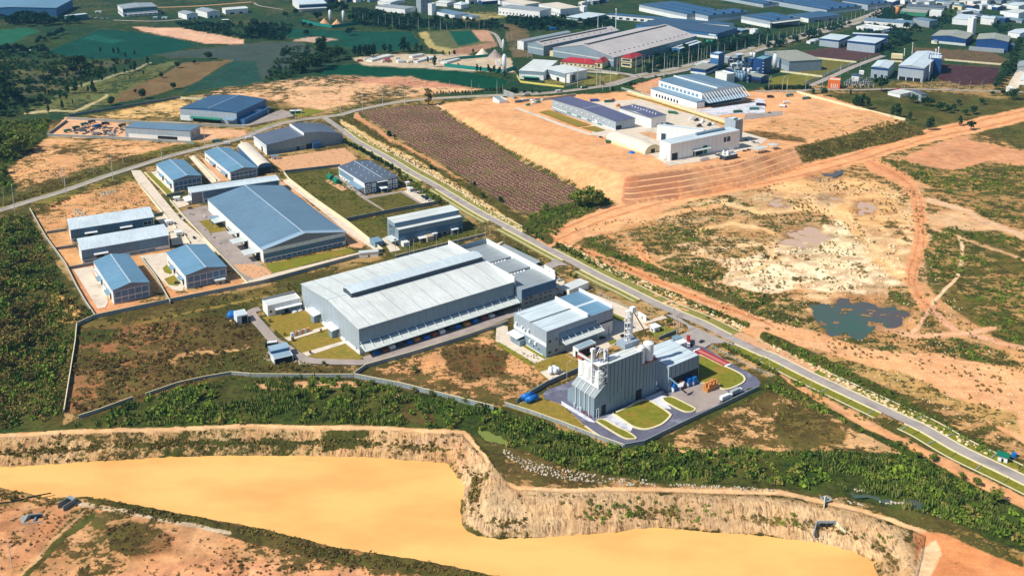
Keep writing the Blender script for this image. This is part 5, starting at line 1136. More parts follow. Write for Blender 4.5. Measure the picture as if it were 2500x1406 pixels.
H_('cream two-storey block with balcony behind the gable hall', 4, (1240,515), (1235,528), (1345,535), 592, 'flat', .3, 'cream', 'cream', 'building', 'cream_block', feat=lambda h: h.band('f', 0, 1, .3, .5, M['dark'], 'balcony', .1))
H_('small hut with dark blue hip roof beside the substation', 4, (852,705), (858,718), (928,725), 772, 'hip', 2.5, 'white', 'navy', 'hut', 'hut')
H_('white control hut behind the blue-roofed hut', 4, (928,678), (930,688), (975,692), 712, 'flat', .3, 'white', 'white', 'hut', 'control_hut')
H_('grey-walled half-finished house with open roof frame in the scrub', 4, (1420,835), (1425,862), (1520,905), 925, 'mb', .5, 'steel', 'slate', 'house', 'unfinished_house', feat=f_dark)
H_('long low white-roofed hut near the half-finished house', 4, (1195,880), (1320,905), (1440,880), 935, 'mb', .4, 'white', 'white', 'hut', 'long_hut')
H_('red-roofed hut left of the long low hut', 4, (1260,858), (1300,868), (1340,855), 885, 'hip', 2, 'cream', 'red', 'hut', 'hut')
H_('grey shed cut by the right edge beside the hedge', 4, (2440,590), (2440,640), (2600,655), 680, 'gu', 3, 'steel', 'grey', 'shed', 'edge_shed')
H_('white shed cut by the right edge next to the gravel yard', 4, (2490,700), (2465,770), (2620,790), 810, 'gu', 3, 'white', 'white', 'shed', 'edge_shed')
H_('low white shed with parked lorries at the right edge', 4, (2330,830), (2345,845), (2400,850), 880, 'flat', .3, 'white', 'white', 'shed', 'edge_shed')
H_('long white-roofed yard shed in the lorry park, far left one', 2, (1110,560), (1125,578), (1325,528), 592, 'mb', .4, 'white', 'white', 'shed', 'yard_shed')
H_('short white-roofed yard shed behind the lorry park', 2, (1495,530), (1510,540), (1622,520), 558, 'mb', .4, 'white', 'white', 'shed', 'yard_shed')
H_('middle white-roofed yard shed in the lorry park', 2, (1545,572), (1560,588), (1722,545), 602, 'mb', .4, 'white', 'white', 'shed', 'yard_shed')
H_('white-roofed yard shed next to the teal netting', 2, (1820,578), (1838,598), (1962,562), 615, 'mb', .4, 'white', 'white', 'shed', 'yard_shed')
H_('small square white-roofed hut among parked lorries', 2, (1355,572), (1375,588), (1430,578), 606, 'mb', .4, 'white', 'white', 'hut', 'yard_hut')
H_('red-walled hut between the yard sheds', 2, (1240,560), (1255,572), (1300,560), 590, 'mb', .4, 'beige', 'red', 'hut', 'yard_hut')
H_('white site office beside the red silo', 2, (2305,582), (2310,592), (2350,590), 635, 'flat', .3, 'white', 'white', 'office', 'site_office')
H_('pale box plant room at the corner of the raised platform', 22, (180,225), (305,300), (440,270), 340, 'flat', .3, 'white', 'grey', 'building', 'plant_room')
# ================= roads, yards, lawns =================
def T(t, *pts): return [cv(t, p) for p in pts]
Z1, Z2, Z3, Z4 = .06, .09, .12, .15
MAIN = [(790,287),(832,316),(869.6,345),(940,383.5),(1004,422),(1055,450),(1106,481),(1165,516.6),(1221.6,547),(1265.6,570),(1342,611),(1406,644.6),(1470,678),(1521.6,703),(1598,741),(1660,768),(1713.6,790),(1777.6,823),(1854,859),(1885.6,871),(1975,916),(2090,970),(2193,1018),(2257,1048),(2346,1099),(2474,1160),(2620,1232)]
MW = [P(*p) for p in MAIN]
UP = [(-120,545),(0,514),(80,490),(153.6,468),(256,432),(320,411.7),(409.6,383.5),(499,360.5),(589,338),(640,318),(707,298),(790,287),(832.5,281),(876,269),(988.6,248),(1106,239),(1209,234),(1300,231),(1368,225),(1440,216),(1496,209),(1530,198),(1560,188)]
strip('road', UP, 8.5, M['tarmac'], Z2); strip('road', MAIN, 8, M['tarmac'], Z3)
strip('kerb', [P(*p) for p in UP], .7, M['palepath'], .14, 4.6, world=True, thick=.14); strip('kerb', [P(*p) for p in UP], .7, M['palepath'], .14, -4.6, world=True, thick=.14)
def seg(a, b): return smooth_line(MW)[a*6:b*6+1]
strip('verge', seg(1, 9), 7.5, M['verge'], Z1, 8.2, world=True, sm=False); strip('verge', seg(10, 17), 8, M['verge'], Z1, 8.5, world=True, sm=False); strip('verge', seg(20, 26), 8, M['lawn'], Z1, 8.5, world=True, sm=False)
strip('kerb', seg(1, 9), .8, M['palepath'], .16, 4.5, world=True, sm=False, thick=.16); strip('kerb', seg(10, 17), .8, M['palepath'], .16, 4.5, world=True, sm=False, thick=.16); strip('kerb', seg(18, 26), .8, M['palepath'], .16, 4.5, world=True, sm=False, thick=.16)
strip('footpath', seg(3, 9), 1.1, M['palepath'], Z3, 12.8, world=True, sm=False); strip('footpath', seg(10, 17), 1.2, M['palepath'], Z3, 13.2, world=True, sm=False); strip('footpath', seg(20, 26), 1.3, M['palepath'], Z3, 13.2, world=True, sm=False)
for a, b in ((2,5),(5,8),(8,11),(11,14),(17,22),(22,26)):
    strip('verge', seg(a, b)[2:-2], 8, M['verge'] if a < 17 else M['lawn'], Z1, -8.6, world=True, sm=False); strip('kerb', seg(a, b)[2:-2], .8, M['palepath'], .16, -4.5, world=True, sm=False, thick=.16)
    strip('footpath', seg(a, b)[2:-2], 1.1, M['palepath'], Z3, -10.2 if a < 17 else -12.8, world=True, sm=False)
sm_ = smooth_line(MW)
for i in range(17*6+3, 26*6, 3):
    a_, b_ = sm_[i], sm_[i+1]; l_ = math.hypot(b_[0]-a_[0], b_[1]-a_[1]); nx_, ny_ = -(b_[1]-a_[1])/l_, (b_[0]-a_[0])/l_
    for sd_ in (1, -1):
        if sd_ > 0 and i < 120: continue
        strip('footpath', [(a_[0]+nx_*4.8*sd_, a_[1]+ny_*4.8*sd_), (a_[0]+nx_*12*sd_, a_[1]+ny_*12*sd_)], .6, M['concw'] if i % 2 else M['verge'], Z3, world=True, sm=False)
strip('verge', seg(17, 20), 9, M['redsoil'], Z1, 9, world=True, sm=False)
AV = [(1560,188),(1640,174),(1700,160),(1790,137),(1865,114),(1985,82),(2111,47),(2180,16),(2240,-20)]
strip('road', AV, 13, M['tarmac'], Z2, 9); strip('road', AV, 13, M['tarmac'], Z2, -9); strip('verge', AV, 4.5, M['verge'], Z3)
strip('road', T(3,(1270,745),(1180,722),(1090,705),(900,680),(700,650),(520,640)), 12, M['tarmac'], Z3)
strip('road', T(3,(100,900),(400,905),(640,880),(860,850),(1060,800),(1250,745)), 10, M['greyyard'], Z3, 9)
strip('road', T(4,(430,835),(640,745),(900,630),(1160,535)), 10, M['tarmac'], Z2); strip('canal', T(4,(400,800),(600,715),(880,600)), 4, M['puddark'], Z3)
strip('road', T(4,(-60,870),(330,870),(500,855),(900,860),(1300,850),(2000,865),(2500,880)), 7, M['tarmac'], Z1); strip('road', T(1,(1080,195),(1500,205),(1800,180)), 7, M['greyyard'], Z1)
strip('road', T(1,(1500,75),(1900,60),(2400,22)), 8, M['redsoil'], Z1); strip('path', T(2,(0,30),(60,60),(280,95)), 5, M['greyyard'], Z1)
strip('road', T(4,(2380,880),(2420,780),(2500,640)), 14, M['concrete'], Z1); strip('road', T(3,(2140,340),(2240,300),(2300,270)), 12, M['tarmac'], Z1)
strip('path', T(2,(2230,300),(2310,340),(2370,460)), 7, M['tarmac'], Z1)
# estate
for pts, m, z in [
 (T(5,(1250,300),(1340,300),(1480,470),(1620,640),(1720,760),(1990,990),(2060,1080),(1980,1070),(1800,1000),(1660,850),(1500,660),(1350,470),(1270,350)), 'concrete', Z2),
 (T(5,(1690,700),(1960,630),(2080,760),(2170,880),(2330,1020),(2480,1190),(2580,1300),(2520,1345),(2370,1395),(2180,1210),(2060,1080),(1980,985),(1850,850)), 'greyyard', Z1),
 (T(5,(2230,1200),(2420,1190),(2540,1230),(2620,1320),(2520,1345),(2400,1330),(2300,1270)), 'redsoil', Z2),
 (T(9,(670,790),(860,750),(960,800),(1070,830),(1200,960),(900,1015)), 'drylawn', Z2),
 (T(6,(110,1195),(905,1038),(968,1075),(180,1278)), 'lawn', Z1),
 (T(6,(-120,1375),(0,1335),(180,1285),(990,1085),(1060,1100),(1000,1122),(400,1270),(0,1372),(-100,1400)), 'concrete', Z2),
 (T(6,(270,400),(330,380),(1200,1040),(1150,1060),(900,900),(600,650)), 'concrete', Z2),
 (T(6,(250,400),(330,430),(560,640),(860,860),(1060,1000),(1030,1040),(920,1030),(830,900),(500,600),(320,470),(240,440)), 'redsoil', Z1),
 (T(5,(700,1245),(885,1212),(940,1300),(1020,1450),(1030,1560),(1005,1605),(935,1620)), 'concrete', Z2),
 (T(5,(880,1270),(920,1300),(945,1360),(920,1355)), 'redsoil', Z3), (T(1,(0,0),(0,0),(0,0)), None, 0),
 (T(5,(1330,1115),(1590,1080),(1760,1390),(1740,1450),(1650,1440),(1560,1370),(1400,1200)), 'concrete', Z2),
 (T(5,(1550,1235),(1590,1198),(1645,1270),(1625,1290),(1570,1275)), 'lawn', Z3), (T(5,(1565,1335),(1660,1300),(1725,1375),(1690,1402),(1610,1392)), 'lawn', Z3),
 (T(5,(1480,750),(1570,730),(1680,875),(1600,892)), 'concrete', Z2), (T(5,(1620,895),(1700,880),(1800,995),(1640,1015)), 'concrete', Z2),
 (T(5,(1385,335),(1440,320),(1650,515),(1590,532)), 'lawn', Z2), (T(5,(1440,320),(1490,300),(1660,505),(1645,515)), 'concrete', Z1),
 (T(5,(1800,170),(1850,155),(2110,400),(2020,425)), 'concrete', Z2), (T(5,(1900,160),(1950,190),(2190,400),(2080,400)), 'redsoil', Z1),
 (T(5,(1640,590),(1780,560),(1830,620),(1700,660)), 'concrete', Z2), (T(5,(2250,80),(2330,60),(2560,230),(2600,330),(2520,300)), 'greyyard', Z1),
 (T(6,(130,190),(860,85),(990,185),(830,262),(300,318)), 'redsoil', Z1), (T(6,(870,10),(960,0),(1120,110),(1060,180)), 'verge', Z1),
 (T(6,(300,345),(810,280),(870,330),(1060,560),(1250,700),(880,770),(420,440)), 'scrubl', Z1), (T(6,(750,360),(830,340),(1060,545),(1420,495),(1620,630),(1260,700),(1040,570)), 'greyyard', Z2),
 (T(6,(1080,572),(1400,512),(1590,625),(1255,685)), 'scrubl', Z3), (T(6,(1420,500),(1600,470),(1750,610),(1640,640)), 'concrete', Z3), (T(6,(670,400),(720,390),(900,480),(840,500)), 'redsoil', Z3),
 (T(6,(900,800),(1740,640),(1960,700),(2200,900),(1340,1120),(1240,1060)), 'scrubl', Z1), (T(6,(1220,950),(1280,930),(1400,1060),(1300,1080)), 'concrete', Z2),
 (T(20,(-60,590),(700,640),(1540,665),(1700,570),(2250,380),(2400,420),(2480,500),(1600,690),(1500,690),(-60,640)), 'greyyard', Z1), (T(2,(370,1085),(520,1040),(690,1060),(440,1125)), 'lawn', Z2), (T(2,(-60,1240),(300,1140),(340,1150),(60,1250)), 'verge', Z1),
 # white factory
 (T(10,(790,430),(1540,290),(1990,600),(1200,820)), 'drylawn', Z1), (T(10,(1290,890),(2040,655),(2330,870),(1545,1110)), 'drylawn', Z1), (T(10,(1640,1175),(2340,930),(2700,1180),(2660,1230),(2450,1240),(1900,1215)), 'drylawn', Z1),
 (T(10,(1200,825),(1980,605),(2040,650),(1290,885)), 'concrete', Z2), (T(10,(1545,1112),(2340,880),(2370,930),(1640,1172)), 'concrete', Z2),
 ([(884,872),(1262,750),(1272,768),(1160,805),(1055,838),(940,874),(900,886)], 'greyyard', Z1),
 (T(11,(1250,1500),(1750,1250),(1900,1230),(1760,980),(1760,870),(1880,830),(2180,990),(2120,1160),(2050,1230),(1950,1280),(1450,1480),(1300,1560)), 'concrete', Z1),
 (T(11,(1545,1385),(1700,1275),(1860,1290),(1850,1345),(1640,1420)), 'drylawn', Z2), (T(11,(1775,1040),(1850,1010),(2070,1150),(1990,1170)), 'drylawn', Z2),
 (T(11,(760,320),(990,230),(1000,240),(880,330),(1560,730),(1640,790),(1560,800),(900,400)), 'concrete', Z1), (T(11,(1640,740),(1900,640),(1980,560),(2250,700),(2080,700),(1960,750),(1750,840)), 'tarmac', Z4),
 (T(12,(-60,560),(150,600),(160,760),(420,900),(880,1215),(1100,1150),(1390,1260),(1220,1320),(850,1420),(700,1410),(560,1300),(200,1060),(-80,880)), 'concrete', Z1),
 (T(12,(-20,900),(640,1290),(620,1360),(560,1350),(-60,960)), 'lawn', Z2), (T(12,(370,945),(440,930),(900,1200),(850,1230)), 'lawn', Z2),
 (T(0,(1363,712),(1430,712),(1460,722),(1563,765),(1584,783),(1618,770),(1630,776),(1573,792),(1588,800),(1542,813),(1512,831),(1496,844),(1465,860),(1399,866),(1384,860),(1373,847),(1465,824),(1496,814),(1498,754),(1404,708)), 'concrete', Z1),
 (T(12,(2160,350),(2380,450),(2330,510),(2160,450)), 'lawn', Z2), (T(12,(2260,880),(2120,960),(2060,900),(2200,850)), 'lawn', Z2),
 ([(1590,811),(1620,797),(1650,805),(1648,812),(1600,826)], 'lawn', Z2), ([(1300,890),(1370,862),(1412,885),(1410,905),(1345,935),(1320,915)], 'drylawn', Z1), ([(1330,918),(1345,908),(1375,916),(1348,934)], 'concrete', Z3),
 # silo plant
 ([(1632,832),(1660,818),(1690,822),(1724,849),(1770,879),(1816,903),(1848,922),(1857,936),(1850,948),(1829,960),(1752,992),(1662,1040),(1573,1084),(1522,1090),(1478,1075),(1429,1040),(1373,987),(1330,974),(1325,962),(1338,950),(1383,936),(1450,900),(1560,880)], 'asphalt', Z1),
 ([(1262,988),(1325,962),(1330,976),(1373,991),(1429,1044),(1478,1078),(1522,1092),(1440,1062),(1350,1030),(1250,998)], 'drylawn', Z1),
 (T(3,(1500,352+2656),(1585,350+2656),(1720,440+2656),(2250,680+2656),(2100,625+2656),(1940,625+2656),(1880,665+2656),(1790,645+2656),(1640,610+2656),(1510,602+2656),(1735,505+2656),(1700,450+2656)), 'tarmac', Z4),
 ([(1638,962),(1719,935),(1755,951),(1778,956),(1752,990),(1700,1010),(1696,996),(1640,970)], 'greyyard', Z2),
 (T(14,(1000,960),(1200,870),(1240,880),(1400,990),(1600,1130),(1560,1200),(1300,1110)), 'palec', Z2),
 (T(14,(240,620),(860,1000),(880,1040),(760,1010),(240,700)), 'palec', Z2), (T(14,(1830,560),(2160,430),(2320,520),(2200,590),(2340,780),(2200,760)), 'palec', Z2),
]:
    if m: 
        if m == 'scrubl' and 'scrubl' not in M: M['scrubl'] = smat('rough_grass', (96,90,42), .95, .45, .25, .1, world=True, stain=((58,70,26),.09,.95))
        if m == 'palec' and 'palec' not in M: M['palec'] = smat('dusty_concrete', (214,214,222), .8, .15, .15, world=True, stain=((140,146,168),.08,.7))
        sheet({'lawn':'lawn','drylawn':'lawn','scrubl':'lawn','verge':'lawn','redsoil':'bare_soil'}.get(m,'yard'), pts, M[m], z, True)
def ring_lawn(pts, m='lawn', z=Z3, k=1.0):
    W = smooth_line(pts+[pts[0]], 4)[:-1]
    sheet('lawn', W, M[m], z, True)
    strip('kerb', W+[W[0], W[1]], k*.8, M['palepath'], .2, 0, sm=False, thick=.15)
ring_lawn(T(14,(1230,870),(1500,745),(1830,605),(2100,730),(2290,860),(2310,920),(2150,1070),(1900,1160),(1720,1150),(1560,1090),(1400,980)), 'lawn', Z3, 1.6)
ring_lawn(T(14,(900,1010),(1040,980),(1300,1120),(1500,1210),(1660,1330),(1600,1350),(1480,1345),(1350,1290),(1150,1170)))
ring_lawn(T(3,(1482,1150+2656),(1560,1135+2656),(1740,1220+2656),(1785,1250+2656),(1750,1276+2656),(1660,1266+2656),(1500,1180+2656)))
ring_lawn(T(15,(800,700),(900,700),(1200,850),(1500,980),(1640,1060),(1700,1130),(1670,1210),(1500,1300),(1350,1340),(1240,1320),(1150,1200),(800,1190)), 'lawn', Z3, 1.4)
strip('road', [(634.7,754.6),(614,762),(619,776),(642,802),(668,831),(700,850.6),(725.6,868.5),(757.6,881),(800,884),(843,885),(889,885),(940,872),(1055,836),(1157.6,803),(1247,769.6)], 7.5, M['greyyard'], Z3)
strip('kerb', T(0,(1428,1041),(1478,1074),(1522,1088),(1573,1081)), .8, M['palepath'], .2, 0, thick=.15)
# platform sheets
def psheet(nm, pts, m, dz): sheet(nm, pts, M[m], dz)
psheet('yard', T(17,(-200,420),(40,460),(560,710),(640,700),(880,850),(930,868),(1450,790),(1650,740),(1950,650),(2160,610),(2350,480),(2010,380),(1700,330),(1400,150),(1000,60),(500,-100),(-260,-60)), 'concrete', .08)
psheet('lawn', T(22,(1060,510),(1240,470),(1320,490),(2040,750),(1800,790)), 'drylawn', .12); psheet('lawn', T(22,(1870,805),(2120,772),(2330,850),(2150,890)), 'drylawn', .12)
strip('path', T(22,(620,420),(1000,560),(1500,750),(2050,930),(2400,960),(2560,1060)), 7, M['concrete'], .1, plat=True, sm=False)
psheet('yard', T(16,(1440,900),(2300,790),(2420,700),(2560,740),(2560,990),(1900,1010),(1650,1040),(1250,920)), 'palec', .1); psheet('yard', T(17,(2020,120),(2560,70),(2560,130),(2000,200)), 'greyyard', .14)
psheet('bare_soil', T(17,(470,390),(620,370),(900,440),(820,500),(700,480)), 'redsoil', .12); psheet('bare_soil', T(16,(50,540),(420,400),(420,560),(250,600)), 'redsoil', .1)
strip('path', T(16,(-80,570),(400,690),(1200,930),(1800,1120)), 9, M['concrete'], .1, plat=True, sm=False); strip('verge', T(16,(-80,640),(400,760),(1200,1010),(1790,1210)), 5, M['lawn'], .11, plat=True, sm=False)
strip('path', [(1066,257),(1160,308),(1240,352),(1330,402),(1400,440)], 2, M['palepath'], .15, sm=False)
# ---------- walls and fences ----------
def wall(label, pts, h, m, cat='wall', name='boundary_wall', th=.3, cap=True, group=None, n=1):
    W = [G(*p) for p in pts]; c = W[0]; mb = MB(); cp = MB()
    for i in range(len(W)-1):
        a, b = W[i], W[i+1]; dx, dy = b[0]-a[0], b[1]-a[1]; l = math.hypot(dx, dy)
        ux, uy = dx/l, dy/l; nx_, ny_ = -uy*th/2, ux*th/2; e = th*.5
        def q(p, s, k): return (p[0]+nx_*s*k-c[0]+ux*e*(1 if p is b else -1)*(i > 0 or p is b), p[1]+ny_*s*k-c[1]+uy*e*(1 if p is b else -1)*(i > 0 or p is b))
        d = .0015*i
        for M_, k, z0, z1 in ((mb, 1, -1.2, h-.12+d), (cp, 1.7, h-.115+d, h+.1+d)):
            P4 = [q(a,-1,k), q(b,-1,k), q(b,1,k), q(a,1,k)]; zs = [a[2], b[2], b[2], a[2]]
            M_.add([(x, y, z-c[2]+z0) for (x, y), z in zip(P4, zs)]+[(x, y, z-c[2]+z1) for (x, y), z in zip(P4, zs)], [(3,2,1,0),(4,5,6,7),(0,1,5,4),(1,2,6,5),(2,3,7,6),(3,0,4,7)])
    r = empty(name, c, 0, label, cat, group)
    mb.build('panel', m, r)
    if cap: cp.build('coping', M['palepath'] if m != M['concd'] else M['concw'], r)
    return r
def link_fence(label, pts, h=2.4, step=3.0):
    W = [G(*p) for p in pts]; c = W[0]; r = empty('chain_link_fence', c, 0, label, 'fence'); rails = MB(); n = 0
    for i in range(len(W)-1):
        a, b = W[i], W[i+1]; l = math.dist(a, b); k = max(1, int(l/step))
        A = Vector(a)-Vector(c); B = Vector(b)-Vector(c)
        for z in (.6, 1.5, h-.1): rails.tube(A+Vector((0,0,z)), B+Vector((0,0,z)), .05, 4)
        for j in range(k):
            p = A+(B-A)*(j/k); MB().box(p.x-.1, p.x+.1, p.y-.1, p.y+.1, p.z-.3, p.z+h).build('post', M['concy'], r); n += 1
    rails.build('rails', M['frame'], r)
B_ = lambda *p: [(a, b) for a, b in p]
wall('pale green-grey wall running down the left edge of the walled estate', [(73,514),(92,548),(112,583),(159,647),(187,703),(208,740),(232,775)], 2.8, M['concw'])
wall('long grey concrete wall along the bottom of the walled estate', [(188,797),(232,777),(410,739),(640,693),(901,621.6),(935,616)], 3.2, M['concw'])
wall('thin wall down the left side of the scrub lot', [(188,797),(184,840),(172,915),(157,1008)], 2.6, M['concw'], th=.35)
wall('low wall half hidden in reeds along the bottom of the scrub lot', [(192,1021),(240,1006),(325,975)], 2.2, M['concw']); wall('overgrown wall climbing right to the middle of the lower scrub lot', [(356,967),(430,941),(500,925),(565,914),(610,918)], 2.2, M['concw'])
wall('grey wall joining the scrub lot to the bright corner wall', [(612,920),(740,921),(862,921)], 2.6, M['concw'])
wall('bright concrete wall with panel posts running right from the wall corner', [(864,922),(985,946),(1100,975),(1205,1001)], 3.3, M['concw'])
wall('blue-grey retaining wall beside the white factory drive', [(864,918),(893,898),(1000,868),(1130,828),(1240,790)], 2.8, M['concw'])
wall('pale cream wall between the largest warehouse and the scrub lots', T(6,(285,330),(340,400),(600,600),(900,810),(1230,1075)), 3, M['concy'])
wall('teal-grey wall above the office lot', T(6,(290,325),(560,295),(820,265)), 3.2, M['concd']); wall('teal-grey wall between office lot and sawtooth factory', T(6,(885,785),(1250,712),(1500,665),(1745,622)), 3.6, M['concd'])
wall('long wall behind the white factory roof', T(6,(1350,1135),(1800,1020),(2200,920)), 2.6, M['concw'])
wall('dark wall left of the silo plant loop road', [(1262,985),(1335,942),(1412,908)], 3.4, M['concd'])
wall('pale curb-like wall along the lower left lawn of the silo plant', [(1232,990),(1290,1008),(1380,1040),(1450,1068),(1521,1093)], 2.6, M['concw']); wall('dark wall along the lower right side of the silo plant loop road', [(1524,1094),(1573,1085),(1662,1041),(1762,994),(1853,951)], 2.8, M['concd'])
wall('dark wall beside the silo plant entrance', T(3,(1440,585+2656),(1600,520+2656)), 2.6, M['concd'])
link_fence('post and wire fence along the silo plant drive above the lawn', T(15,(1000,500),(1300,660),(1600,810),(1900,960),(2240,1110))); link_fence('post and wire fence between the estate road and the parking strip', T(3,(850,150+2656),(1100,270+2656),(1340,390+2656)))
wall('cream wall with green hedge line crossing the raised platform', T(16,(-60,590),(400,720),(1200,985),(1790,1170)), 2.8, M['concy']); wall('white wall along the far right edge of the raised platform', T(4,(330,885),(600,960),(900,1040),(1365,1152)), 3, M['concy'])
wall('white wall between the dark brown lots at far right', T(4,(1740,578),(2335,628)), 2.6, M['concy']); wall('white wall above the green lot by the canal road', T(4,(400,550),(900,603)), 2.8, M['concy']); wall('white wall below the green lot near the silo cluster', T(4,(175,690),(575,740)), 2.8, M['concy'])
wall('long pale wall between the scrap yard and the dark-roofed plant', T(1,(640,1140),(1180,1168),(1700,1195),(2340,1215)), 3, M['concw']); wall('pale wall in front of the scrap yard', T(1,(455,1300),(1100,1325),(1850,1372)), 3, M['concw']); wall('dark angled wall at the left end of the scrap yard', T(1,(455,1298),(640,1160)), 3, M['concd'])
wall('dark wall along the upper bare lot at left', T(1,(640,1118),(1100,1040),(1720,938)), 3, M['concd']); wall('short cream wall at the top of the upper bare lot', T(1,(1722,945),(1930,955)), 3, M['concy'])
wall('dark partition wall behind the two long curved sheds at left', T(5,(445,905),(640,875)), 2.6, M['concd']); wall('dark partition wall between the two curved shed plots', T(5,(530,1058),(735,1028)), 2.6, M['concd']); wall('dark partition wall above the corner gable unit', T(5,(640,1245),(890,1200)), 2.6, M['concd'])
wall('low wall on the left side of the concrete estate road', T(5,(1320,425),(1440,570),(1560,715),(1680,850)), 1.6, M['concy']); wall('dark short wall below the lawn strip of the smallest blue warehouse', T(5,(1590,552),(1760,520)), 2.8, M['concd']); wall('low wall with hedge along the right side of the concrete estate road', T(5,(1620,590),(1760,750),(1980,985),(2100,1110),(2370,1392)), 1.8, M['concy'])
wall('low wall beside the lawn strip near the upper estate road', T(5,(1380,325),(1590,540)), 1.8, M['concy']); wall('wall between the two lower blue gable units', T(5,(1345,1140),(1490,1330),(1625,1570)), 2.6, M['concw']); wall('short wall beside the concrete road end', T(5,(1740,900),(1810,1000)), 2, M['concy']); wall('wall beside the driveway between two upper blue units', T(5,(1835,175),(2060,405)), 2.4, M['concy']); wall('dark wall behind the curved sheds near the estate road', T(5,(1470,735),(1565,715)), 2.6, M['concd'])
wall('pale wall left of the beige tunnel shed', T(5,(2295,35),(2560,235)), 2.4, M['concy'])
M['yellow'] = smat('yellow_wall', (226,210,110), .8, .1, .3)
wall('yellow wall around the white corner factory', T(3,(85,730),(120,790),(320,815),(530,838)), 3, M['yellow'], cap=False); wall('cream wall right of the white corner factory', T(3,(532,838),(700,795)), 2.6, M['concy'])
wall('cream wall curving beside the far junction', T(3,(720,690),(900,700),(1050,715)), 2.4, M['concy']); wall('grey wall beside the avenue at the top of the platform', T(3,(1080,850),(1400,935)), 2.4, M['concw'])
wall('teal netting fence of the batching yard near the red silo', T(2,(1815,640),(2050,665),(2380,700),(2500,660)), 6, M['tealnet'], 'fence', 'netting_fence', cap=False); wall('teal netting at the back of the batching yard', T(2,(1815,600),(1960,570),(2250,545)), 5, M['tealnet'], 'fence', 'netting_fence', cap=False)
wall('teal netting fence around the far batching plant', T(2,(460,215),(560,240),(740,270),(900,250),(1010,235)), 6, M['tealnet'], 'fence', 'netting_fence', cap=False)
wall('tall pale wall around the plant room at the platform corner', T(22,(385,180),(590,250)), 8, M['concw']); wall('tall pale screen wall along the road at the platform back', T(22,(600,330),(900,300),(1300,270),(1760,200)), 4, M['concw'])
# ================= vegetation =================
def leaf_mat(name, a, b, c, tr=.0):
    t = NT(name); at = t.n('ShaderNodeAttribute', attribute_name='tint'); sp = t.n('ShaderNodeSeparateColor'); t.l(at.outputs['Color'], sp.inputs[0])
    col = t.mix(sp.outputs[0], lin(a), lin(b)); col = t.mix(sp.outputs[1], col, lin(c))
    return t.fin(col, .8, .15)
M['bark'] = smat('bark', (96,78,60), .9, .2, 1)
LM = dict(lush=leaf_mat('lush_leaves', (54,82,28), (128,152,52), (136,124,62)), olive=leaf_mat('olive_scrub', (86,82,42), (150,138,68), (150,118,70)), brown=leaf_mat('dry_brush', (86,66,42), (142,114,68), (104,98,48)), dark=leaf_mat('dark_leaves', (18,46,32), (46,82,44), (66,90,44)), teal=leaf_mat('far_leaves', (12,44,40), (26,66,56), (44,80,54)), reed=leaf_mat('reed_leaves', (64,88,34), (116,138,56), (150,146,84)))
def leaves(n, rng, shape, size, up=.0):
    """n leaf clumps inside a shape; returns (4n,3) verts and tint"""
    p = shape(n, rng); d = rng.normal(size=(n,3)); d[:,2] = np.abs(d[:,2])+up; d /= np.linalg.norm(d, axis=1)[:,None]
    a = np.cross(d, rng.normal(size=(n,3))); a /= np.linalg.norm(a, axis=1)[:,None]; b = np.cross(d, a)
    s = size*rng.uniform(.6, 1.3, (n,1)); s2 = s*rng.uniform(.5, 1, (n,1))
    return np.stack([p-a*s-b*s2, p+a*s-b*s2*.6, p+a*s*.8+b*s2, p-a*s*.6+b*s2*.9], 1)
def ell(cx, cy, cz, rx, ry, rz, shell=.55):
    def f(n, r):
        d = r.normal(size=(n,3)); d /= np.linalg.norm(d, axis=1)[:,None]; k = r.uniform(shell, 1, (n,1))**.8
        return np.array([cx, cy, cz])+d*k*np.array([rx, ry, rz])
    return f
def set_tint(o, T):
    a = o.data.color_attributes.new('tint', 'FLOAT_COLOR', 'POINT'); q = np.ones((len(T),4), np.float32); q[:,:3] = T; a.data.foreach_set('color', q.ravel())
def crown_mesh(kind, seed):
    r = np.random.default_rng(seed); B = []
    if kind == 'round': blobs = [(0,0,5.6,3.6,3.6,3.6,260)]+[(r.uniform(-2.6,2.6), r.uniform(-2.6,2.6), r.uniform(3.6,7.6), 1.7,1.7,1.5,60) for _ in range(7)]; sz = .5
    elif kind == 'slender': blobs = [(r.normal()*.5, r.normal()*.5, 2.6+1.25*i, 1.5-.08*i+r.uniform(-.3,.4), 1.5-.1*i, 1.1, 48) for i in range(6)]+[(r.uniform(-1.6,1.6), r.uniform(-1.6,1.6), r.uniform(4,8.4), .8,.8,.8,22) for _ in range(5)]; sz = .42
    elif kind == 'broad': blobs = [(r.uniform(-3,3), r.uniform(-3,3), r.uniform(4,8), r.uniform(1.4,2.6), r.uniform(1.4,2.6), r.uniform(1.1,1.9), 56) for _ in range(11)]; sz = .5
    else: blobs = [(r.uniform(-1.2,1.2), r.uniform(-1.2,1.2), r.uniform(2,6.5), 2.0,2.0,2.2,36) for _ in range(6)]; sz = .75
    V = []; Tn = []
    for x, y, z, rx, ry, rz, n in blobs:
        q = leaves(n, r, ell(x, y, z, rx, ry, rz), sz); V.append(q.reshape(-1,3))
        t0 = r.uniform(0, .6); tt = np.clip(t0+r.uniform(-.3,.5,(n,1)), 0, 1); Tn.append(np.repeat(np.concatenate([tt, r.random((n,1))**3, tt], 1), 4, 0))
    V = np.concatenate(V); Tn = np.concatenate(Tn); Q = np.arange(len(V)).reshape(-1,4)
    return V, Q, Tn
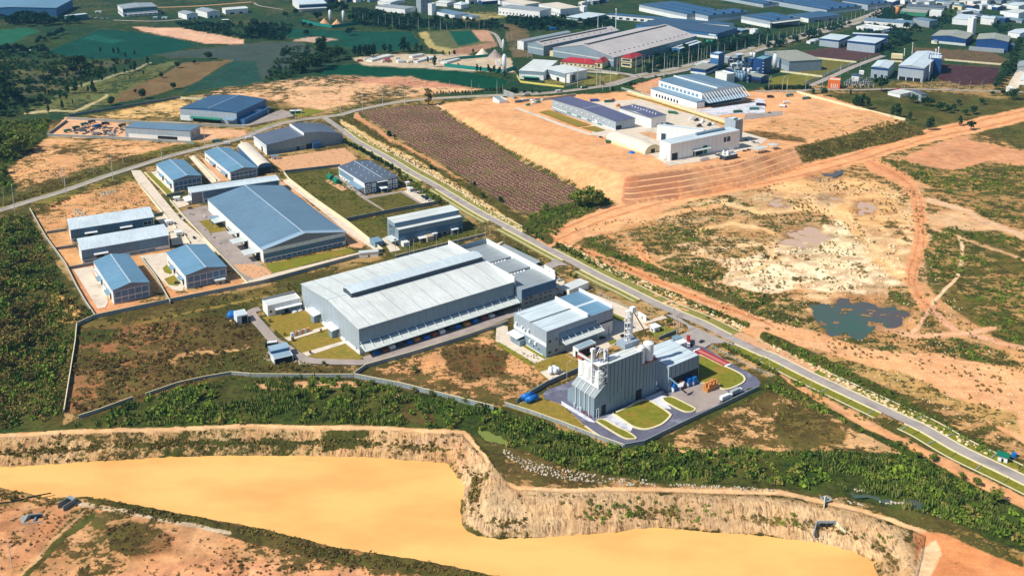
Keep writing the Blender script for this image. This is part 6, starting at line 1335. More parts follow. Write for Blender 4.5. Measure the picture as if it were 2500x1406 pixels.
def tree_proto(kind, seed, m):
    V, Q, Tn = crown_mesh(kind, seed); r = random.Random(seed)
    c = np_mesh('crown', V, Q, LM[m]); set_tint(c, Tn)
    mb = MB(); mb.tube((0,0,-.5), (.1,0,3.2), .26, 7, .18).tube((.1,0,3.2), (.2,.1,6.4 if kind != 'bush' else 4), .18, 6, .08)
    for _ in range(5):
        a = r.uniform(0, 6.28); z = r.uniform(2.2, 4.6); l = r.uniform(1.2, 2.4); mb.tube((.1,0,z), (math.cos(a)*l, math.sin(a)*l, z+l*.9), .09, 5, .03)
    t = mb.build('trunk', M['bark'])
    return c.data, t.data, c, t
TP = {}
for kind, ms in (('round', ('dark','teal','olive')), ('slender', ('dark','teal','lush','olive')), ('broad', ('dark','teal','lush','olive')), ('bush', ('dark','lush','olive','teal'))):
    for m in ms:
        L0 = []
        for s in range(3):
            cd, td, c, t = tree_proto(kind, hash((kind, m)) % 7 * 0+len(TP)*13+s*5+1, m); L0.append((cd, td)); bpy.data.objects.remove(c); bpy.data.objects.remove(t)
        TP[kind, m] = L0
TH_ = dict(round=9.4, slender=10.2, broad=9.6, bush=8.2)
ORD = lambda n: {1:'first',2:'second',3:'third',4:'fourth',5:'fifth',6:'sixth',7:'seventh',8:'eighth',9:'ninth',10:'tenth'}.get(n, '%d%s' % (n, 'th' if 10 <= n % 100 <= 20 else {1:'st',2:'nd',3:'rd'}.get(n % 10, 'th')))
NM = dict(round='round_tree', slender='slender_tree', broad='broad_tree', bush='shrub')
def trees(desc, place, group, kind, m, items, t=0, wid=1.0):
    items = sorted([(cv(t, (x, y)), hp/TS[t][2]) for x, y, hp in items], key=lambda q: q[0][0])
    for i, ((x, y), hp) in enumerate(items):
        X, Y, z = G(x, y); hh = max(top_z(Y, y-hp)-z, 1.2); k = hh/TH_[kind]; cd, td = TP[kind, m][i % 3]
        e = empty(NM[kind], (X, Y, z), RN.uniform(0, 6.28), ('%s %s from the left %s' % (ORD(i+1), desc, place)) if len(items) > 1 else desc+' '+place, 'shrub' if kind == 'bush' else 'tree', group if len(items) > 1 else None)
        e.scale = (k*wid*RN.uniform(.85,1.2), k*wid*RN.uniform(.85,1.2), k)
        for nm, d in (('crown', cd), ('trunk', td)):
            o = bpy.data.objects.new(nm, d); COL.objects.link(o); o.parent = e
def row(p, q, n, h, jx=3, jy=2, seed=1):
    r = random.Random(seed); return [(p[0]+(q[0]-p[0])*(i+.5)/n+r.uniform(-jx,jx), p[1]+(q[1]-p[1])*(i+.5)/n+r.uniform(-jy,jy), h*r.uniform(.7,1.25)) for i in range(n)]
def area(pts, n, h, seed=1):
    r = random.Random(seed); out = []; x0, x1 = min(p[0] for p in pts), max(p[0] for p in pts); y0, y1 = min(p[1] for p in pts), max(p[1] for p in pts)
    while len(out) < n:
        x, y = r.uniform(x0,x1), r.uniform(y0,y1)
        if inside(np.array([x]), np.array([y]), pts)[0]: out.append((x, y, h*r.uniform(.65,1.3)))
    return out
trees('round dark tree', 'on the brown grass hill', 'round trees on the brown hill', 'round', 'dark', [(1063,1010,95),(1360,945,100),(1290,893,42),(1655,852,66),(1540,747,60),(1695,652,64),(1855,614,44),(1990,567,74)], 1)
trees('slender dark tree', 'in the scattered hillside grove', 'slender trees on the hillside', 'slender', 'dark', [(415,760,60),(487,780,66),(640,750,55),(1410,622,85),(955,502,52),(1085,517,62),(1130,520,72),(1200,560,60),(1285,530,48),(1290,682,110),(1250,672,58),(1100,722,112),(1060,702,62),(1190,702,52),(940,762,72),(975,777,58),(855,747,62),(880,802,52),(720,892,140),(650,902,102),(780,842,62),(840,882,64),(890,892,120),(915,892,62),(435,907,62),(465,917,62),(575,952,62),(595,1042,92),(635,952,62),(695,997,48),(465,1077,82),(1240,767,48),(1370,717,44)], 1)
trees('broad dense tree', 'in the clump on the left hillside', 'broad trees on the left hillside', 'broad', 'dark', [(690,710,120),(770,655,135),(385,992,75),(300,1010,80),(235,1060,85),(110,960,140),(40,1000,170),(160,980,120),(60,900,130),(10,860,150),(20,1080,120),(330,1000,60)], 1)
trees('dark tree', 'in the row before the bright blue warehouse', 'trees before the bright blue warehouse', 'broad', 'teal', row((0,215),(500,225),14,100,10,14,3)+row((100,255),(760,232),12,75,10,10,4), 1)
trees('tree', 'along the far left field edge', 'trees along the far left field edge', 'broad', 'teal', row((0,500),(460,500),13,75,12,20,5)+row((330,430),(600,330),7,60,10,10,6), 1)
trees('tree', 'between the blue works and the dark field', 'trees around the far fields', 'broad', 'teal', [(500,352,75),(905,342,78),(945,302,42),(175,362,85),(230,307,52),(610,192,95),(480,262,62),(540,272,52),(20,330,150),(60,350,120),(-30,360,120),(100,300,100),(400,150,70),(300,170,60),(760,110,80),(820,90,90),(870,120,90),(730,60,70)], 2)
trees('tall dark tree', 'standing near the bare field patch', 'tall dark trees by the bare patch', 'slender', 'dark', [(630,507,160),(655,470,120)], 2, 1.8)
trees('bushy dark tree', 'in the grove left of the lorry park', 'grove left of the lorry park', 'broad', 'dark', [(800,575,140),(690,512,65),(730,592,110),(860,545,70),(400,702,125),(450,682,115),(520,692,155),(600,672,165),(680,642,125),(560,640,130),(640,600,110)], 2)
trees('tree', 'in the line behind the lorry park', 'trees behind the lorry park', 'slender', 'teal', [(960,532,95),(1010,540,115),(1060,545,120),(1100,545,120),(1140,542,125),(1240,502,85),(1300,512,92),(1425,497,150),(1465,502,102),(1550,492,82),(1600,492,62),(1805,532,52),(1865,532,44),(1910,532,52),(2090,512,48),(1700,520,60)], 2, 1.3)
trees('small tree', 'in front of the teal netting yard', 'small trees at the teal netting yard', 'slender', 'dark', [(1720,642,115),(1660,602,62),(2130,692,82),(2160,690,60),(2240,690,75),(2290,700,80),(2340,705,70),(2390,747,82),(1950,650,50)], 2)
trees('lone tree', 'beside the far estate road at the field corner', None, 'slender', 'olive', [(1665,1005,165)], 2, 1.2)
trees('shrub', 'in the roadside row behind the bare platform', 'shrubs behind the far road', 'bush', 'dark', row((1700,895),(2180,885),16,24,6,3,8)+row((2200,870),(2500,880),9,34,8,5,9), 2)
trees('tree', 'in the dark belt along the avenue', 'trees along the avenue', 'broad', 'teal', row((1330,690),(2290,420),34,85,14,22,10)+row((1340,600),(2200,380),14,70,20,26,12), 3)
trees('tree', 'in the strip above the pale works halls', 'trees above the pale works', 'broad', 'teal', row((60,250),(880,255),20,70,14,30,13)+row((0,190),(500,215),10,40,10,8,14), 3)
trees('small clipped tree', 'in front of the long white warehouse wall', 'small trees at the white warehouse wall', 'bush', 'teal', row((980,150),(1700,215),18,26,6,4,15)+row((2130,255),(2500,285),12,22,6,3,16), 3)
trees('roadside bush', 'at the far junction', 'bushes at the far junction', 'bush', 'dark', [(900,815,40),(1000,870,40),(1180,815,35),(1210,810,30),(1160,820,30),(230,890,40),(300,890,35),(160,895,40),(1340,700,60),(40,890,60),(80,885,50)], 3)
trees('dark tree', 'in the belt around the tower block', 'trees around the tower block', 'broad', 'teal', row((900,190),(2350,240),30,62,18,24,17), 2)
trees('tree', 'on the dark slope below the skyline works', 'trees on the dark slope', 'broad', 'teal', row((1000,235),(1550,300),16,50,14,20,18)+row((1900,260),(2450,290),14,45,14,20,19), 2)
trees('tree', 'in the green field beyond the platform', 'trees in the field beyond the platform', 'slender', 'dark', [(1300,1122,135),(1250,1112,105),(900,1012,112),(930,1015,100),(960,1012,125),(1010,1042,125),(875,1002,62),(1410,1152,92),(1595,1242,132),(1890,1202,102),(845,907,54),(490,902,62)], 4, 1.3)
trees('large dark tree', 'beside the substation', None, 'broad', 'dark', [(1140,875,145)], 4)
trees('bushy tree', 'in the scrub around the half-finished house', 'trees around the half-finished house', 'broad', 'dark', [(1440,985,90),(1560,1012,85),(1600,1022,100),(1700,1062,92),(1780,1082,82),(1830,1060,70),(2020,1092,85),(2390,952,110),(1990,1242,90),(1940,1100,60),(1880,1000,50),(2100,1000,60),(2200,920,50),(2300,910,60),(590,922,90)], 4)
trees('dark tree', 'in the hedge row at the right edge', 'hedge trees at the right edge', 'broad', 'dark', row((2400,620),(2230,860),14,80,10,8,20)+row((2380,600),(2460,400),8,60,8,8,21), 4)
trees('tree', 'among the blue-trimmed factories', 'trees among the blue-trimmed factories', 'broad', 'teal', [(450,372,95),(500,360,60),(320,402,65),(160,452,85),(1250,292,62),(1375,292,85),(1470,302,75),(1390,392,95),(1350,412,72),(1180,480,60),(1220,470,50),(830,250,50),(2150,482,55),(2220,482,65),(2360,440,60),(1140,530,40)]+row((1060,500),(1300,430),8,60,10,10,22), 4)
trees('clipped tree', 'in the row below the green lots', 'clipped trees below the green lots', 'bush', 'dark', row((20,860),(470,850),20,44,6,4,23), 4)
trees('leafy tree', 'at the corner of the stubble field', 'trees at the stubble field corner', 'broad', 'lush', [(640,642,175),(810,642,200),(360,690,78),(730,650,110),(690,655,70),(850,600,120),(760,630,80)], 7, .95)
trees('small tree', 'along the stone verge of the estate road', 'small trees on the stone verge', 'bush', 'lush', [(150,862,50),(185,885,50),(220,902,50),(270,940,60),(300,955,55),(470,1035,60),(520,1062,60),(545,1070,50),(600,1095,70),(630,1108,60),(655,1115,60),(690,1130,60),(780,1180,40),(820,1200,40),(1180,1340,50)], 7)
trees('shrub', 'in the planted row outside the silo plant fence', 'shrubs outside the silo plant fence', 'bush', 'lush', row((1250,500),(2330,1060),26,88,18,14,24), 15)
trees('young tree', 'between the office and the estate road', 'young trees by the office', 'broad', 'lush', [(1440,410,80),(1480,430,70),(1530,490,90),(1570,500,90),(1640,560,90),(1680,580,80),(1720,600,90),(1760,620,70),(1400,380,60),(1380,330,60)], 6)
trees('slim cypress-like tree', 'behind the sawtooth factory', 'slim trees behind the sawtooth factory', 'slender', 'lush', [(1795,650,60),(1820,655,70),(1850,660,70),(1600,330,20)], 6, .6)
trees('hedge shrub', 'behind the office along the road', 'hedge shrubs behind the office', 'bush', 'dark', row((860,30),(1400,330),24,44,8,5,25), 6)
trees('small tree', 'in the verge outside the white factory', 'verge trees outside the white factory', 'bush', 'lush', row((1190,370),(1780,660),11,60,14,14,26)+[(2290,900,90),(2350,930,60),(2390,930,100)], 11)
trees('small green tree', 'beside the round guard hut lawn', None, 'broad', 'lush', [(1545,440+2656,66)], 3)
trees('round bush', 'on the dark strip of the stubble field edge', 'bushes along the stubble field', 'bush', 'dark', [(1290,1300,60),(1340,1310,30)], 2)
trees('round bush', 'along the dirt path beside the stubble field', 'bushes beside the dirt path', 'bush', 'dark', [(1690,290,50),(1730,300,40),(2190,560,50),(2360,600,60),(2105,440,40)], 6)
trees('dark bush', 'beside the drive on the factory lawn', 'bushes on the dry lawns', 'bush', 'olive', [(1210,775,60),(1700,1130,70),(1910,710,70),(1370,880,80),(930,520,60),(1880,720,30)], 10)
TS[25] = (1860,1040,3.90625); TS[26] = (0,1040,3.90625); TS[27] = (0,680,3.90625); TS[28] = (620,680,3.90625); TS[29] = (1240,680,3.90625); TS[30] = (1240,1040,3.90625); TS[31] = (620,1040,3.90625); TS[32] = (1860,680,3.90625)
trees('dark round bush', 'in the reeds above the stream', 'bushes above the stream', 'broad', 'lush', [(895,355,95),(2230,730,120),(2180,760,80),(1900,500,70),(1480,300,60),(2050,560,80),(1290,190,60),(1750,480,70),(1640,340,70)], 25)
trees('dark tree', 'in the wild scrub at the far left', 'trees in the left scrub', 'broad', 'olive', [(170,390,170),(300,300,90),(90,560,110),(200,640,120),(40,480,120),(330,480,100),(80,700,130),(20,860,150),(250,560,90),(420,560,70),(120,180,110),(20,120,120),(270,980,90)], 27)
trees('dark tree', 'in the upper scrub left of the bare lot', 'trees in the upper left scrub', 'broad', 'lush', [(170,130,190),(90,160,170),(40,100,190),(130,60,150),(20,200,140),(240,130,110),(60,330,90),(0,420,120),(330,80,70),(120,900,110),(230,1000,100),(60,1060,110),(160,1180,120),(60,1280,140),(260,1290,110)], 5)
trees('bush', 'on the wild ground below the bright wall', 'bushes below the bright wall', 'broad', 'lush', [(570,1060,90),(680,1090,80),(400,1130,80),(860,1060,70),(900,1100,80),(1120,1010,50),(1530,1090,50),(1700,1120,60),(1000,1120,60),(2030,1190,60),(300,1160,70),(1540,890,60),(660,830,50)], 28)
# --- stuff: scrub belts ---
CV = []
for s in range(8):
    r = np.random.default_rng(900+s); q = np.concatenate([leaves(22, r, ell(0,0,.55,1,1,.75,.35), .30), leaves(8, r, ell(r.uniform(-.5,.5), r.uniform(-.5,.5), 1.0,.55,.55,.5,.3), .26)])
    CV.append(q.reshape(-1,3))
RV = []
for s in range(5):
    r = np.random.default_rng(400+s); n = 16; p = np.stack([r.uniform(-1,1,n), r.uniform(-1,1,n), np.zeros(n)], -1); h = r.uniform(.7,1.5,n); a = r.uniform(0,6.28,n)
    d = np.stack([np.cos(a), np.sin(a), a*0], -1)*.16; t = np.stack([r.normal(size=n)*.25, r.normal(size=n)*.25, h], -1)
    RV.append(np.stack([p-d, p+d, p+t+d*.7, p+t-d*.7], 1).reshape(-1,3))
PUW = [[P(*q) for q in inflate(pp_, 1.02)] for pp_, _ in PUD]
def ok_(X, Y):
    k = np.ones(X.shape, bool)
    for w in PUW: k &= ~inside(X, Y, w)
    return k
def scrub(name, label, polys, dens, rr, m, tmpl=CV, seed=1, hz=1.0, gate=None, band=None):
    r = np.random.default_rng(seed); VS = []; TS_ = []
    for poly in polys:
        W = [G(*p)[:2] for p in poly]; xs_ = [p[0] for p in W]; ys_ = [p[1] for p in W]
        A = abs(sum(W[i][0]*W[(i+1)%len(W)][1]-W[(i+1)%len(W)][0]*W[i][1] for i in range(len(W))))/2; bx = (max(xs_)-min(xs_))*(max(ys_)-min(ys_))
        n = int(A*dens*bx/max(A,1)); X = r.uniform(min(xs_), max(xs_), n); Y = r.uniform(min(ys_), max(ys_), n)
        nz = fbm(X, Y, 26, 3, 7+seed)+fbm(X, Y, 7, 2, 17+seed)*.6
        if band: q_ = sdist(X, Y, POND)
        k = ok_(X, Y) & ((q_ > band[0]) & (q_ < band[1]) if band else True) & inside(X, Y, W) & (nz > (gate if gate is not None else -.2)-r.random(n)*.12); X = X[k]; Y = Y[k]; nz = nz[k]; Z = elev(X, Y)
        S = r.uniform(rr[0], rr[1], len(X))*(1+nz); an = r.uniform(0, 6.28, len(X)); v = r.integers(0, len(tmpl), len(X))
        big = fbm(X, Y, 16, 3, 91)
        for j in range(len(tmpl)):
            q = np.where(v == j)[0]
            if not len(q): continue
            t = tmpl[j]; c, s_ = np.cos(an[q])[:,None], np.sin(an[q])[:,None]; sc = S[q][:,None]
            x = (t[None,:,0]*c-t[None,:,1]*s_)*sc+X[q][:,None]; y = (t[None,:,0]*s_+t[None,:,1]*c)*sc+Y[q][:,None]; z = t[None,:,2]*sc*hz*r.uniform(.7,1.25,(len(q),1))+Z[q][:,None]
            VS.append(np.stack([x,y,z], -1).reshape(-1,3))
            nl = len(t)//4; tt = np.clip(r.uniform(0,1,(len(q),1))*.5+big[q][:,None]*1.4+.25+r.uniform(-.25,.25,(len(q),nl)), 0, 1); br = np.clip((r.random((len(q),1))**4)+np.zeros((len(q),nl)), 0, 1)
            TS_.append(np.repeat(np.stack([tt, br, tt], -1).reshape(-1,3), 4, 0))
    if not VS: return
    V = np.concatenate(VS); o = np_mesh(name, V, np.arange(len(V)).reshape(-1,4), LM[m]); set_tint(o, np.concatenate(TS_)); tag(o, label, 'vegetation', None, 'stuff'); return o
BELT = [(150,1038),(240,1014),(400,962),(560,922),(860,927),(1000,957),(1225,1004),(1510,1098),(1590,1088),(1700,1100),(2040,1105),(2200,1112),(2290,1150),(2500,1240),(2560,1300),(2500,1330),(2300,1265),(2080,1205),(1900,1182),(1600,1172),(1400,1148),(1250,1090),(1150,1050),(900,1036),(500,1034),(150,1046)]
scrub('scrub', 'lush green scrub filling the belt between the factory walls and the pond bank', [BELT], .07, (.6,2.8), 'lush', seed=2, gate=.06)
scrub('reeds', 'tall olive reeds in the belt above the pond bank', [BELT], .17, (1.0,1.9), 'reed', RV, seed=3, hz=1.2, gate=.06)
LEFT = [(-140,300),(55,300),(120,290),(108,338),(15,415),(40,468),(-140,520)]; LEFT2 = [(-140,545),(0,540),(66,520),(125,630),(150,700),(228,778),(183,802),(155,1010),(60,1050),(-160,1058)]
scrub('scrub', 'dense dark scrub covering the wild ground left of the estate', [LEFT, LEFT2], .06, (.7,3.3), 'lush', seed=4, gate=.0)
scrub('scrub', 'brown and olive brush on the wild ground left of the estate', [LEFT2], .09, (.6,2.4), 'olive', seed=5, gate=-.08)
scrub('scrub', 'dry brown brush in the walled scrub lot', [[(190,812),(600,765),(655,870),(860,912),(560,912),(400,958),(240,1004),(160,1008)]], .05, (.7,1.5), 'brown', seed=6, gate=-.02)
scrub('scrub', 'olive brush in the walled scrub lot', [[(190,812),(600,765),(655,870),(860,912),(560,912),(400,958),(240,1004),(160,1008)],[(245,782),(620,712),(920,642),(735,690),(730,718),(560,758),(200,805)]], .04, (.7,1.5), 'olive', seed=7, gate=.0)
scrub('scrub', 'burnt dark brush on the bare lot below the white factory', [[(1080,862),(1150,838),(1200,842),(1240,872),(1222,918),(1140,930),(1090,900)]], .07, (.7,1.3), 'brown', seed=8, gate=-.1)
Q1 = [[(1535,562),(1640,548),(1735,560),(1725,590),(1600,600),(1540,585)],[(1385,600),(1470,572),(1500,590),(1520,650),(1600,680),(1730,640),(1720,700),(1640,690),(1560,665),(1460,640)],[(1600,640),(1660,620),(1760,640),(1780,665),(1740,700),(1620,690)],[(1740,690),(1850,715),(1950,740),(1990,790),(1940,800),(1840,765)],[(2290,560),(2380,545),(2500,590),(2600,620),(2600,880),(2500,860),(2330,760),(2265,700),(2260,600)],[(2130,392),(2200,392),(2330,420),(2410,396),(2500,405),(2580,420),(2580,560),(2500,555),(2430,545),(2330,480),(2200,425)],[(2240,830),(2330,825),(2460,860),(2500,895),(2400,885),(2290,855)],[(2170,700),(2225,700),(2235,735),(2190,750)],[(1700,505),(1790,485),(1790,500)]]
scrub('scrub', 'low olive bushes scattered over the raw land east of the road', Q1, .06, (.7,1.5), 'lush', seed=9, gate=0.02)
scrub('scrub', 'green bush band along the dirt track east of the road', [[(1866,812),(1985,862),(2105,922),(2255,1002),(2405,1082),(2520,1140),(2520,1160),(2390,1100),(2240,1022),(2090,944),(1970,886),(1860,828)],[(1395,612),(1480,648),(1598,698),(1741,756),(1830,790),(1825,800),(1735,768),(1590,711),(1470,661),(1390,623)],[(1440,586),(1500,612),(1600,652),(1740,708),(1740,722),(1600,668),(1500,628),(1440,600)]], .12, (.8,1.5), 'lush', seed=10, gate=-.2)
scrub('scrub', 'lush growth at the lower corner of the stubble field', [[(1275,535),(1330,512),(1390,498),(1460,480),(1500,495),(1440,520),(1380,545),(1360,575),(1320,570)]], .12, (.9,1.8), 'lush', seed=11, gate=-.2)
scrub('scrub', 'bushes growing on the pond banks', [[(0,1070),(300,1055),(900,1050),(1140,1064),(1200,1150),(1150,1240),(1122,1240),(1130,1190),(1095,1128),(900,1112),(500,1110),(0,1138)],[(1260,1210),(1500,1206),(1900,1222),(2200,1300),(2240,1340),(2140,1370),(1860,1304),(1600,1280),(1400,1300),(1250,1310)]], .07, (.5,1.2), 'olive', seed=12, gate=.04)
scrub('scrub', 'strip of weeds along the near shore of the pond', [[(0,1190),(120,1216),(215,1212),(400,1247),(640,1292),(800,1332),(1040,1370),(1250,1414),(1250,1432),(1040,1392),(800,1352),(640,1312),(400,1262),(215,1224),(120,1228),(0,1204)]], .24, (.4,.9), 'olive', seed=13, gate=-.15)
scrub('scrub', 'dry brush on the bare land in the bottom left corner', [[(260,1290),(330,1275),(430,1310),(420,1350),(330,1365),(270,1340)],[(480,1318),(560,1312),(600,1340),(520,1350)],[(640,1300),(900,1355),(1100,1390),(850,1390),(640,1340)],[(0,1240),(160,1260),(60,1390),(0,1400)],[(430,1340),(620,1360),(900,1400),(500,1404)]], .16, (.4,.9), 'brown', seed=14, gate=-.02)
scrub('scrub', 'scrub on the vegetated embankment at the right of the platform', [[(1940,362),(2207,299),(2262,327),(1960,398)]], .06, (.8,1.7), 'olive', seed=15, gate=-.05)
scrub('scrub', 'low hedge growth along the verge of the upper estate road', [[(0,500),(60,476),(210,422),(400,368),(500,350),(500,358),(400,378),(210,436),(60,488),(0,508)],[(0,560),(70,520),(200,470),(320,430),(325,436),(200,478),(80,526)]], .1, (.7,1.4), 'olive', seed=16, gate=-.1)
scrub('scrub', 'scrub in the office lot and beside the sawtooth factory', [T(6,(330,360),(800,300),(860,340),(1060,570),(1240,690),(880,760),(420,440)), T(6,(900,800),(1260,720),(1270,900),(1200,940),(1080,900)), T(6,(1350,1100),(2150,900),(2180,860),(1500,1000))], .1, (.5,1.1), 'lush', seed=17, gate=.0)
scrub('scrub', 'scrub along the road side behind the stubble field', [[(850,285),(960,345),(1100,425),(1200,492),(1290,560),(1280,572),(1180,505),(1080,440),(940,358),(860,305)]], .07, (.6,1.3), 'olive', seed=18, gate=-.05)
scrub('far_woods', 'dark bushy growth over the far left hillside', [[(-140,130),(60,130),(160,140),(330,150),(220,200),(60,285),(-140,300)],[(700,110),(860,130),(760,165),(720,190),(640,200)]], .02, (2.0,3.8), 'dark', seed=19, gate=-.02)
scrub('far_woods', 'dark woodland patches between the far works and fields', [[(430,55),(720,62),(690,100),(600,95),(440,70)],[(860,20),(1000,40),(1100,60),(1200,55),(1240,70),(1000,75),(860,60)],[(1230,40),(1500,45),(1500,70),(1300,78),(1240,60)],[(1850,100),(2060,55),(2070,72),(1880,122)],[(2100,60),(2200,20),(2240,60),(2150,130)]], .022, (2.0,4.0), 'teal', seed=20, gate=-.05)

scrub('far_woods', 'dark trees and bushes filling the gaps between the top right factories', [T(4,(1150,60),(1300,60),(1180,230),(1000,330),(880,290),(1020,180)), T(4,(1620,170),(1820,110),(1800,240),(1640,300)), T(4,(2200,240),(2380,250),(2360,320),(2240,310)), T(4,(1200,480),(1420,330),(1440,380),(1260,540)), T(3,(1850,400),(2300,350),(2500,300),(2500,420),(2250,480),(1950,560))], .02, (1.8,3.4), 'teal', seed=21, gate=-.04)

scrub('tufts', 'small separate weeds and tufts over the bare land east of the road', [[(1400,560),(1900,450),(2100,410),(2260,480),(2290,700),(2500,860),(2500,1100),(2200,960),(1950,840),(1700,730)],[(1640,1066),(1870,955),(2080,1040),(2210,1108),(1800,1096)]], .06, (.25,1.1), 'olive', seed=31, gate=.1)
scrub('tufts', 'small separate weeds over the bare ground at the bottom left and in the open lots', [[(0,1210),(400,1262),(800,1352),(1250,1430),(0,1420)],[(870,917),(1180,825),(1420,905),(1230,1000)],T(5,(50,300),(1850,40),(1300,170),(230,500),(130,420)),T(5,(285,680),(1260,400),(1540,690),(620,790),(440,880))], .06, (.25,.65), 'brown', seed=32, gate=.0)

scrub('scrub', 'dark bushes on the bench of the pond bank right of the bend', [[(1400,1228),(1560,1216),(1700,1226),(1790,1250),(1700,1288),(1600,1274),(1450,1280)],[(1880,1250),(1990,1262),(2000,1290),(1900,1280)],[(2060,1290),(2180,1310),(2200,1350),(2120,1330)],[(700,1050),(860,1052),(880,1092),(760,1096)]], .13, (.5,1.2), 'lush', seed=41, gate=-.04)
scrub('scrub', 'lush green band of growth below the red soil strip beside the estate road', [[(1900,925),(1960,940),(2080,1000),(2200,1062),(2290,1120),(2270,1135),(2160,1080),(2040,1030),(1960,990),(1890,960),(1860,950)],[(1640,1095),(1800,1098),(2000,1106),(2200,1114),(2200,1128),(1900,1120),(1620,1112)]], .12, (.9,1.8), 'lush', seed=42, gate=-.1)

scrub('scrub', 'weeds and bushes along the ledge halfway up the pond bank', [[(-60,1040),(1160,1030),(1260,1180),(2250,1240),(2300,1400),(-60,1400)]], .3, (.4,1.1), 'olive', seed=51, gate=-.04, band=(4.4,10.2))
scrub('reeds', 'pale dry grass mixed into the wild ground left of the estate', [LEFT2, LEFT], .1, (.8,1.7), 'reed', RV, seed=52, gate=.05)
# ================= poles, vehicles, small things =================
M['pole'] = smat('concrete_pole', (206,206,200), .7, .05)
def pole_proto(kind):
    e = empty('proto_'+kind, (0,0,0))
    if kind == 'utility':
        MB().cyl(0,0,-1,20,.26,.17,6).build('shaft', M['pole'], e)
        c = MB()
        for z in (19.4, 18.2, 16.4): c.box(-1.3,1.3,-.07,.07,z,z+.16)
        c.build('crossarm', M['trimd'], e)
    elif kind == 'lamp':
        MB().cyl(0,0,-1,9.4,.14,.09,6).tube((0,0,9.3),(1.7,0,10),.07,5).build('shaft', M['pole'], e)
        MB().box(1.4,2.3,-.14,.14,9.9,10.1).build('lamp_head', M['whitem'], e)
    elif kind == 'mast':
        m = MB().cyl(0,0,-1,40,.9,.6,6); m.build('shaft', M['frame'], e); MB().box(-.9,.9,-.9,.9,38,40.5).build('mast_head', M['whitem'], e)
    elif kind == 'flood':
        MB().cyl(0,0,-1,14,.18,.12,6).build('shaft', M['pole'], e); MB().box(-1,1,-.3,.3,13.6,14.4).build('lamp_head', M['trimd'], e)
    return e
PR = {k: pole_proto(k) for k in ('utility','lamp','mast','flood')}; PH = dict(utility=20, lamp=10.1, mast=40.5, flood=14.4)
def poles(kind, desc, place, group, items, t=0, rz=0.5):
    items = sorted([(cv(t, (i[0], i[1])), (i[2]/TS[t][2] if len(i) > 2 else None)) for i in items], key=lambda q: q[0][0]); nm = dict(utility='utility_pole', lamp='street_lamp', mast='mast', flood='floodlight_pole')[kind]
    for i, ((x, y), hp) in enumerate(items):
        X, Y, z = G(x, y); o = copy_tree(PR[kind]); o.name = nm; o.location = (X, Y, z); o.rotation_euler.z = rz
        k = (top_z(Y, y-hp)-z)/PH[kind] if hp else 1; o.scale = (max(k, .8),)*2+(k,) if kind != 'lamp' else (k,k,k)
        tag(o, ('%s %s from the left %s' % (ORD(i+1), desc, place)) if len(items) > 1 else desc+' '+place, 'pole' if kind != 'lamp' else 'street lamp', group if len(items) > 1 else None)
poles('utility', 'tall utility pole', 'along the upper estate road', 'tall poles along the upper estate road', [(140,692,242),(630,527,258),(1078,387,236),(1548,217,215),(1958,85,215)], 5)
poles('utility', 'thin service pole', 'beside the upper estate road', 'thin poles beside the upper estate road', [(40,590,120),(280,517,60),(597,425,150),(895,327,100),(1175,242,100),(1126,342,60),(1192,322,100)], 5)
poles('utility', 'tall utility pole', 'along the road behind the stubble field', 'tall poles behind the stubble field', [(830,1117,185),(1035,1035,180),(1228,1022,180),(1440,998,185),(1655,960,185),(1868,905,135),(2076,902,137),(2318,902,138)], 2)
poles('utility', 'thin pole', 'around the road junction by the dark-roofed plant', 'thin poles at the plant junction', [(400,1172,145),(455,1132,100),(660,1092,100),(736,1062,60),(148,1242,185),(228,1192,105),(745,1245,62),(845,1302,55),(2145,882,80),(2372,882,82),(8,1240,60)], 2)
poles('utility', 'tall pole', 'around the far junction', 'tall poles at the far junction', [(663,837,180),(845,832,220),(878,832,170),(975,862,210),(905,862,160),(1040,692,160),(1065,682,140),(1220,692,170),(1280,692,150),(1345,692,160),(1378,722,190),(1488,742,230),(1300,640,120),(735,640,110),(877,650,120),(582,600,80)], 3)
poles('utility', 'roadside pole', 'along the avenue in front of the tree belt', 'poles in front of the avenue trees', [(1516,692,130),(1542,682,120),(1572,672,120),(1622,672,190),(1662,662,130),(1722,642,190),(1750,620,100),(1812,602,180),(1842,592,130),(1870,570,100),(1895,562,130),(1930,540,110),(2000,542,130),(2064,520,100),(2122,482,120),(2182,502,110),(2260,470,90),(2392,462,130),(2470,432,115),(50,480,90),(100,500,80),(190,560,60),(230,580,70)], 3)
poles('utility', 'pole', 'of the power line below the tower block', 'power line poles below the tower block', [(1040,225,105),(1187,262,108),(1255,265,112),(1320,250,110),(1387,280,118),(1470,265,100),(1568,290,125),(1670,295,128),(1720,285,60),(1780,292,125),(1838,288,70),(1895,250,70),(2022,285,100),(2050,290,60),(2148,282,110),(2195,285,105),(2230,280,60)], 2)
poles('utility', 'pole', 'of the line climbing beside the far lane', 'poles beside the far lane', [(2318,430,110),(2340,440,110),(2420,400,90),(2460,380,90),(2380,480,120),(2490,480,100),(2300,380,80)], 2)
poles('utility', 'pole', 'along the upper avenue', 'poles along the upper avenue', [(42,440,105),(105,425,105),(150,400,80),(165,390,100),(235,370,75),(295,365,100),(325,380,110),(365,350,90),(408,330,100),(440,330,110),(485,300,80),(535,290,105),(600,270,85),(625,280,100),(665,250,90),(722,240,95),(765,225,85),(805,250,100),(850,210,85),(890,195,90),(940,180,80),(972,170,80),(1030,150,70),(1090,120,70),(1150,110,60),(1200,90,60)], 4)
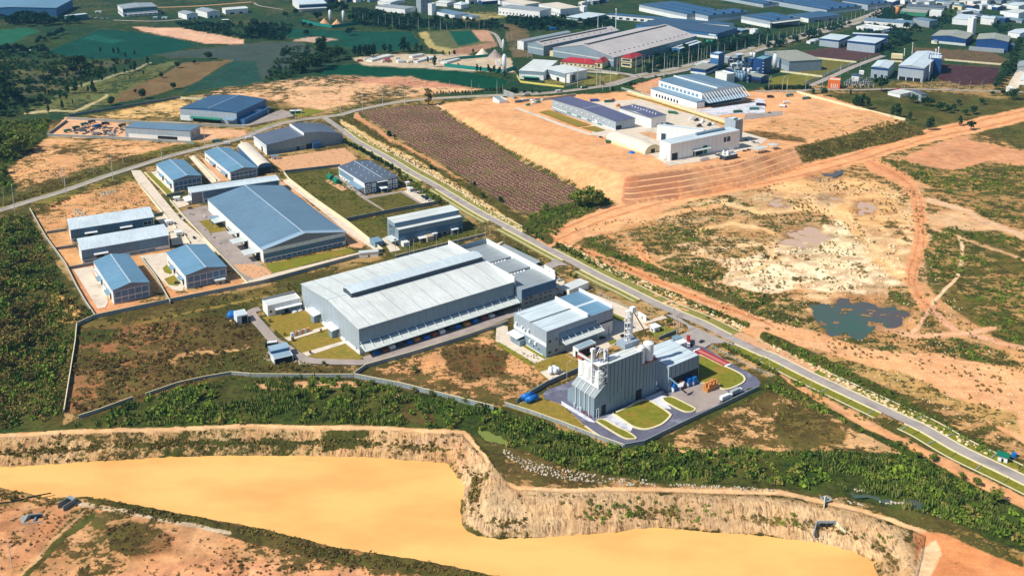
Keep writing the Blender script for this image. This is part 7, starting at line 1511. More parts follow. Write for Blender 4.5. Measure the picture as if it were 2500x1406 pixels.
poles('lamp', 'lamp', 'along the lane below the brown lots', 'lamps below the brown lots', [(65,862,130),(108,864,60),(195,862,125),(415,862,125),(575,852,125),(660,830,100),(750,700,90),(820,700,85),(940,650,75),(980,620,70),(1020,590,60),(1695,852,70),(1775,852,75),(1875,852,72),(1980,852,72),(2092,852,72),(2210,852,70),(1610,850,90),(1520,835,110),(1360,850,70)], 4)
poles('utility', 'tall pole', 'below the clipped tree row', 'tall poles below the clipped trees', [(237,902,185),(745,735,130),(628,720,90),(1065,840,110)], 4)
poles('lamp', 'pale lamp', 'along the green hedge wall of the platform', 'lamps along the platform hedge wall', [(265,820,115),(370,850,120),(480,880,110),(590,930,115),(710,965,125),(820,1000,120),(930,1035,125),(1060,1060,120),(1185,1095,120),(1305,1130,120),(1425,1165,115),(1550,1205,120),(1682,1245,120)], 16)
poles('lamp', 'street lamp', 'on the left side of the estate main road', 'lamps on the left of the main road', T(7,(152,1090),(420,1245),(630,1310))+T(29,(840,112),(890,135),(1172,275),(1362,395),(1945,640),(2125,690),(2488,865))+T(32,(65,872),(465,1082))+T(6,(1060,72),(1207,182),(1300,232),(1427,312),(1572,402),(1705,502),(1855,602),(2015,772),(2180,800),(2250,922),(2385,1002)), 0)
poles('flood', 'tall white floodlight', 'around the sawtooth factory yard', 'floodlights at the sawtooth factory', [(1352,1122,170),(1450,1092,85),(1487,1112,180),(1527,1110,180),(1740,1042,170),(1945,1002,130),(2117,960,120),(2207,932,130),(1880,920,100),(1655,935,80)], 6)
poles('utility', 'dark service pole', 'in the entrance verge of the silo plant', 'poles in the silo plant entrance verge', [(1580,480,200),(1610,532,190),(1633,520,190),(1655,512,170)], 29)
poles('lamp', 'yard lamp', 'around the silo plant', 'yard lamps at the silo plant', [(1490,560,120),(562,970,180),(500,820,70)], 29)
poles('flood', 'yard light', 'along the drive of the largest warehouse', 'yard lights of the largest warehouse', [(583,880,230),(520,800,160),(800,1110,170),(895,1180,190),(915,1230,200),(985,1330,240),(1100,1400,200),(1210,1400,60)], 9)
poles('mast', 'slim white mast', 'rising behind the widest works hall', 'white masts behind the works', [(857,310,175),(1028,315,230),(902,290,45)], 3)
poles('utility', 'leaning pole', 'on the bare land in the bottom left corner', None, [(115,1350,255)], 26)
poles('mast', 'chimney', 'beside the plant hall at the right', 'chimneys at the plant hall', [(1352,590,125),(1432,520,110),(1640,700,230),(1665,690,240),(1590,768,240)], 4)
for k in PR:
    for c in kids(PR[k]): bpy.data.objects.remove(c)
    bpy.data.objects.remove(PR[k])
# --- vehicles (x forward) ---
PAINT = {k: smat('paint_'+k, c, .3, .03, .5, .5) for k, c in dict(white=(235,236,238), dark=(32,36,42), silver=(170,176,182), red=(160,36,32), blue=(30,80,160), green=(30,100,70), teal=(50,120,120)).items()}
def wheel_at(mb, x, y, r=.33, w=.22): mb.tube((x, y-w/2, r), (x, y+w/2, r), r, 10)
def mk_car(col, pickup=False):
    e = empty('proto_car', (0,0,0))
    prof = [(-2.2,.35),(2.2,.35),(2.25,.75),(1.2,.98),(-2.15,1.02),(-2.25,.7)]
    mb = MB(); n = len(prof); A = [(x, -.88, z) for x, z in prof]; B = [(x, .88, z) for x, z in prof]
    mb.add(A+B, [tuple(range(n)), tuple(range(2*n-1, n-1, -1))]+[(i, n+i, n+(i+1) % n, (i+1) % n) for i in range(n)]); mb.build('body', PAINT[col], e)
    p2 = [(-1.9 if not pickup else -.5,1.0),(1.2,.99),(.5,1.5),(-1.4 if not pickup else -.4,1.5)]; mb = MB(); A = [(x, -.76, z) for x, z in p2]; B = [(x, .76, z) for x, z in p2]
    mb.add(A+B, [(0,1,2,3),(7,6,5,4)]+[(i, 4+i, 4+(i+1) % 4, (i+1) % 4) for i in range(4)]); mb.build('window', M['glass'], e)
    MB().box(-1.35 if not pickup else -.38, .48, -.74, .74, 1.502, 1.56).build('roof', PAINT[col], e)
    for x in (-1.35, 1.4):
        for y in (-.8, .8): m2 = MB(); wheel_at(m2, x, y); m2.build('wheel', M['rubber'], e)
    return e
def mk_truck(cab, box, L=7.5, tip=False):
    e = empty('proto_truck', (0,0,0))
    MB().box(L/2-.1, L/2+1.9, -1.1, 1.1, .6, 2.7).build('cab', PAINT[cab], e); MB().box(L/2+1.88, L/2+1.95, -1, 1, 1.6, 2.4).build('windscreen', M['glass'], e)
    if tip: MB().box(-L/2, L/2-.4, -1.2, 1.2, 1.2, 4.6).build('cargo_box', PAINT[box], e)
    else: MB().box(-L/2, L/2-.3, -1.2, 1.2, 1.1, 3.6).build('cargo_box', PAINT[box], e)
    MB().box(-L/2, L/2+1.5, -.5, .5, .5, 1.08).build('chassis', M['trimd'], e)
    for x in (-L/2+1.2, -L/2+2.3, L/2+1):
        for y in (-.95, .95): m2 = MB(); wheel_at(m2, x, y, .5, .3); m2.build('wheel', M['rubber'], e)
    return e
VP = {}
def put(kind, col, label, t, x, y, deg, cat=None, group=None, s=1.0, plat=False):
    k = (kind, col)
    if k not in VP:
        VP[k] = mk_car(col, kind == 'pickup') if kind in ('car','pickup') else mk_truck(*(col if isinstance(col, tuple) else (col, col)), L=5 if kind == 'van' else (11 if kind == 'lorry' else 7.5), tip=(kind == 'tipper'))
    o = copy_tree(VP[k]); q = cv(t, (x, y)); X, Y, z = G(*q); o.name = {'car':'parked_car','pickup':'pickup','van':'van','truck':'truck','lorry':'lorry','tipper':'container_truck'}[kind]
    o.location = (X, Y, z+(.6 if z < .5 else .12)); o.rotation_euler.z = R(deg); o.scale = (s,s,s); tag(o, label, cat or ('car' if kind == 'car' else 'pickup truck' if kind == 'pickup' else 'truck'), group); return o
put('car','dark','dark green car driving into the silo plant entrance',15,885,445,40)
put('truck',('white','white'),'white box truck on the loop road, rear one of the convoy pair',29,2070,1165,34,group='white trucks on the loop road'); put('truck',('white','silver'),'white truck ahead on the loop road nearer the bend',29,2165,1110,36,group='white trucks on the loop road')
put('tipper',('white','red'),'white lorry carrying a tall red container at the silo plant gate',15,628,470,-100)
put('car','white','white pickup-like car in the shade of the silo plant wall',14,2040,410,35); put('car','dark','black and white car parked at the warehouse corner',14,2220,520,-30)
put('car','dark','dark car in the shade under the strutted loading canopy',12,1960,840,20); put('car','dark','dark car beside the strutted factory back corner',12,2350,800,30)
for i, (x, y, c) in enumerate(((1935,925,'dark'),(1985,945,'dark'),(2040,975,'dark'),(2080,985,'white'))): put('car', c, '%s %s car from the left in the four-bay parking strip' % (ORD(i+1), c), 11, x, y, 30, group='cars in the four-bay parking strip')
for i, (x, y, c) in enumerate(((2245,990,'teal'),(2285,1015,'dark'),(2325,1035,'blue'),(2350,1060,'dark'),(2390,1085,'white'))): put('car', c, '%s car from the left, %s, in the office parking row' % (ORD(i+1), c), 21, x, y, 30, group='cars in the office parking row')
for i, (x, y, c) in enumerate(((2030,885,'dark'),(2080,905,'silver'),(2160,930,'dark'))): put('car', c, '%s car from the left, %s, under the trees by the office gate' % (ORD(i+1), c), 21, x, y, -30, group='cars by the office gate')
put('car','dark','black car parked on the concrete estate road',9,305,700,-60); put('car','white','white car right behind the black one on the concrete estate road',9,360,758,-60); put('car','dark','dark car driving down the concrete estate road',9,578,1118,-60)
put('car','white','white car under the small tree in the warehouse yard',9,780,710,-60); put('pickup','dark','dark pickup beside the narrow white-roofed block',9,500,548,10); put('car','dark','dark car near the lawn of the glazed gable unit',5,1690,1378,10)
put('truck',('teal','teal'),'pale green box truck on the upper estate road',20,985,1010,28); put('van','white','white van on the upper estate road beside the gable unit',20,1190,1060,20); put('truck',('white','white'),'white truck parked by the stepped grey warehouse',20,1625,955,30)
put('truck',('white','silver'),'white box truck on the road behind the platform',22,840,185,190); put('truck',('teal','white'),'green-white truck on the road behind the platform',22,1430,130,20); put('truck',('green','green'),'dark green truck with white cab near the junction',22,1915,60,20)
put('lorry',('blue','blue'),'blue lorry parked in the sand yard behind the long shed',22,2110,300,10); put('lorry',('blue','green'),'blue-green lorry parked beside the blue one',22,2380,320,15); put('lorry',('green','green'),'green container lorry behind the white shed',17,960,110,-30)
put('car','dark','dark car beside the tunnel store yard',22,2240,990,-30); put('truck',('green','green'),'green truck on the edge of the bare platform',22,2395,1095,-30)
for i, (x, y) in enumerate(((2040,498),(2105,520),(2150,532),(2205,545))): put('car', ('dark','white','dark','silver')[i], '%s car from the left in the row behind the white hall' % ORD(i+1), 17, x, y, -60, group='cars behind the white hall')
put('car','dark','left dark car in front of the white hall corner',17,2010,655,10); put('car','dark','right dark car in front of the white hall corner',17,2070,640,10)
put('lorry',('green','teal'),'green trailer lorry parked beside the distribution yard',16,2340,930,8); put('lorry',('teal','green'),'second green trailer beside the distribution yard, further left',16,2030,985,15); put('lorry',('dark','dark'),'dark lorry at the right end of the distribution yard',16,2470,850,-20)
put('pickup','dark','black pickup on the road of the upper platform lot',4,72,1080,10); put('truck',('blue','white'),'blue-white truck on the upper platform lot',4,195,1025,-20); put('truck',('white','white'),'white truck among the machines on the upper lot',4,230,990,10); put('truck',('dark','dark'),'dark truck at the corner of the upper lot',4,75,935,0)
put('lorry',('teal','teal'),'teal machine lorry on the upper lot',4,260,925,30); put('lorry',('green','teal'),'green machinery lorry beside the pale wall of the upper lot',4,420,950,20)
for i, (x, y, c) in enumerate(((1240,742,'white'),(1410,735,'dark'),(1510,722,'silver'),(1640,712,'dark'),(1115,815,'dark'),(1230,735,'silver'),(1800,610,'white'))): put('car', c, '%s vehicle from the left on the far junction roads' % ORD(i+1), 3, x, y, 25, group='vehicles at the far junction')
put('truck',('green','white'),'small green-white truck by the cream wall at the far junction',3,720,850,20)
for i, (x, y, c) in enumerate(((640,1265,'teal'),(720,1235,'green'),(800,1202,'teal'),(930,1218,'blue'),(1060,1298,'silver'),(915,1292,'silver'),(1160,1215,'dark'),(870,1180,'dark'),(1000,1195,'dark'))): put('truck', (c, c), '%s derelict truck from the left in the scrap yard' % ORD(i+1), 1, x, y, RN.uniform(0,60), group='derelict trucks in the scrap yard')
for i in range(12):
    x = 1010+i*68+RN.uniform(-20,20); y = 585+RN.uniform(-14,22); c = ('red','white','silver','dark')[i % 4]; put('truck', (c, 'white' if i % 2 else c), '%s lorry from the left in the lorry park' % ORD(i+1), 2, x, y, RN.uniform(0,60), group='lorries in the lorry park')
for i in range(10):
    put('car', ('white','silver','dark')[i % 3], '%s vehicle from the left in the yard beside the green-blue shed' % ORD(i+1), 1, 850+i*19, 175+RN.uniform(-6,18), RN.uniform(-20,40), group='vehicles beside the green-blue shed')
put('car','white','white vehicle at the right edge of the lane beyond the scrub',4,1790,862,5); put('car','silver','silver vehicle on the lane beyond the scrub',4,1822,862,5)
# --- small things ---
def simple(name, label, cat, t, x, y, parts, rz=0, group=None, dz=0):
    q = cv(t, (x, y)); X, Y, z = G(*q); e = empty(name, (X, Y, z+dz), R(rz), label, cat, group)
    for nm, mb, m, *sm in parts: mb.build(nm, m, e, bool(sm))
    return e
def htank(L, r, z): return MB().add([], []) if L <= 0 else MB().tube((-L/2,0,z),(L/2,0,z),r,20).tube((-L/2-.7,0,z),(-L/2,0,z),r*.6,20,r).tube((L/2,0,z),(L/2+.7,0,z),r,20,r*.6)
for i, (x, y, w) in enumerate(((185,1150,'upper left'),(228,1175,'lower right'))):
    simple('storage_tank', '%s of the two bright blue horizontal storage tanks' % w, 'tank', 29, x, y, [('shell', htank(8,1.9,2.4), M['bluep'], 1), ('saddle', MB().box(-3,-2.4,-1.3,1.3,0,1.2).box(2.4,3,-1.3,1.3,0,1.2), M['concw'])], 34, 'blue storage tanks', .1)
simple('tank_slab', 'pale concrete slab under the blue storage tanks', 'slab', 29, 212, 1172, [('slab', MB().box(-6.5,6.5,-5.5,5.5,-.2,.12), M['concrete'])], 34)
for i, (x, y, w) in enumerate(((725,400,'left'),(783,435,'right'))):
    simple('green_container', '%s of two round-topped green containers on the scrub lot' % w, 'container', 6, x, y, [('shell', MB().sweep([(0,0),(5,0),(5,3.6),(4.2,5),(2.5,5.7),(.8,5),(0,3.6)], 0, 9, 'y'), M['green'])], 33, 'round-topped green containers')
simple('gas_store', 'group of white spherical gas tanks on a fenced slab', 'tanks', 29, 435, 905, [('slab', MB().box(-7,7,-6,6,-.2,.3), M['concrete'])]+[('sphere', MB().lathe(x, y, [(.1,1),(1.4,1.5),(1.9,2.8),(1.4,4.2),(.1,4.7)], 12), M['silo'], 1) for x, y in ((-3,-1),(0,-2),(2.6,-1),(-1,2),(2,2))], 30)
pl = MB()
for i in range(7):
    for j in range(3):
        h_ = RN.choice((4.5,5.5,6,3)); pl.box(i*1.5-5, i*1.5-3.8, j*1.5-2, j*1.5-.8, 0, h_)
simple('pallet_stack', 'tall stack of orange wooden pallets on the grey yard', 'pallets', 15, 1050, 1335, [('pallet', pl, M['wood'])], 36)
for i, (x, y, c, w) in enumerate(((470,1310,'rust','rusty red'),(620,1260,'bluep','blue-white'),(720,1230,'bluep','pale blue'),(345,1350,'bluep','deep blue tarpaulined'))):
    simple('goods_stack', '%s goods stack under the grey warehouse canopy' % w, 'goods', 15, x, y, [('crates', MB().box(-2,2,-2,2,0,4).box(-1,1.8,-1.6,1.6,4,5.4), M[c]), ('wrap', MB().box(-2.05,-1.2,-2.05,2.05,0,3), M['whitem'])], 36)
for i in range(16):
    x = 1160+i*79+RN.uniform(-14,14); y = 722-i*25.5+RN.uniform(-6,10); c = ('bluep','rust','whitem','trimd','bluep','wood')[i % 6]
    simple('drum_stack', '%s stack of drums and crates from the left under the long factory canopy' % ORD(i+1), 'goods', 28, x, y, [('drums', MB().box(-2,2,-1.5,1.5,0,RN.uniform(1.5,3)).cyl(2.6,0,0,1.4,.7), M[c])], 36, 'goods under the long factory canopy', .4)
wb = MB()
simple('weighbridge', 'red steel weighbridge ramp across the silo plant drive', 'weighbridge', 15, 1080, 740, [('beam', MB().box(-13,13,-3,-2.2,0,1.4), M['redp'] if 'redp' in M else PAINT['red']), ('beam', MB().box(-13,13,2.2,3,0,1.4), PAINT['red']), ('deck', MB().box(-12.8,12.8,-2.1,2.1,0,.7), smat('deck_plate', (190,120,116), .6, .15)), ('end_block', MB().box(-14.5,-13.1,-3,3,0,1), M['frame']), ('end_block', MB().box(13.1,14.5,-3,3,0,1), M['frame'])], -52)
def hut(label, t, x, y, w=5, d=4, h_=3.2, rz=33, roof='frame', wallm='whitem', cat='hut', name='guard_hut', ov=.8):
    return simple(name, label, cat, t, x, y, [('wall', MB().box(-w/2,w/2,-d/2,d/2,-1,h_), M[wallm]), ('roof', MB().box(-w/2-ov,w/2+ov,-d/2-ov,d/2+ov,h_+.02,h_+.4), M[roof]), ('door', MB().box(-.6,.6,-d/2-.06,-d/2-.01,0,2.3), M['dark']), ('window', MB().box(-w/2-.06,-w/2-.01,-1.2,1.2,1,2.2), M['glass'])], rz)
hut('white flat-roofed guard hut at the silo plant entrance lawn',29,1400,500,5,5,4); hut('small white kiosk beside the weighbridge road',15,490,510,7,4,3.4,33); hut('pale blue box cabin behind the white kiosk',15,410,440,4,4,4,33,'canopyb','canopyb')
hut('green-roofed white roadside kiosk near the right edge',25,2295,325,5,4,3.6,-30,'green'); simple('water_drum','blue water drum beside the roadside kiosk','drum',25,2405,290,[('drum', MB().cyl(0,0,0,2.2,1.5,1.5,12), M['bluep'])])
hut('white guard hut with canopy at the office gate',6,1490,500,4,5,4); hut('tall white hut beside the office gate',6,1465,455,3,3,5); hut('grey flat-roofed store beside the cream wall',6,1170,1010,8,11,5,33,'canopyb','canopyb','store','small_store',.3)
hut('long white store against the wall below the lawn',6,1095,1115,16,5,4.2,14,'canopy','whitem','store','wall_store',.4); hut('small white hut beside the concrete estate road, upper one',5,1610,815,5,5,4,33); hut('small white hut beside the concrete estate road, lower one',5,1705,925,5,5,4.4,33)
hut('concrete hut at the glazed end of the gable unit',5,2100,1375,7,4,3.6,24,'canopy','concw'); hut('small blue-roofed stand near the stepped grey warehouse',6,200,190,7,4,4,20,'canopyb','whitem','stand','small_stand'); hut('white hut on the drive at the narrow block',9,250,400,5,4,4,20)
hut('grey flat shed in the warehouse yard by the brown lawn',9,1000,800,10,9,4.2,-57,'canopyb','trimd','shed','yard_shed'); hut('white-roofed bus-stop-like shelter beside the plant road',2,400,1085,14,4,4,10,'frame','green','shelter','shelter'); hut('white gate sign wall at the factory entrance',11,1890,835,15,.6,4.4,-57,'frame','whitem','sign','sign_wall',.1)
hut('white sign board beside the verge at the second factory gate',29,1282,385,9,.5,4,-57,'frame','whitem','sign','sign_board',.05); hut('blue kiosk in the scrub lot above the pale works',3,430,285,12,7,3.5,10,'bluep','bluep'); hut('white farm hut on the left hillside',1,268,500,7,5,3,20,'frame','whitem','hut','farm_hut'); hut('white open shelter in the dark field by the small units',1,2150,205,12,6,3,10,'frame','trimd','shelter','field_shelter')
hut('small concrete tank house on the pond rim',0,2016,1222,3,3,1,20,'concw','concw','hut','tank_house')
# sheltered motorbikes
bs = P(*cv(11,(1270,600))); a0 = Vector(P(*cv(11,(900,420)))+(0,)); a1 = Vector(P(*cv(11,(1560,745)))+(0,)); dv = (a1-a0); Ls = dv.length; ang = math.atan2(dv.y, dv.x)
e = empty('bike_shelter', (a0.x, a0.y, .1), ang, 'long grey-roofed motorbike shelter beside the estate road verge', 'shelter')
MB().sweep([(1.5,3.2),(8.5,4.2),(8.5,4.4),(1.5,3.4)], -1, Ls+1, 'x').build('roof', rm_('grey','x'), e)
for i in range(9): MB().cyl(Ls*i/8, 7.5, -.5, 4, .12).build('post', M['frame'], e)
MB().box(-1, Ls+1, 8, 8.2, 0, 3.6).build('back_panel', M['trimd'], e)
def bike():
    p = empty('proto_bike', (0,0,0)); m = MB(); wheel_at(m,-.65,0,.3,.12); wheel_at(m,.65,0,.3,.12); m.build('wheels', M['rubber'], p); MB().box(-.8,.2,-.16,.16,.45,.85).tube((.2,0,.5),(.6,0,1.05),.06).box(.45,.6,-.35,.35,1.0,1.08).build('body', PAINT['dark'], p); MB().box(-.7,.1,-.17,.17,.86,.95).build('seat', PAINT['white'], p); return p
bp = bike()
for i in range(26):
    o = copy_tree(bp); o.name = 'motorbike'; f = (i+.5)/26*Ls; o.location = (a0.x+math.cos(ang)*f-math.sin(ang)*2.6, a0.y+math.sin(ang)*f+math.cos(ang)*2.6, .7); o.rotation_euler.z = ang+R(90); o.scale = (1.2,1.3,1.2); tag(o, '%s motorbike from the upper end of the long shelter' % ORD(i+1), 'motorbike', 'motorbikes under the long shelter')
for c in kids(bp): bpy.data.objects.remove(c)
bpy.data.objects.remove(bp)
for k, p in VP.items():
    for c in kids(p): bpy.data.objects.remove(c)
    bpy.data.objects.remove(p)
M['dplate'] = smat('dark_blue_steel', (44,74,112), .6, .2)
# process plant cluster at the far right of the junction
def silos(label, t, pts, r, htop, group, m='silo', legs=False):
    for i, (x, y) in enumerate(pts):
        q = cv(t, (x, y)); X, Y, z = G(*q); zt = top_z(Y, q[1]-htop/TS[t][2])-z
        e = empty('silo', (X, Y, z), 0, '%s %s' % (ORD(i+1), label) if len(pts) > 1 else label, 'silo', group if len(pts) > 1 else None); MB().lathe(0,0,[(r,-.5),(r,zt*.88),(r*.3,zt),(.05,zt)],14).build('shell', M[m] if m in M else PAINT[m], e, True)
        MB().box(-r*.4,r*.4,-r*.4,r*.4,zt,zt+.8).build('top_hatch', M['trimd'], e)
silos('steel silo from the left in the dense silo cluster',3,[(2150,770),(2178,776),(2206,780),(2234,782),(2255,765),(2165,750),(2195,755),(2225,758)],2.6,85,'dense silo cluster','canopyb')
silos('pale silo from the left behind the dense cluster',3,[(2250,705),(2272,708),(2295,710),(2315,706)],2.2,60,'pale silos behind the cluster'); silos('tall blue-grey twin silo from the left',3,[(2318,575),(2345,575)],2.6,75,'tall twin silos')
silos('tall grey silo standing beside the beige-roofed factory',4,[(122,660)],3.4,150,None); silos('white batching silo from the left at the far batching plant',2,[(728,205),(855,212)],3.0,110,'far batching silos'); silos('red and white batching silo in the teal netting yard',2,[(2388,705)],3.2,190,None); silos('tall white batching silo with red top behind the netting yard',2,[(2378,500)],1.9,125,None); silos('yellow silo beside the olive-roofed warehouse',4,[(1290,140)],4,75,None,'wood')
silos('green tank from the left at the end of the avenue trees',3,[(1908,425),(1945,425)],4,45,'green tanks by the avenue','green')
for i, (x, y, s, w) in enumerate(((672,235,6,'left cone'),(792,245,6,'right cone'))): simple('sand_pile', '%s-shaped sand pile in the far batching plant' % w, 'sand pile', 2, x, y, [('heap', MB().lathe(0,0,[(12,-.5),(6,6),(.3,12)],14), M['redsoil'])], 0, 'sand piles in the far batching plant')
for i, (x, y, w) in enumerate(((2180,535,'pale'),(2300,545,'dark'))): simple('sand_pile', '%s sand pile behind the teal netting yard' % w, 'sand pile', 2, x, y, [('heap', MB().lathe(0,0,[(14,-.5),(7,6),(.3,13)],14), M['concrete' if i == 0 else 'greyyard'])], 0)
for i in range(14):
    x = 2160+RN.uniform(0,330); y = 560+RN.uniform(0,240); simple('process_unit', '%s piece of process plant from the left among the silos' % ORD(i+1), 'process plant', 3, 2120+i*24, 640+(i*67 % 160), [('vessel', MB().cyl(0,0,0,RN.uniform(8,18),RN.uniform(1.2,2.4)), M['canopyb' if i % 2 else 'trimd']), ('platform', MB().box(-3.5,3.5,-3,3,5,5.5).box(-3.5,-3.2,-3,-2.7,0,12).box(3.2,3.5,-3,-2.7,0,12).box(-3.5,3.5,-3,3,11.5,12), M['dplate' if i % 3 else 'frame'])], 20, 'process plant units among the silos')
# substation gantries
for i in range(10):
    simple('substation_gantry', '%s steel gantry from the left in the substation' % ORD(i+1), 'gantry', 4, 805+i*26, 835-(i % 3)*18, [('frame', MB().box(-4,-3.6,-.2,.2,0,9).box(3.6,4,-.2,.2,0,9).box(-4,4,-.2,.2,8.6,9).box(-.2,.2,-.2,.2,0,6).box(-3,3,-.15,.15,5.6,6), M['frame']), ('insulator', MB().cyl(-2,0,6,8,.4), M['trimd']), ('insulator', MB().cyl(2,0,6,8,.4), M['trimd']), ('transformer', MB().box(-1.6,1.6,-1,1,0,2.4), M['trimd'])], 20, 'substation gantries')
# equipment on the raised platform
simple('cooling_unit','dark brick cooling unit with white fan stacks before the white hall','cooling unit',17,1780,760,[('base', MB().box(-9,9,-4,4,-.5,5), M['trimd']), ('parapet', MB().box(-9.2,9.2,-4.2,4.2,5.02,5.4), M['canopy'])]+[('fan_stack', MB().cyl(x,0,5.4,9,.9,.7), M['whitem']) for x in (-4,-2,0,2,4,6)]+[('screen', MB().box(2,8,1,1.3,6,11), M['frame']), ('cone', MB().lathe(-7,1,[(1.5,5.4),(1.5,8),(.1,11)],8), M['whitem']), ('cone', MB().lathe(-4,-2,[(1.5,5.4),(1.5,8),(.1,11)],8), M['whitem'])], 33)
simple('open_canopy','green-topped steel canopy left of the cooling unit','canopy',17,1660,760,[('roof', MB().box(-6,6,-3,3,4.5,4.9), M['trimd'])]+[('post', MB().cyl(x,y,-1,4.5,.2), M['frame']) for x in (-5,5) for y in (-2.5,2.5)], 33)
for i, (x, y, w) in enumerate(((2230,670,'left'),(2420,620,'right'))): simple('steel_shelter','%s open white shelter at the right corner of the platform' % w,'shelter',17,x,y,[('roof', MB().box(-9 if i == 0 else -5,9 if i == 0 else 5,-4.5,4.5,5,5.5), M['canopy'])]+[('post', MB().cyl(xx,yy,-1,5,.2), M['frame']) for xx in (-8 if i == 0 else -4.5,-3,3,8 if i == 0 else 4.5) for yy in (-4,4)], 33, 'open shelters at the platform corner')
simple('tarpaulin_heap','bright blue tarpaulin heap at the edge of the bare platform','tarpaulin',17,370,680,[('sheet', MB().lathe(0,0,[(4,0),(3,1.6),(1,2.6),(.2,2.8)],7), M['bluep'])]); simple('tarpaulin_heap','blue tarpaulin heap behind the small waste shed','tarpaulin',10,210,420,[('sheet', MB().lathe(0,0,[(4,-.3),(3.8,3),(2,4.6),(.2,5)],7), M['bluep'])])
simple('scaffold_set','pale scaffold frames lying before the white hall','frames',17,1430,790,[('frame', MB().box(-6,6,-1,-.8,0,3).box(-6,6,1,1.2,0,3).box(-6,-5.7,-1,1,2.7,3).box(5.7,6,-1,1,2.7,3), M['frame'])],33)
for i, (x, y, c) in enumerate(((760,290,'whitem'),(850,380,'green'),(960,340,'frame'),(1050,330,'green'),(1130,280,'whitem'),(700,320,'trimd'),(930,300,'whitem'))): simple('pipe_unit','%s piece of pumping equipment from the left in the platform corner yard' % ORD(i+1),'equipment',22,x,y,[('tank', htank(5,1.4,1.8), M[c], 1),('stand', MB().box(-2,2,-1,1,0,.8).cyl(3.4,0,0,5,.4), M['frame'])],RN.uniform(-20,40),'pumping equipment in the corner yard')
for i, (x, y) in enumerate(((1240,200),(1310,215),(1400,235),(1500,285),(1560,280),(1350,300))): simple('machine','%s machine from the left in the yard behind the white hall' % ORD(i+1),'machine',17,x,y,[('body', MB().box(-3,3,-1.5,1.5,0,2.5).box(-1,2,-1,1,2.5,4), M['trimd' if i % 2 else 'frame']),('boom', MB().tube((2,0,3),(6,0,5),.3), M['rust'])],RN.uniform(0,90),'machines behind the white hall')
for i, (x, y) in enumerate(((1000,250),(1040,300),(1080,330))): simple('machine','%s orange machine from the left near the sand yard' % ORD(i+1),'machine',3,x+i*10,y+720,[('body', MB().box(-3,3,-1.5,1.5,0,2.5).box(-1,2,-1,1,2.5,4), M['wood' if i % 2 else 'rust'])],20,'orange machines near the sand yard')
# bagged waste and rubble
def rubble(label, polys, dens, rr, m, seed, nm='rubble'):
    r = np.random.default_rng(seed); V = []; Qd = []; k0 = 0
    cube = np.array([(-1,-1,-.4),(1,-1,-.4),(1,1,-.4),(-1,1,-.4),(-.7,-.6,.8),(.6,-.8,.6),(.8,.6,.9),(-.6,.7,.7)]); F6 = np.array([(0,3,2,1),(4,5,6,7),(0,1,5,4),(1,2,6,5),(2,3,7,6),(3,0,4,7)])
    for poly in polys:
        W = [G(*p)[:2] for p in poly]; xs_ = [p[0] for p in W]; ys_ = [p[1] for p in W]; n = int((max(xs_)-min(xs_))*(max(ys_)-min(ys_))*dens)
        X = r.uniform(min(xs_), max(xs_), n); Y = r.uniform(min(ys_), max(ys_), n); k = inside(X, Y, W) & (ok_(X, Y) | (rr[1] >= .79)); X, Y = X[k], Y[k]; Z = elev(X, Y)
        for x, y, z in zip(X, Y, Z):
            s = r.uniform(*rr); a = r.uniform(0, 6.28); c, s_ = math.cos(a), math.sin(a); q = cube*(1+r.normal(size=(8,3))*.18)*s*np.array([1, r.uniform(.6,1), r.uniform(.6,1)])
            V.append(np.stack([q[:,0]*c-q[:,1]*s_+x, q[:,0]*s_+q[:,1]*c+y, q[:,2]+z], -1)); Qd.append(F6+k0); k0 += 8
    if V: o = np_mesh(nm, np.concatenate(V), np.concatenate(Qd), m); tag(o, label, 'rocks', None, 'stuff')
M['rock'] = smat('pale_rock', (182,170,148), .9, .2, .8, world=True); M['rock2'] = smat('sandstone', (222,196,154), .9, .2, .5, world=True)
rubble('grey rubble stones along the top of the pond embankment', [[(1232,1096),(1300,1125),(1400,1150),(1520,1168),(1600,1172),(1600,1186),(1500,1184),(1380,1170),(1290,1150),(1228,1112)],[(1980,1330-30),(2040,1302),(2046,1318),(1985,1312)],[(1610,1180),(1700,1182),(1900,1192),(1900,1198),(1700,1192)]], .4, (.3,.8), M['rock'], 5)
rubble('white rubble along the little stream', [T(25,(1080,700),(1400,740),(1560,810),(1760,850),(1750,875),(1540,830),(1380,765),(1080,722)), T(25,(870,600),(1020,610),(1020,630),(880,632)), T(25,(590,665),(800,705),(1000,740),(990,760),(780,730),(590,690))], .35, (.4,.9), M['rock'], 6)
rubble('pale boulders in the white quarry ground', [[(1760,645),(1960,600),(2090,575),(2190,600),(2215,650),(2180,695),(2100,712),(1950,698),(1870,715),(1780,690)]], .012, (.6,1.8), M['rock2'], 7)
rubble('rubbish bags and rubble around the open blue shed', [T(10,(800,1110),(900,1100),(930,1300),(820,1240)), T(10,(1300,1230),(1500,1200),(1800,1280),(1780,1350),(1500,1340)), T(10,(120,400),(200,420),(260,560),(150,500))], .3, (.4,.9), M['rock'], 8)
rubble('debris piles on the rubble lot above the curved sheds', [T(5,(700,660),(800,680),(840,760),(720,760)), T(5,(940,520),(1060,480),(1120,510),(1000,550))], .25, (.5,1.2), M['rock'], 9)
rubble('cut stone edging along the estate road verge', [[(838,300),(905,342),(1000,388),(1110,452),(1205,516),(1280,563),(1276,570),(1200,524),(1104,460),(994,395),(900,349),(834,305)],[(1380,594),(1450,632),(1560,680),(1700,742),(1820,798),(1816,806),(1696,750),(1555,690),(1445,642),(1376,602)],[(1880,838),(1980,884),(2110,952),(2270,1030),(2420,1105),(2416,1114),(2264,1040),(2104,962),(1974,894),(1876,846)]], .16, (.6,1.4), M['rock2'], 10)
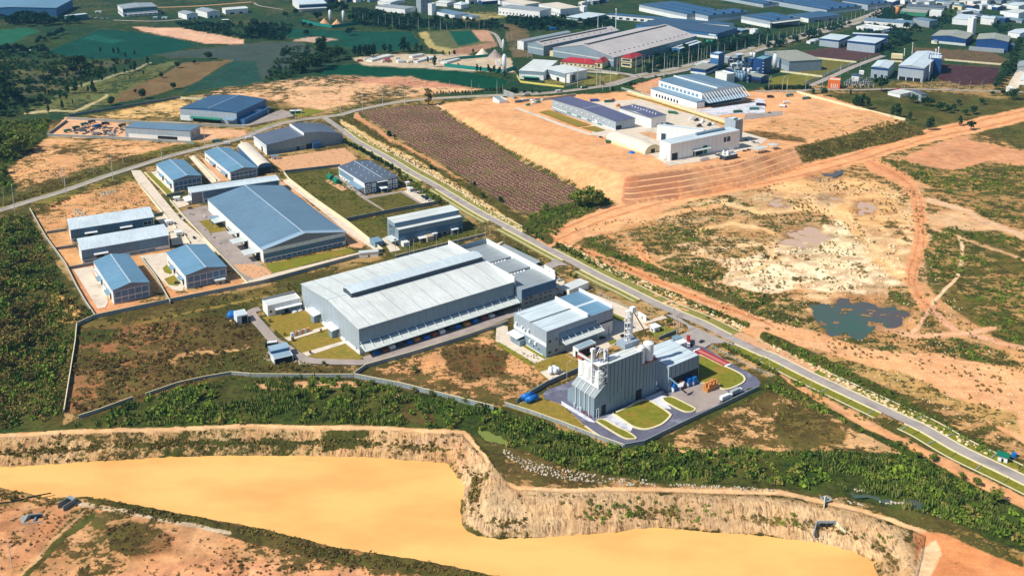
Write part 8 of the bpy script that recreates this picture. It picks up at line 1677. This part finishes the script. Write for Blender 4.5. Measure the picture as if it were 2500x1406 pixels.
rubble('scrap and timber piles in the scrap yard', [T(1,(700,1240),(880,1200),(1180,1230),(1180,1290),(900,1290),(720,1280))], .06, (.8,2.2), M['trimd'], 11)
# culverts
simple('culvert','concrete culvert head with splayed wing walls on the pond bank','culvert',25,625,985,[('back_wall', MB().box(-5,5,2,2.6,-1.5,3), M['concw']),('wing_wall', MB().add([(-5,2,-1.5),(-8,-4,-1.5),(-8,-4,1),(-5,2,3),(-5.5,2.2,-1.5),(-8.5,-3.8,-1.5),(-8.5,-3.8,1),(-5.5,2.2,3)],[(0,1,2,3),(4,7,6,5),(3,2,6,7),(1,5,6,2),(0,3,7,4)]), M['concw']),('wing_wall', MB().add([(5,2,-1.5),(8,-4,-1.5),(8,-4,1),(5,2,3),(5.5,2.2,-1.5),(8.5,-3.8,-1.5),(8.5,-3.8,1),(5.5,2.2,3)],[(0,3,2,1),(4,5,6,7),(3,7,6,2),(1,2,6,5),(0,4,7,3)]), M['concy']),('opening', MB().box(-3.6,-.3,1.7,1.98,-1.4,1.8).box(.3,3.6,1.7,1.98,-1.4,1.8), M['dark'])], 0, None, .5)
simple('culvert','pale blue culvert mouth with curved wing in the sandy pit at lower left','culvert',26,340,890,[('back_wall', MB().box(-3.5,3.5,1.2,1.6,-1,2.6), M['concw']),('opening', MB().box(-2.8,2.8,.9,1.18,-1,1.9), M['dark']),('wing_wall', MB().add([(-3.5,1.4,2.6),(-3.5,1.4,-.5),(-6,-2.6,-.5),(-7.2,.6,2.0),(-3.8,1.6,2.6),(-3.8,1.6,-.5),(-6.3,-2.6,-.5),(-7.5,.6,2.0)],[(0,1,2,3),(4,7,6,5),(0,3,7,4),(3,2,6,7)]), M['concw']),('apron', MB().box(-6,4,-3,-2.7,-.5,.4), M['concw']),('pipe', MB().tube((0,1.2,.4),(-.2,-1.6,.2),.7,10), M['canopyb'])], 10, None, .1)
simple('culvert','dark concrete culvert block beside the near pond shore','culvert',26,640,760,[('side_wall', MB().box(-2.5,-2,-4,4,-.5,3), M['concd']),('side_wall', MB().box(2,2.5,-4,4,-.5,3), M['concd']),('top_slab', MB().box(-2.5,2.5,2,4,3.02,3.4), M['concw'])], -30, None, .1)
simple('black_hose','long black hose lying on the near shore at lower left','hose',26,200,705,[('hose', MB().tube((-18,-4,.4),(-4,-2,.4),.35).tube((-4,-2,.4),(6,3,.5),.35).tube((6,3,.5),(14,6,.3),.35), M['rubber'])])
simple('outlet_wall','thin white outlet wall on the pond embankment rim','wall',25,595,740,[('wall', MB().box(-.3,.3,-4,4,-1,2.4), M['concy'])],-20)
for i in range(6): simple('box_crate','%s wooden crate from the left in the row on the factory lawn path' % ORD(i+1),'crate',10,1370+i*54,795-i*18,[('crate', MB().box(-1.6,1.6,-1.1,1.1,0,2.6), M['wood'] if i % 2 else M['canopy'])],30,'crates on the factory lawn path',.5)
simple('dumpster','black open skip beside the factory drive','skip',10,965,975,[('tub', MB().box(-4.5,4.5,-1.6,1.6,.2,2.6), PAINT['dark']),('load', MB().box(-3,4,-1.2,1.2,2.6,3.2), M['whitem'])],15,None,.3)
for i,(x,y) in enumerate(((1395,325),(1495,295))): simple('boat_shell','%s white covered pile on the factory lawn edge' % ('left','right')[i],'covered pile',10,x,y,[('cover', MB().lathe(0,0,[(2.4,0),(2,.9),(.3,1.3)],9), M['whitem'])],0,'white covered piles on the lawn edge',.3)

# crowded skyline infill
def infill(place, group, items, t):
    items = sorted(items)
    for i, (x, y, w, d, hh, wc, rc, rz) in enumerate(items):
        q = cv(t, (x, y)); X, Y, z = G(*q); e = empty('small_factory', (X, Y, z), R(rz), '%s %s building from the left %s' % (ORD(i+1), {'bgrey':'grey','dblue':'dark blue','steel':'grey'}.get(wc, wc), place), 'building', group)
        MB().sweep([(-d/2,-1),(d/2,-1),(d/2,hh),(0,hh+d*.09),(-d/2,hh)], -w/2, w/2, 'x').build('wall', wm(wc), e)
        MB().sweep([(-d/2-.5,hh),(0,hh+d*.09+.05),(d/2+.5,hh),(d/2+.5,hh+.4),(0,hh+d*.09+.45),(-d/2-.5,hh+.4)], -w/2-.4, w/2+.4, 'x').build('roof', rm_(rc, 'x'), e)
        MB().box(-w*.3, w*.1, -d/2-.1, -d/2-.01, 0, hh*.55).build('door', M['dark'], e)
RR = random.Random(5)
def rnd(x0, x1, y0, y1, n, w=(16,46)): return [(x0+(x1-x0)*(i+RR.random()*.8)/n, RR.uniform(y0, y1), RR.uniform(*w), RR.uniform(12,26), RR.uniform(5,9), RR.choice(('white','white','steel','bgrey','dblue','cream')), RR.choice(('white','bw','grey','blue','slate','cream')), RR.choice((31,-57,28))) for i in range(n)]
infill('in the crowded top right skyline', 'small buildings at the top right', rnd(1180,2500,8,55,22)+rnd(1760,2400,66,100,8,(12,24)), 4)
infill('in the band of works behind the blue hall', 'small works behind the blue hall', rnd(1900,2500,120,215,7), 4)
infill('along the lane by the white office', 'small buildings by the white office', [(1300,215,20,10,5,'white','bw',28),(1180,320,16,8,4,'white','blue',28),(470,415,14,9,4,'white','white',28),(500,400,14,8,4,'white','bw',28),(1680,590-180,18,10,5,'steel','grey',28)], 4)
infill('on the top edge left of the tower block', 'small buildings at the top left edge', rnd(500,1150,4,30,7), 2)
infill('on the top edge right of the tower block', 'small buildings at the top centre edge', rnd(2050,2500,2,40,6), 2)
infill('at the top edge above the blue complex', 'small buildings above the blue complex', rnd(700,950,20,90,5,(10,24))+rnd(1150,2400,-20,-2,8), 3)
infill('beside the far left white factory', 'small sheds by the far left factory', [(1480,185,8,5,4,'white','white',20),(1500,140,14,8,4,'steel','grey',20),(940,125,12,6,3,'white','white',10),(1570,182,10,6,3,'white','bw',10)], 1)
infill('in the silo process yard', 'small blocks in the process yard', [(2120,600,18,10,8,'steel','grey',28),(2200,590,14,10,12,'bgrey','bw',28),(2180,640,26,8,6,'white','white',28),(2270,590,18,10,9,'steel','olive',28),(2330,640,12,9,14,'dblue','blue',28),(2060,580,30,7,5,'steel','bw',28)], 3)

rubble('small stones and clods scattered over the raw land east of the road', [[(1400,560),(1900,450),(2250,440),(2300,700),(2500,900),(2500,1100),(2200,960),(1950,840),(1700,730)]], .03, (.25,.7), M['rock2'], 12, 'stones')
# ================= camera, light =================
cam = bpy.data.cameras.new('camera'); co = bpy.data.objects.new('camera', cam); COL.objects.link(co)
co.location = (0,0,H); co.rotation_euler = (R(90)-TH, 0, 0)
cam.sensor_width = 36; cam.lens = 36*F/2500; cam.shift_y = -(703-CY)/2500; cam.clip_end = 60000; cam.clip_start = 1
SC.camera = co
EL = R(47); AZ = R(25)       # shadows run towards AZ from +X
sd = Vector((-math.cos(AZ)*math.cos(EL), -math.sin(AZ)*math.cos(EL), math.sin(EL)))
sun = bpy.data.lights.new('sun', 'SUN'); sun.energy = 4.9; sun.angle = R(.5); sun.color = (1, .94, .82)
so = bpy.data.objects.new('sun', sun); COL.objects.link(so); so.rotation_euler = sd.to_track_quat('Z', 'Y').to_euler(); so.location = (0,0,600)
w = bpy.data.worlds.new('World'); SC.world = w; w.use_nodes = True
nt = w.node_tree; bg = nt.nodes['Background']; sky = nt.nodes.new('ShaderNodeTexSky')
sky.sky_type = 'NISHITA'; sky.sun_disc = False; sky.sun_elevation = EL; sky.sun_rotation = math.atan2(sd.x, sd.y); sky.altitude = 300
sky.dust_density = .6; sky.ozone_density = 2
nt.links.new(sky.outputs[0], bg.inputs[0]); bg.inputs[1].default_value = .085
SC.view_settings.view_transform = 'Standard'; SC.view_settings.look = 'None'; SC.view_settings.exposure = .12; SC.view_settings.gamma = 1
SC.cycles.max_bounces = 4; SC.cycles.diffuse_bounces = 2; SC.cycles.glossy_bounces = 2; SC.cycles.transparent_max_bounces = 4
SC.cycles.volume_bounces = 0

hz_ = MB().box(-13000, 13000, -300, 13500, -16, H+60).build('haze', None); tag(hz_, 'thin bluish air haze over the far industrial land', 'haze', None, 'stuff')
hm = bpy.data.materials.new('air'); hm.use_nodes = True; ht = hm.node_tree; ht.nodes.clear(); ho = ht.nodes.new('ShaderNodeOutputMaterial'); hv = ht.nodes.new('ShaderNodeVolumePrincipled')
hv.inputs['Color'].default_value = (.22, .62, 1, 1); hv.inputs['Density'].default_value = .000035; ht.links.new(hv.outputs[0], ho.inputs['Volume']); hz_.data.materials.append(hm)
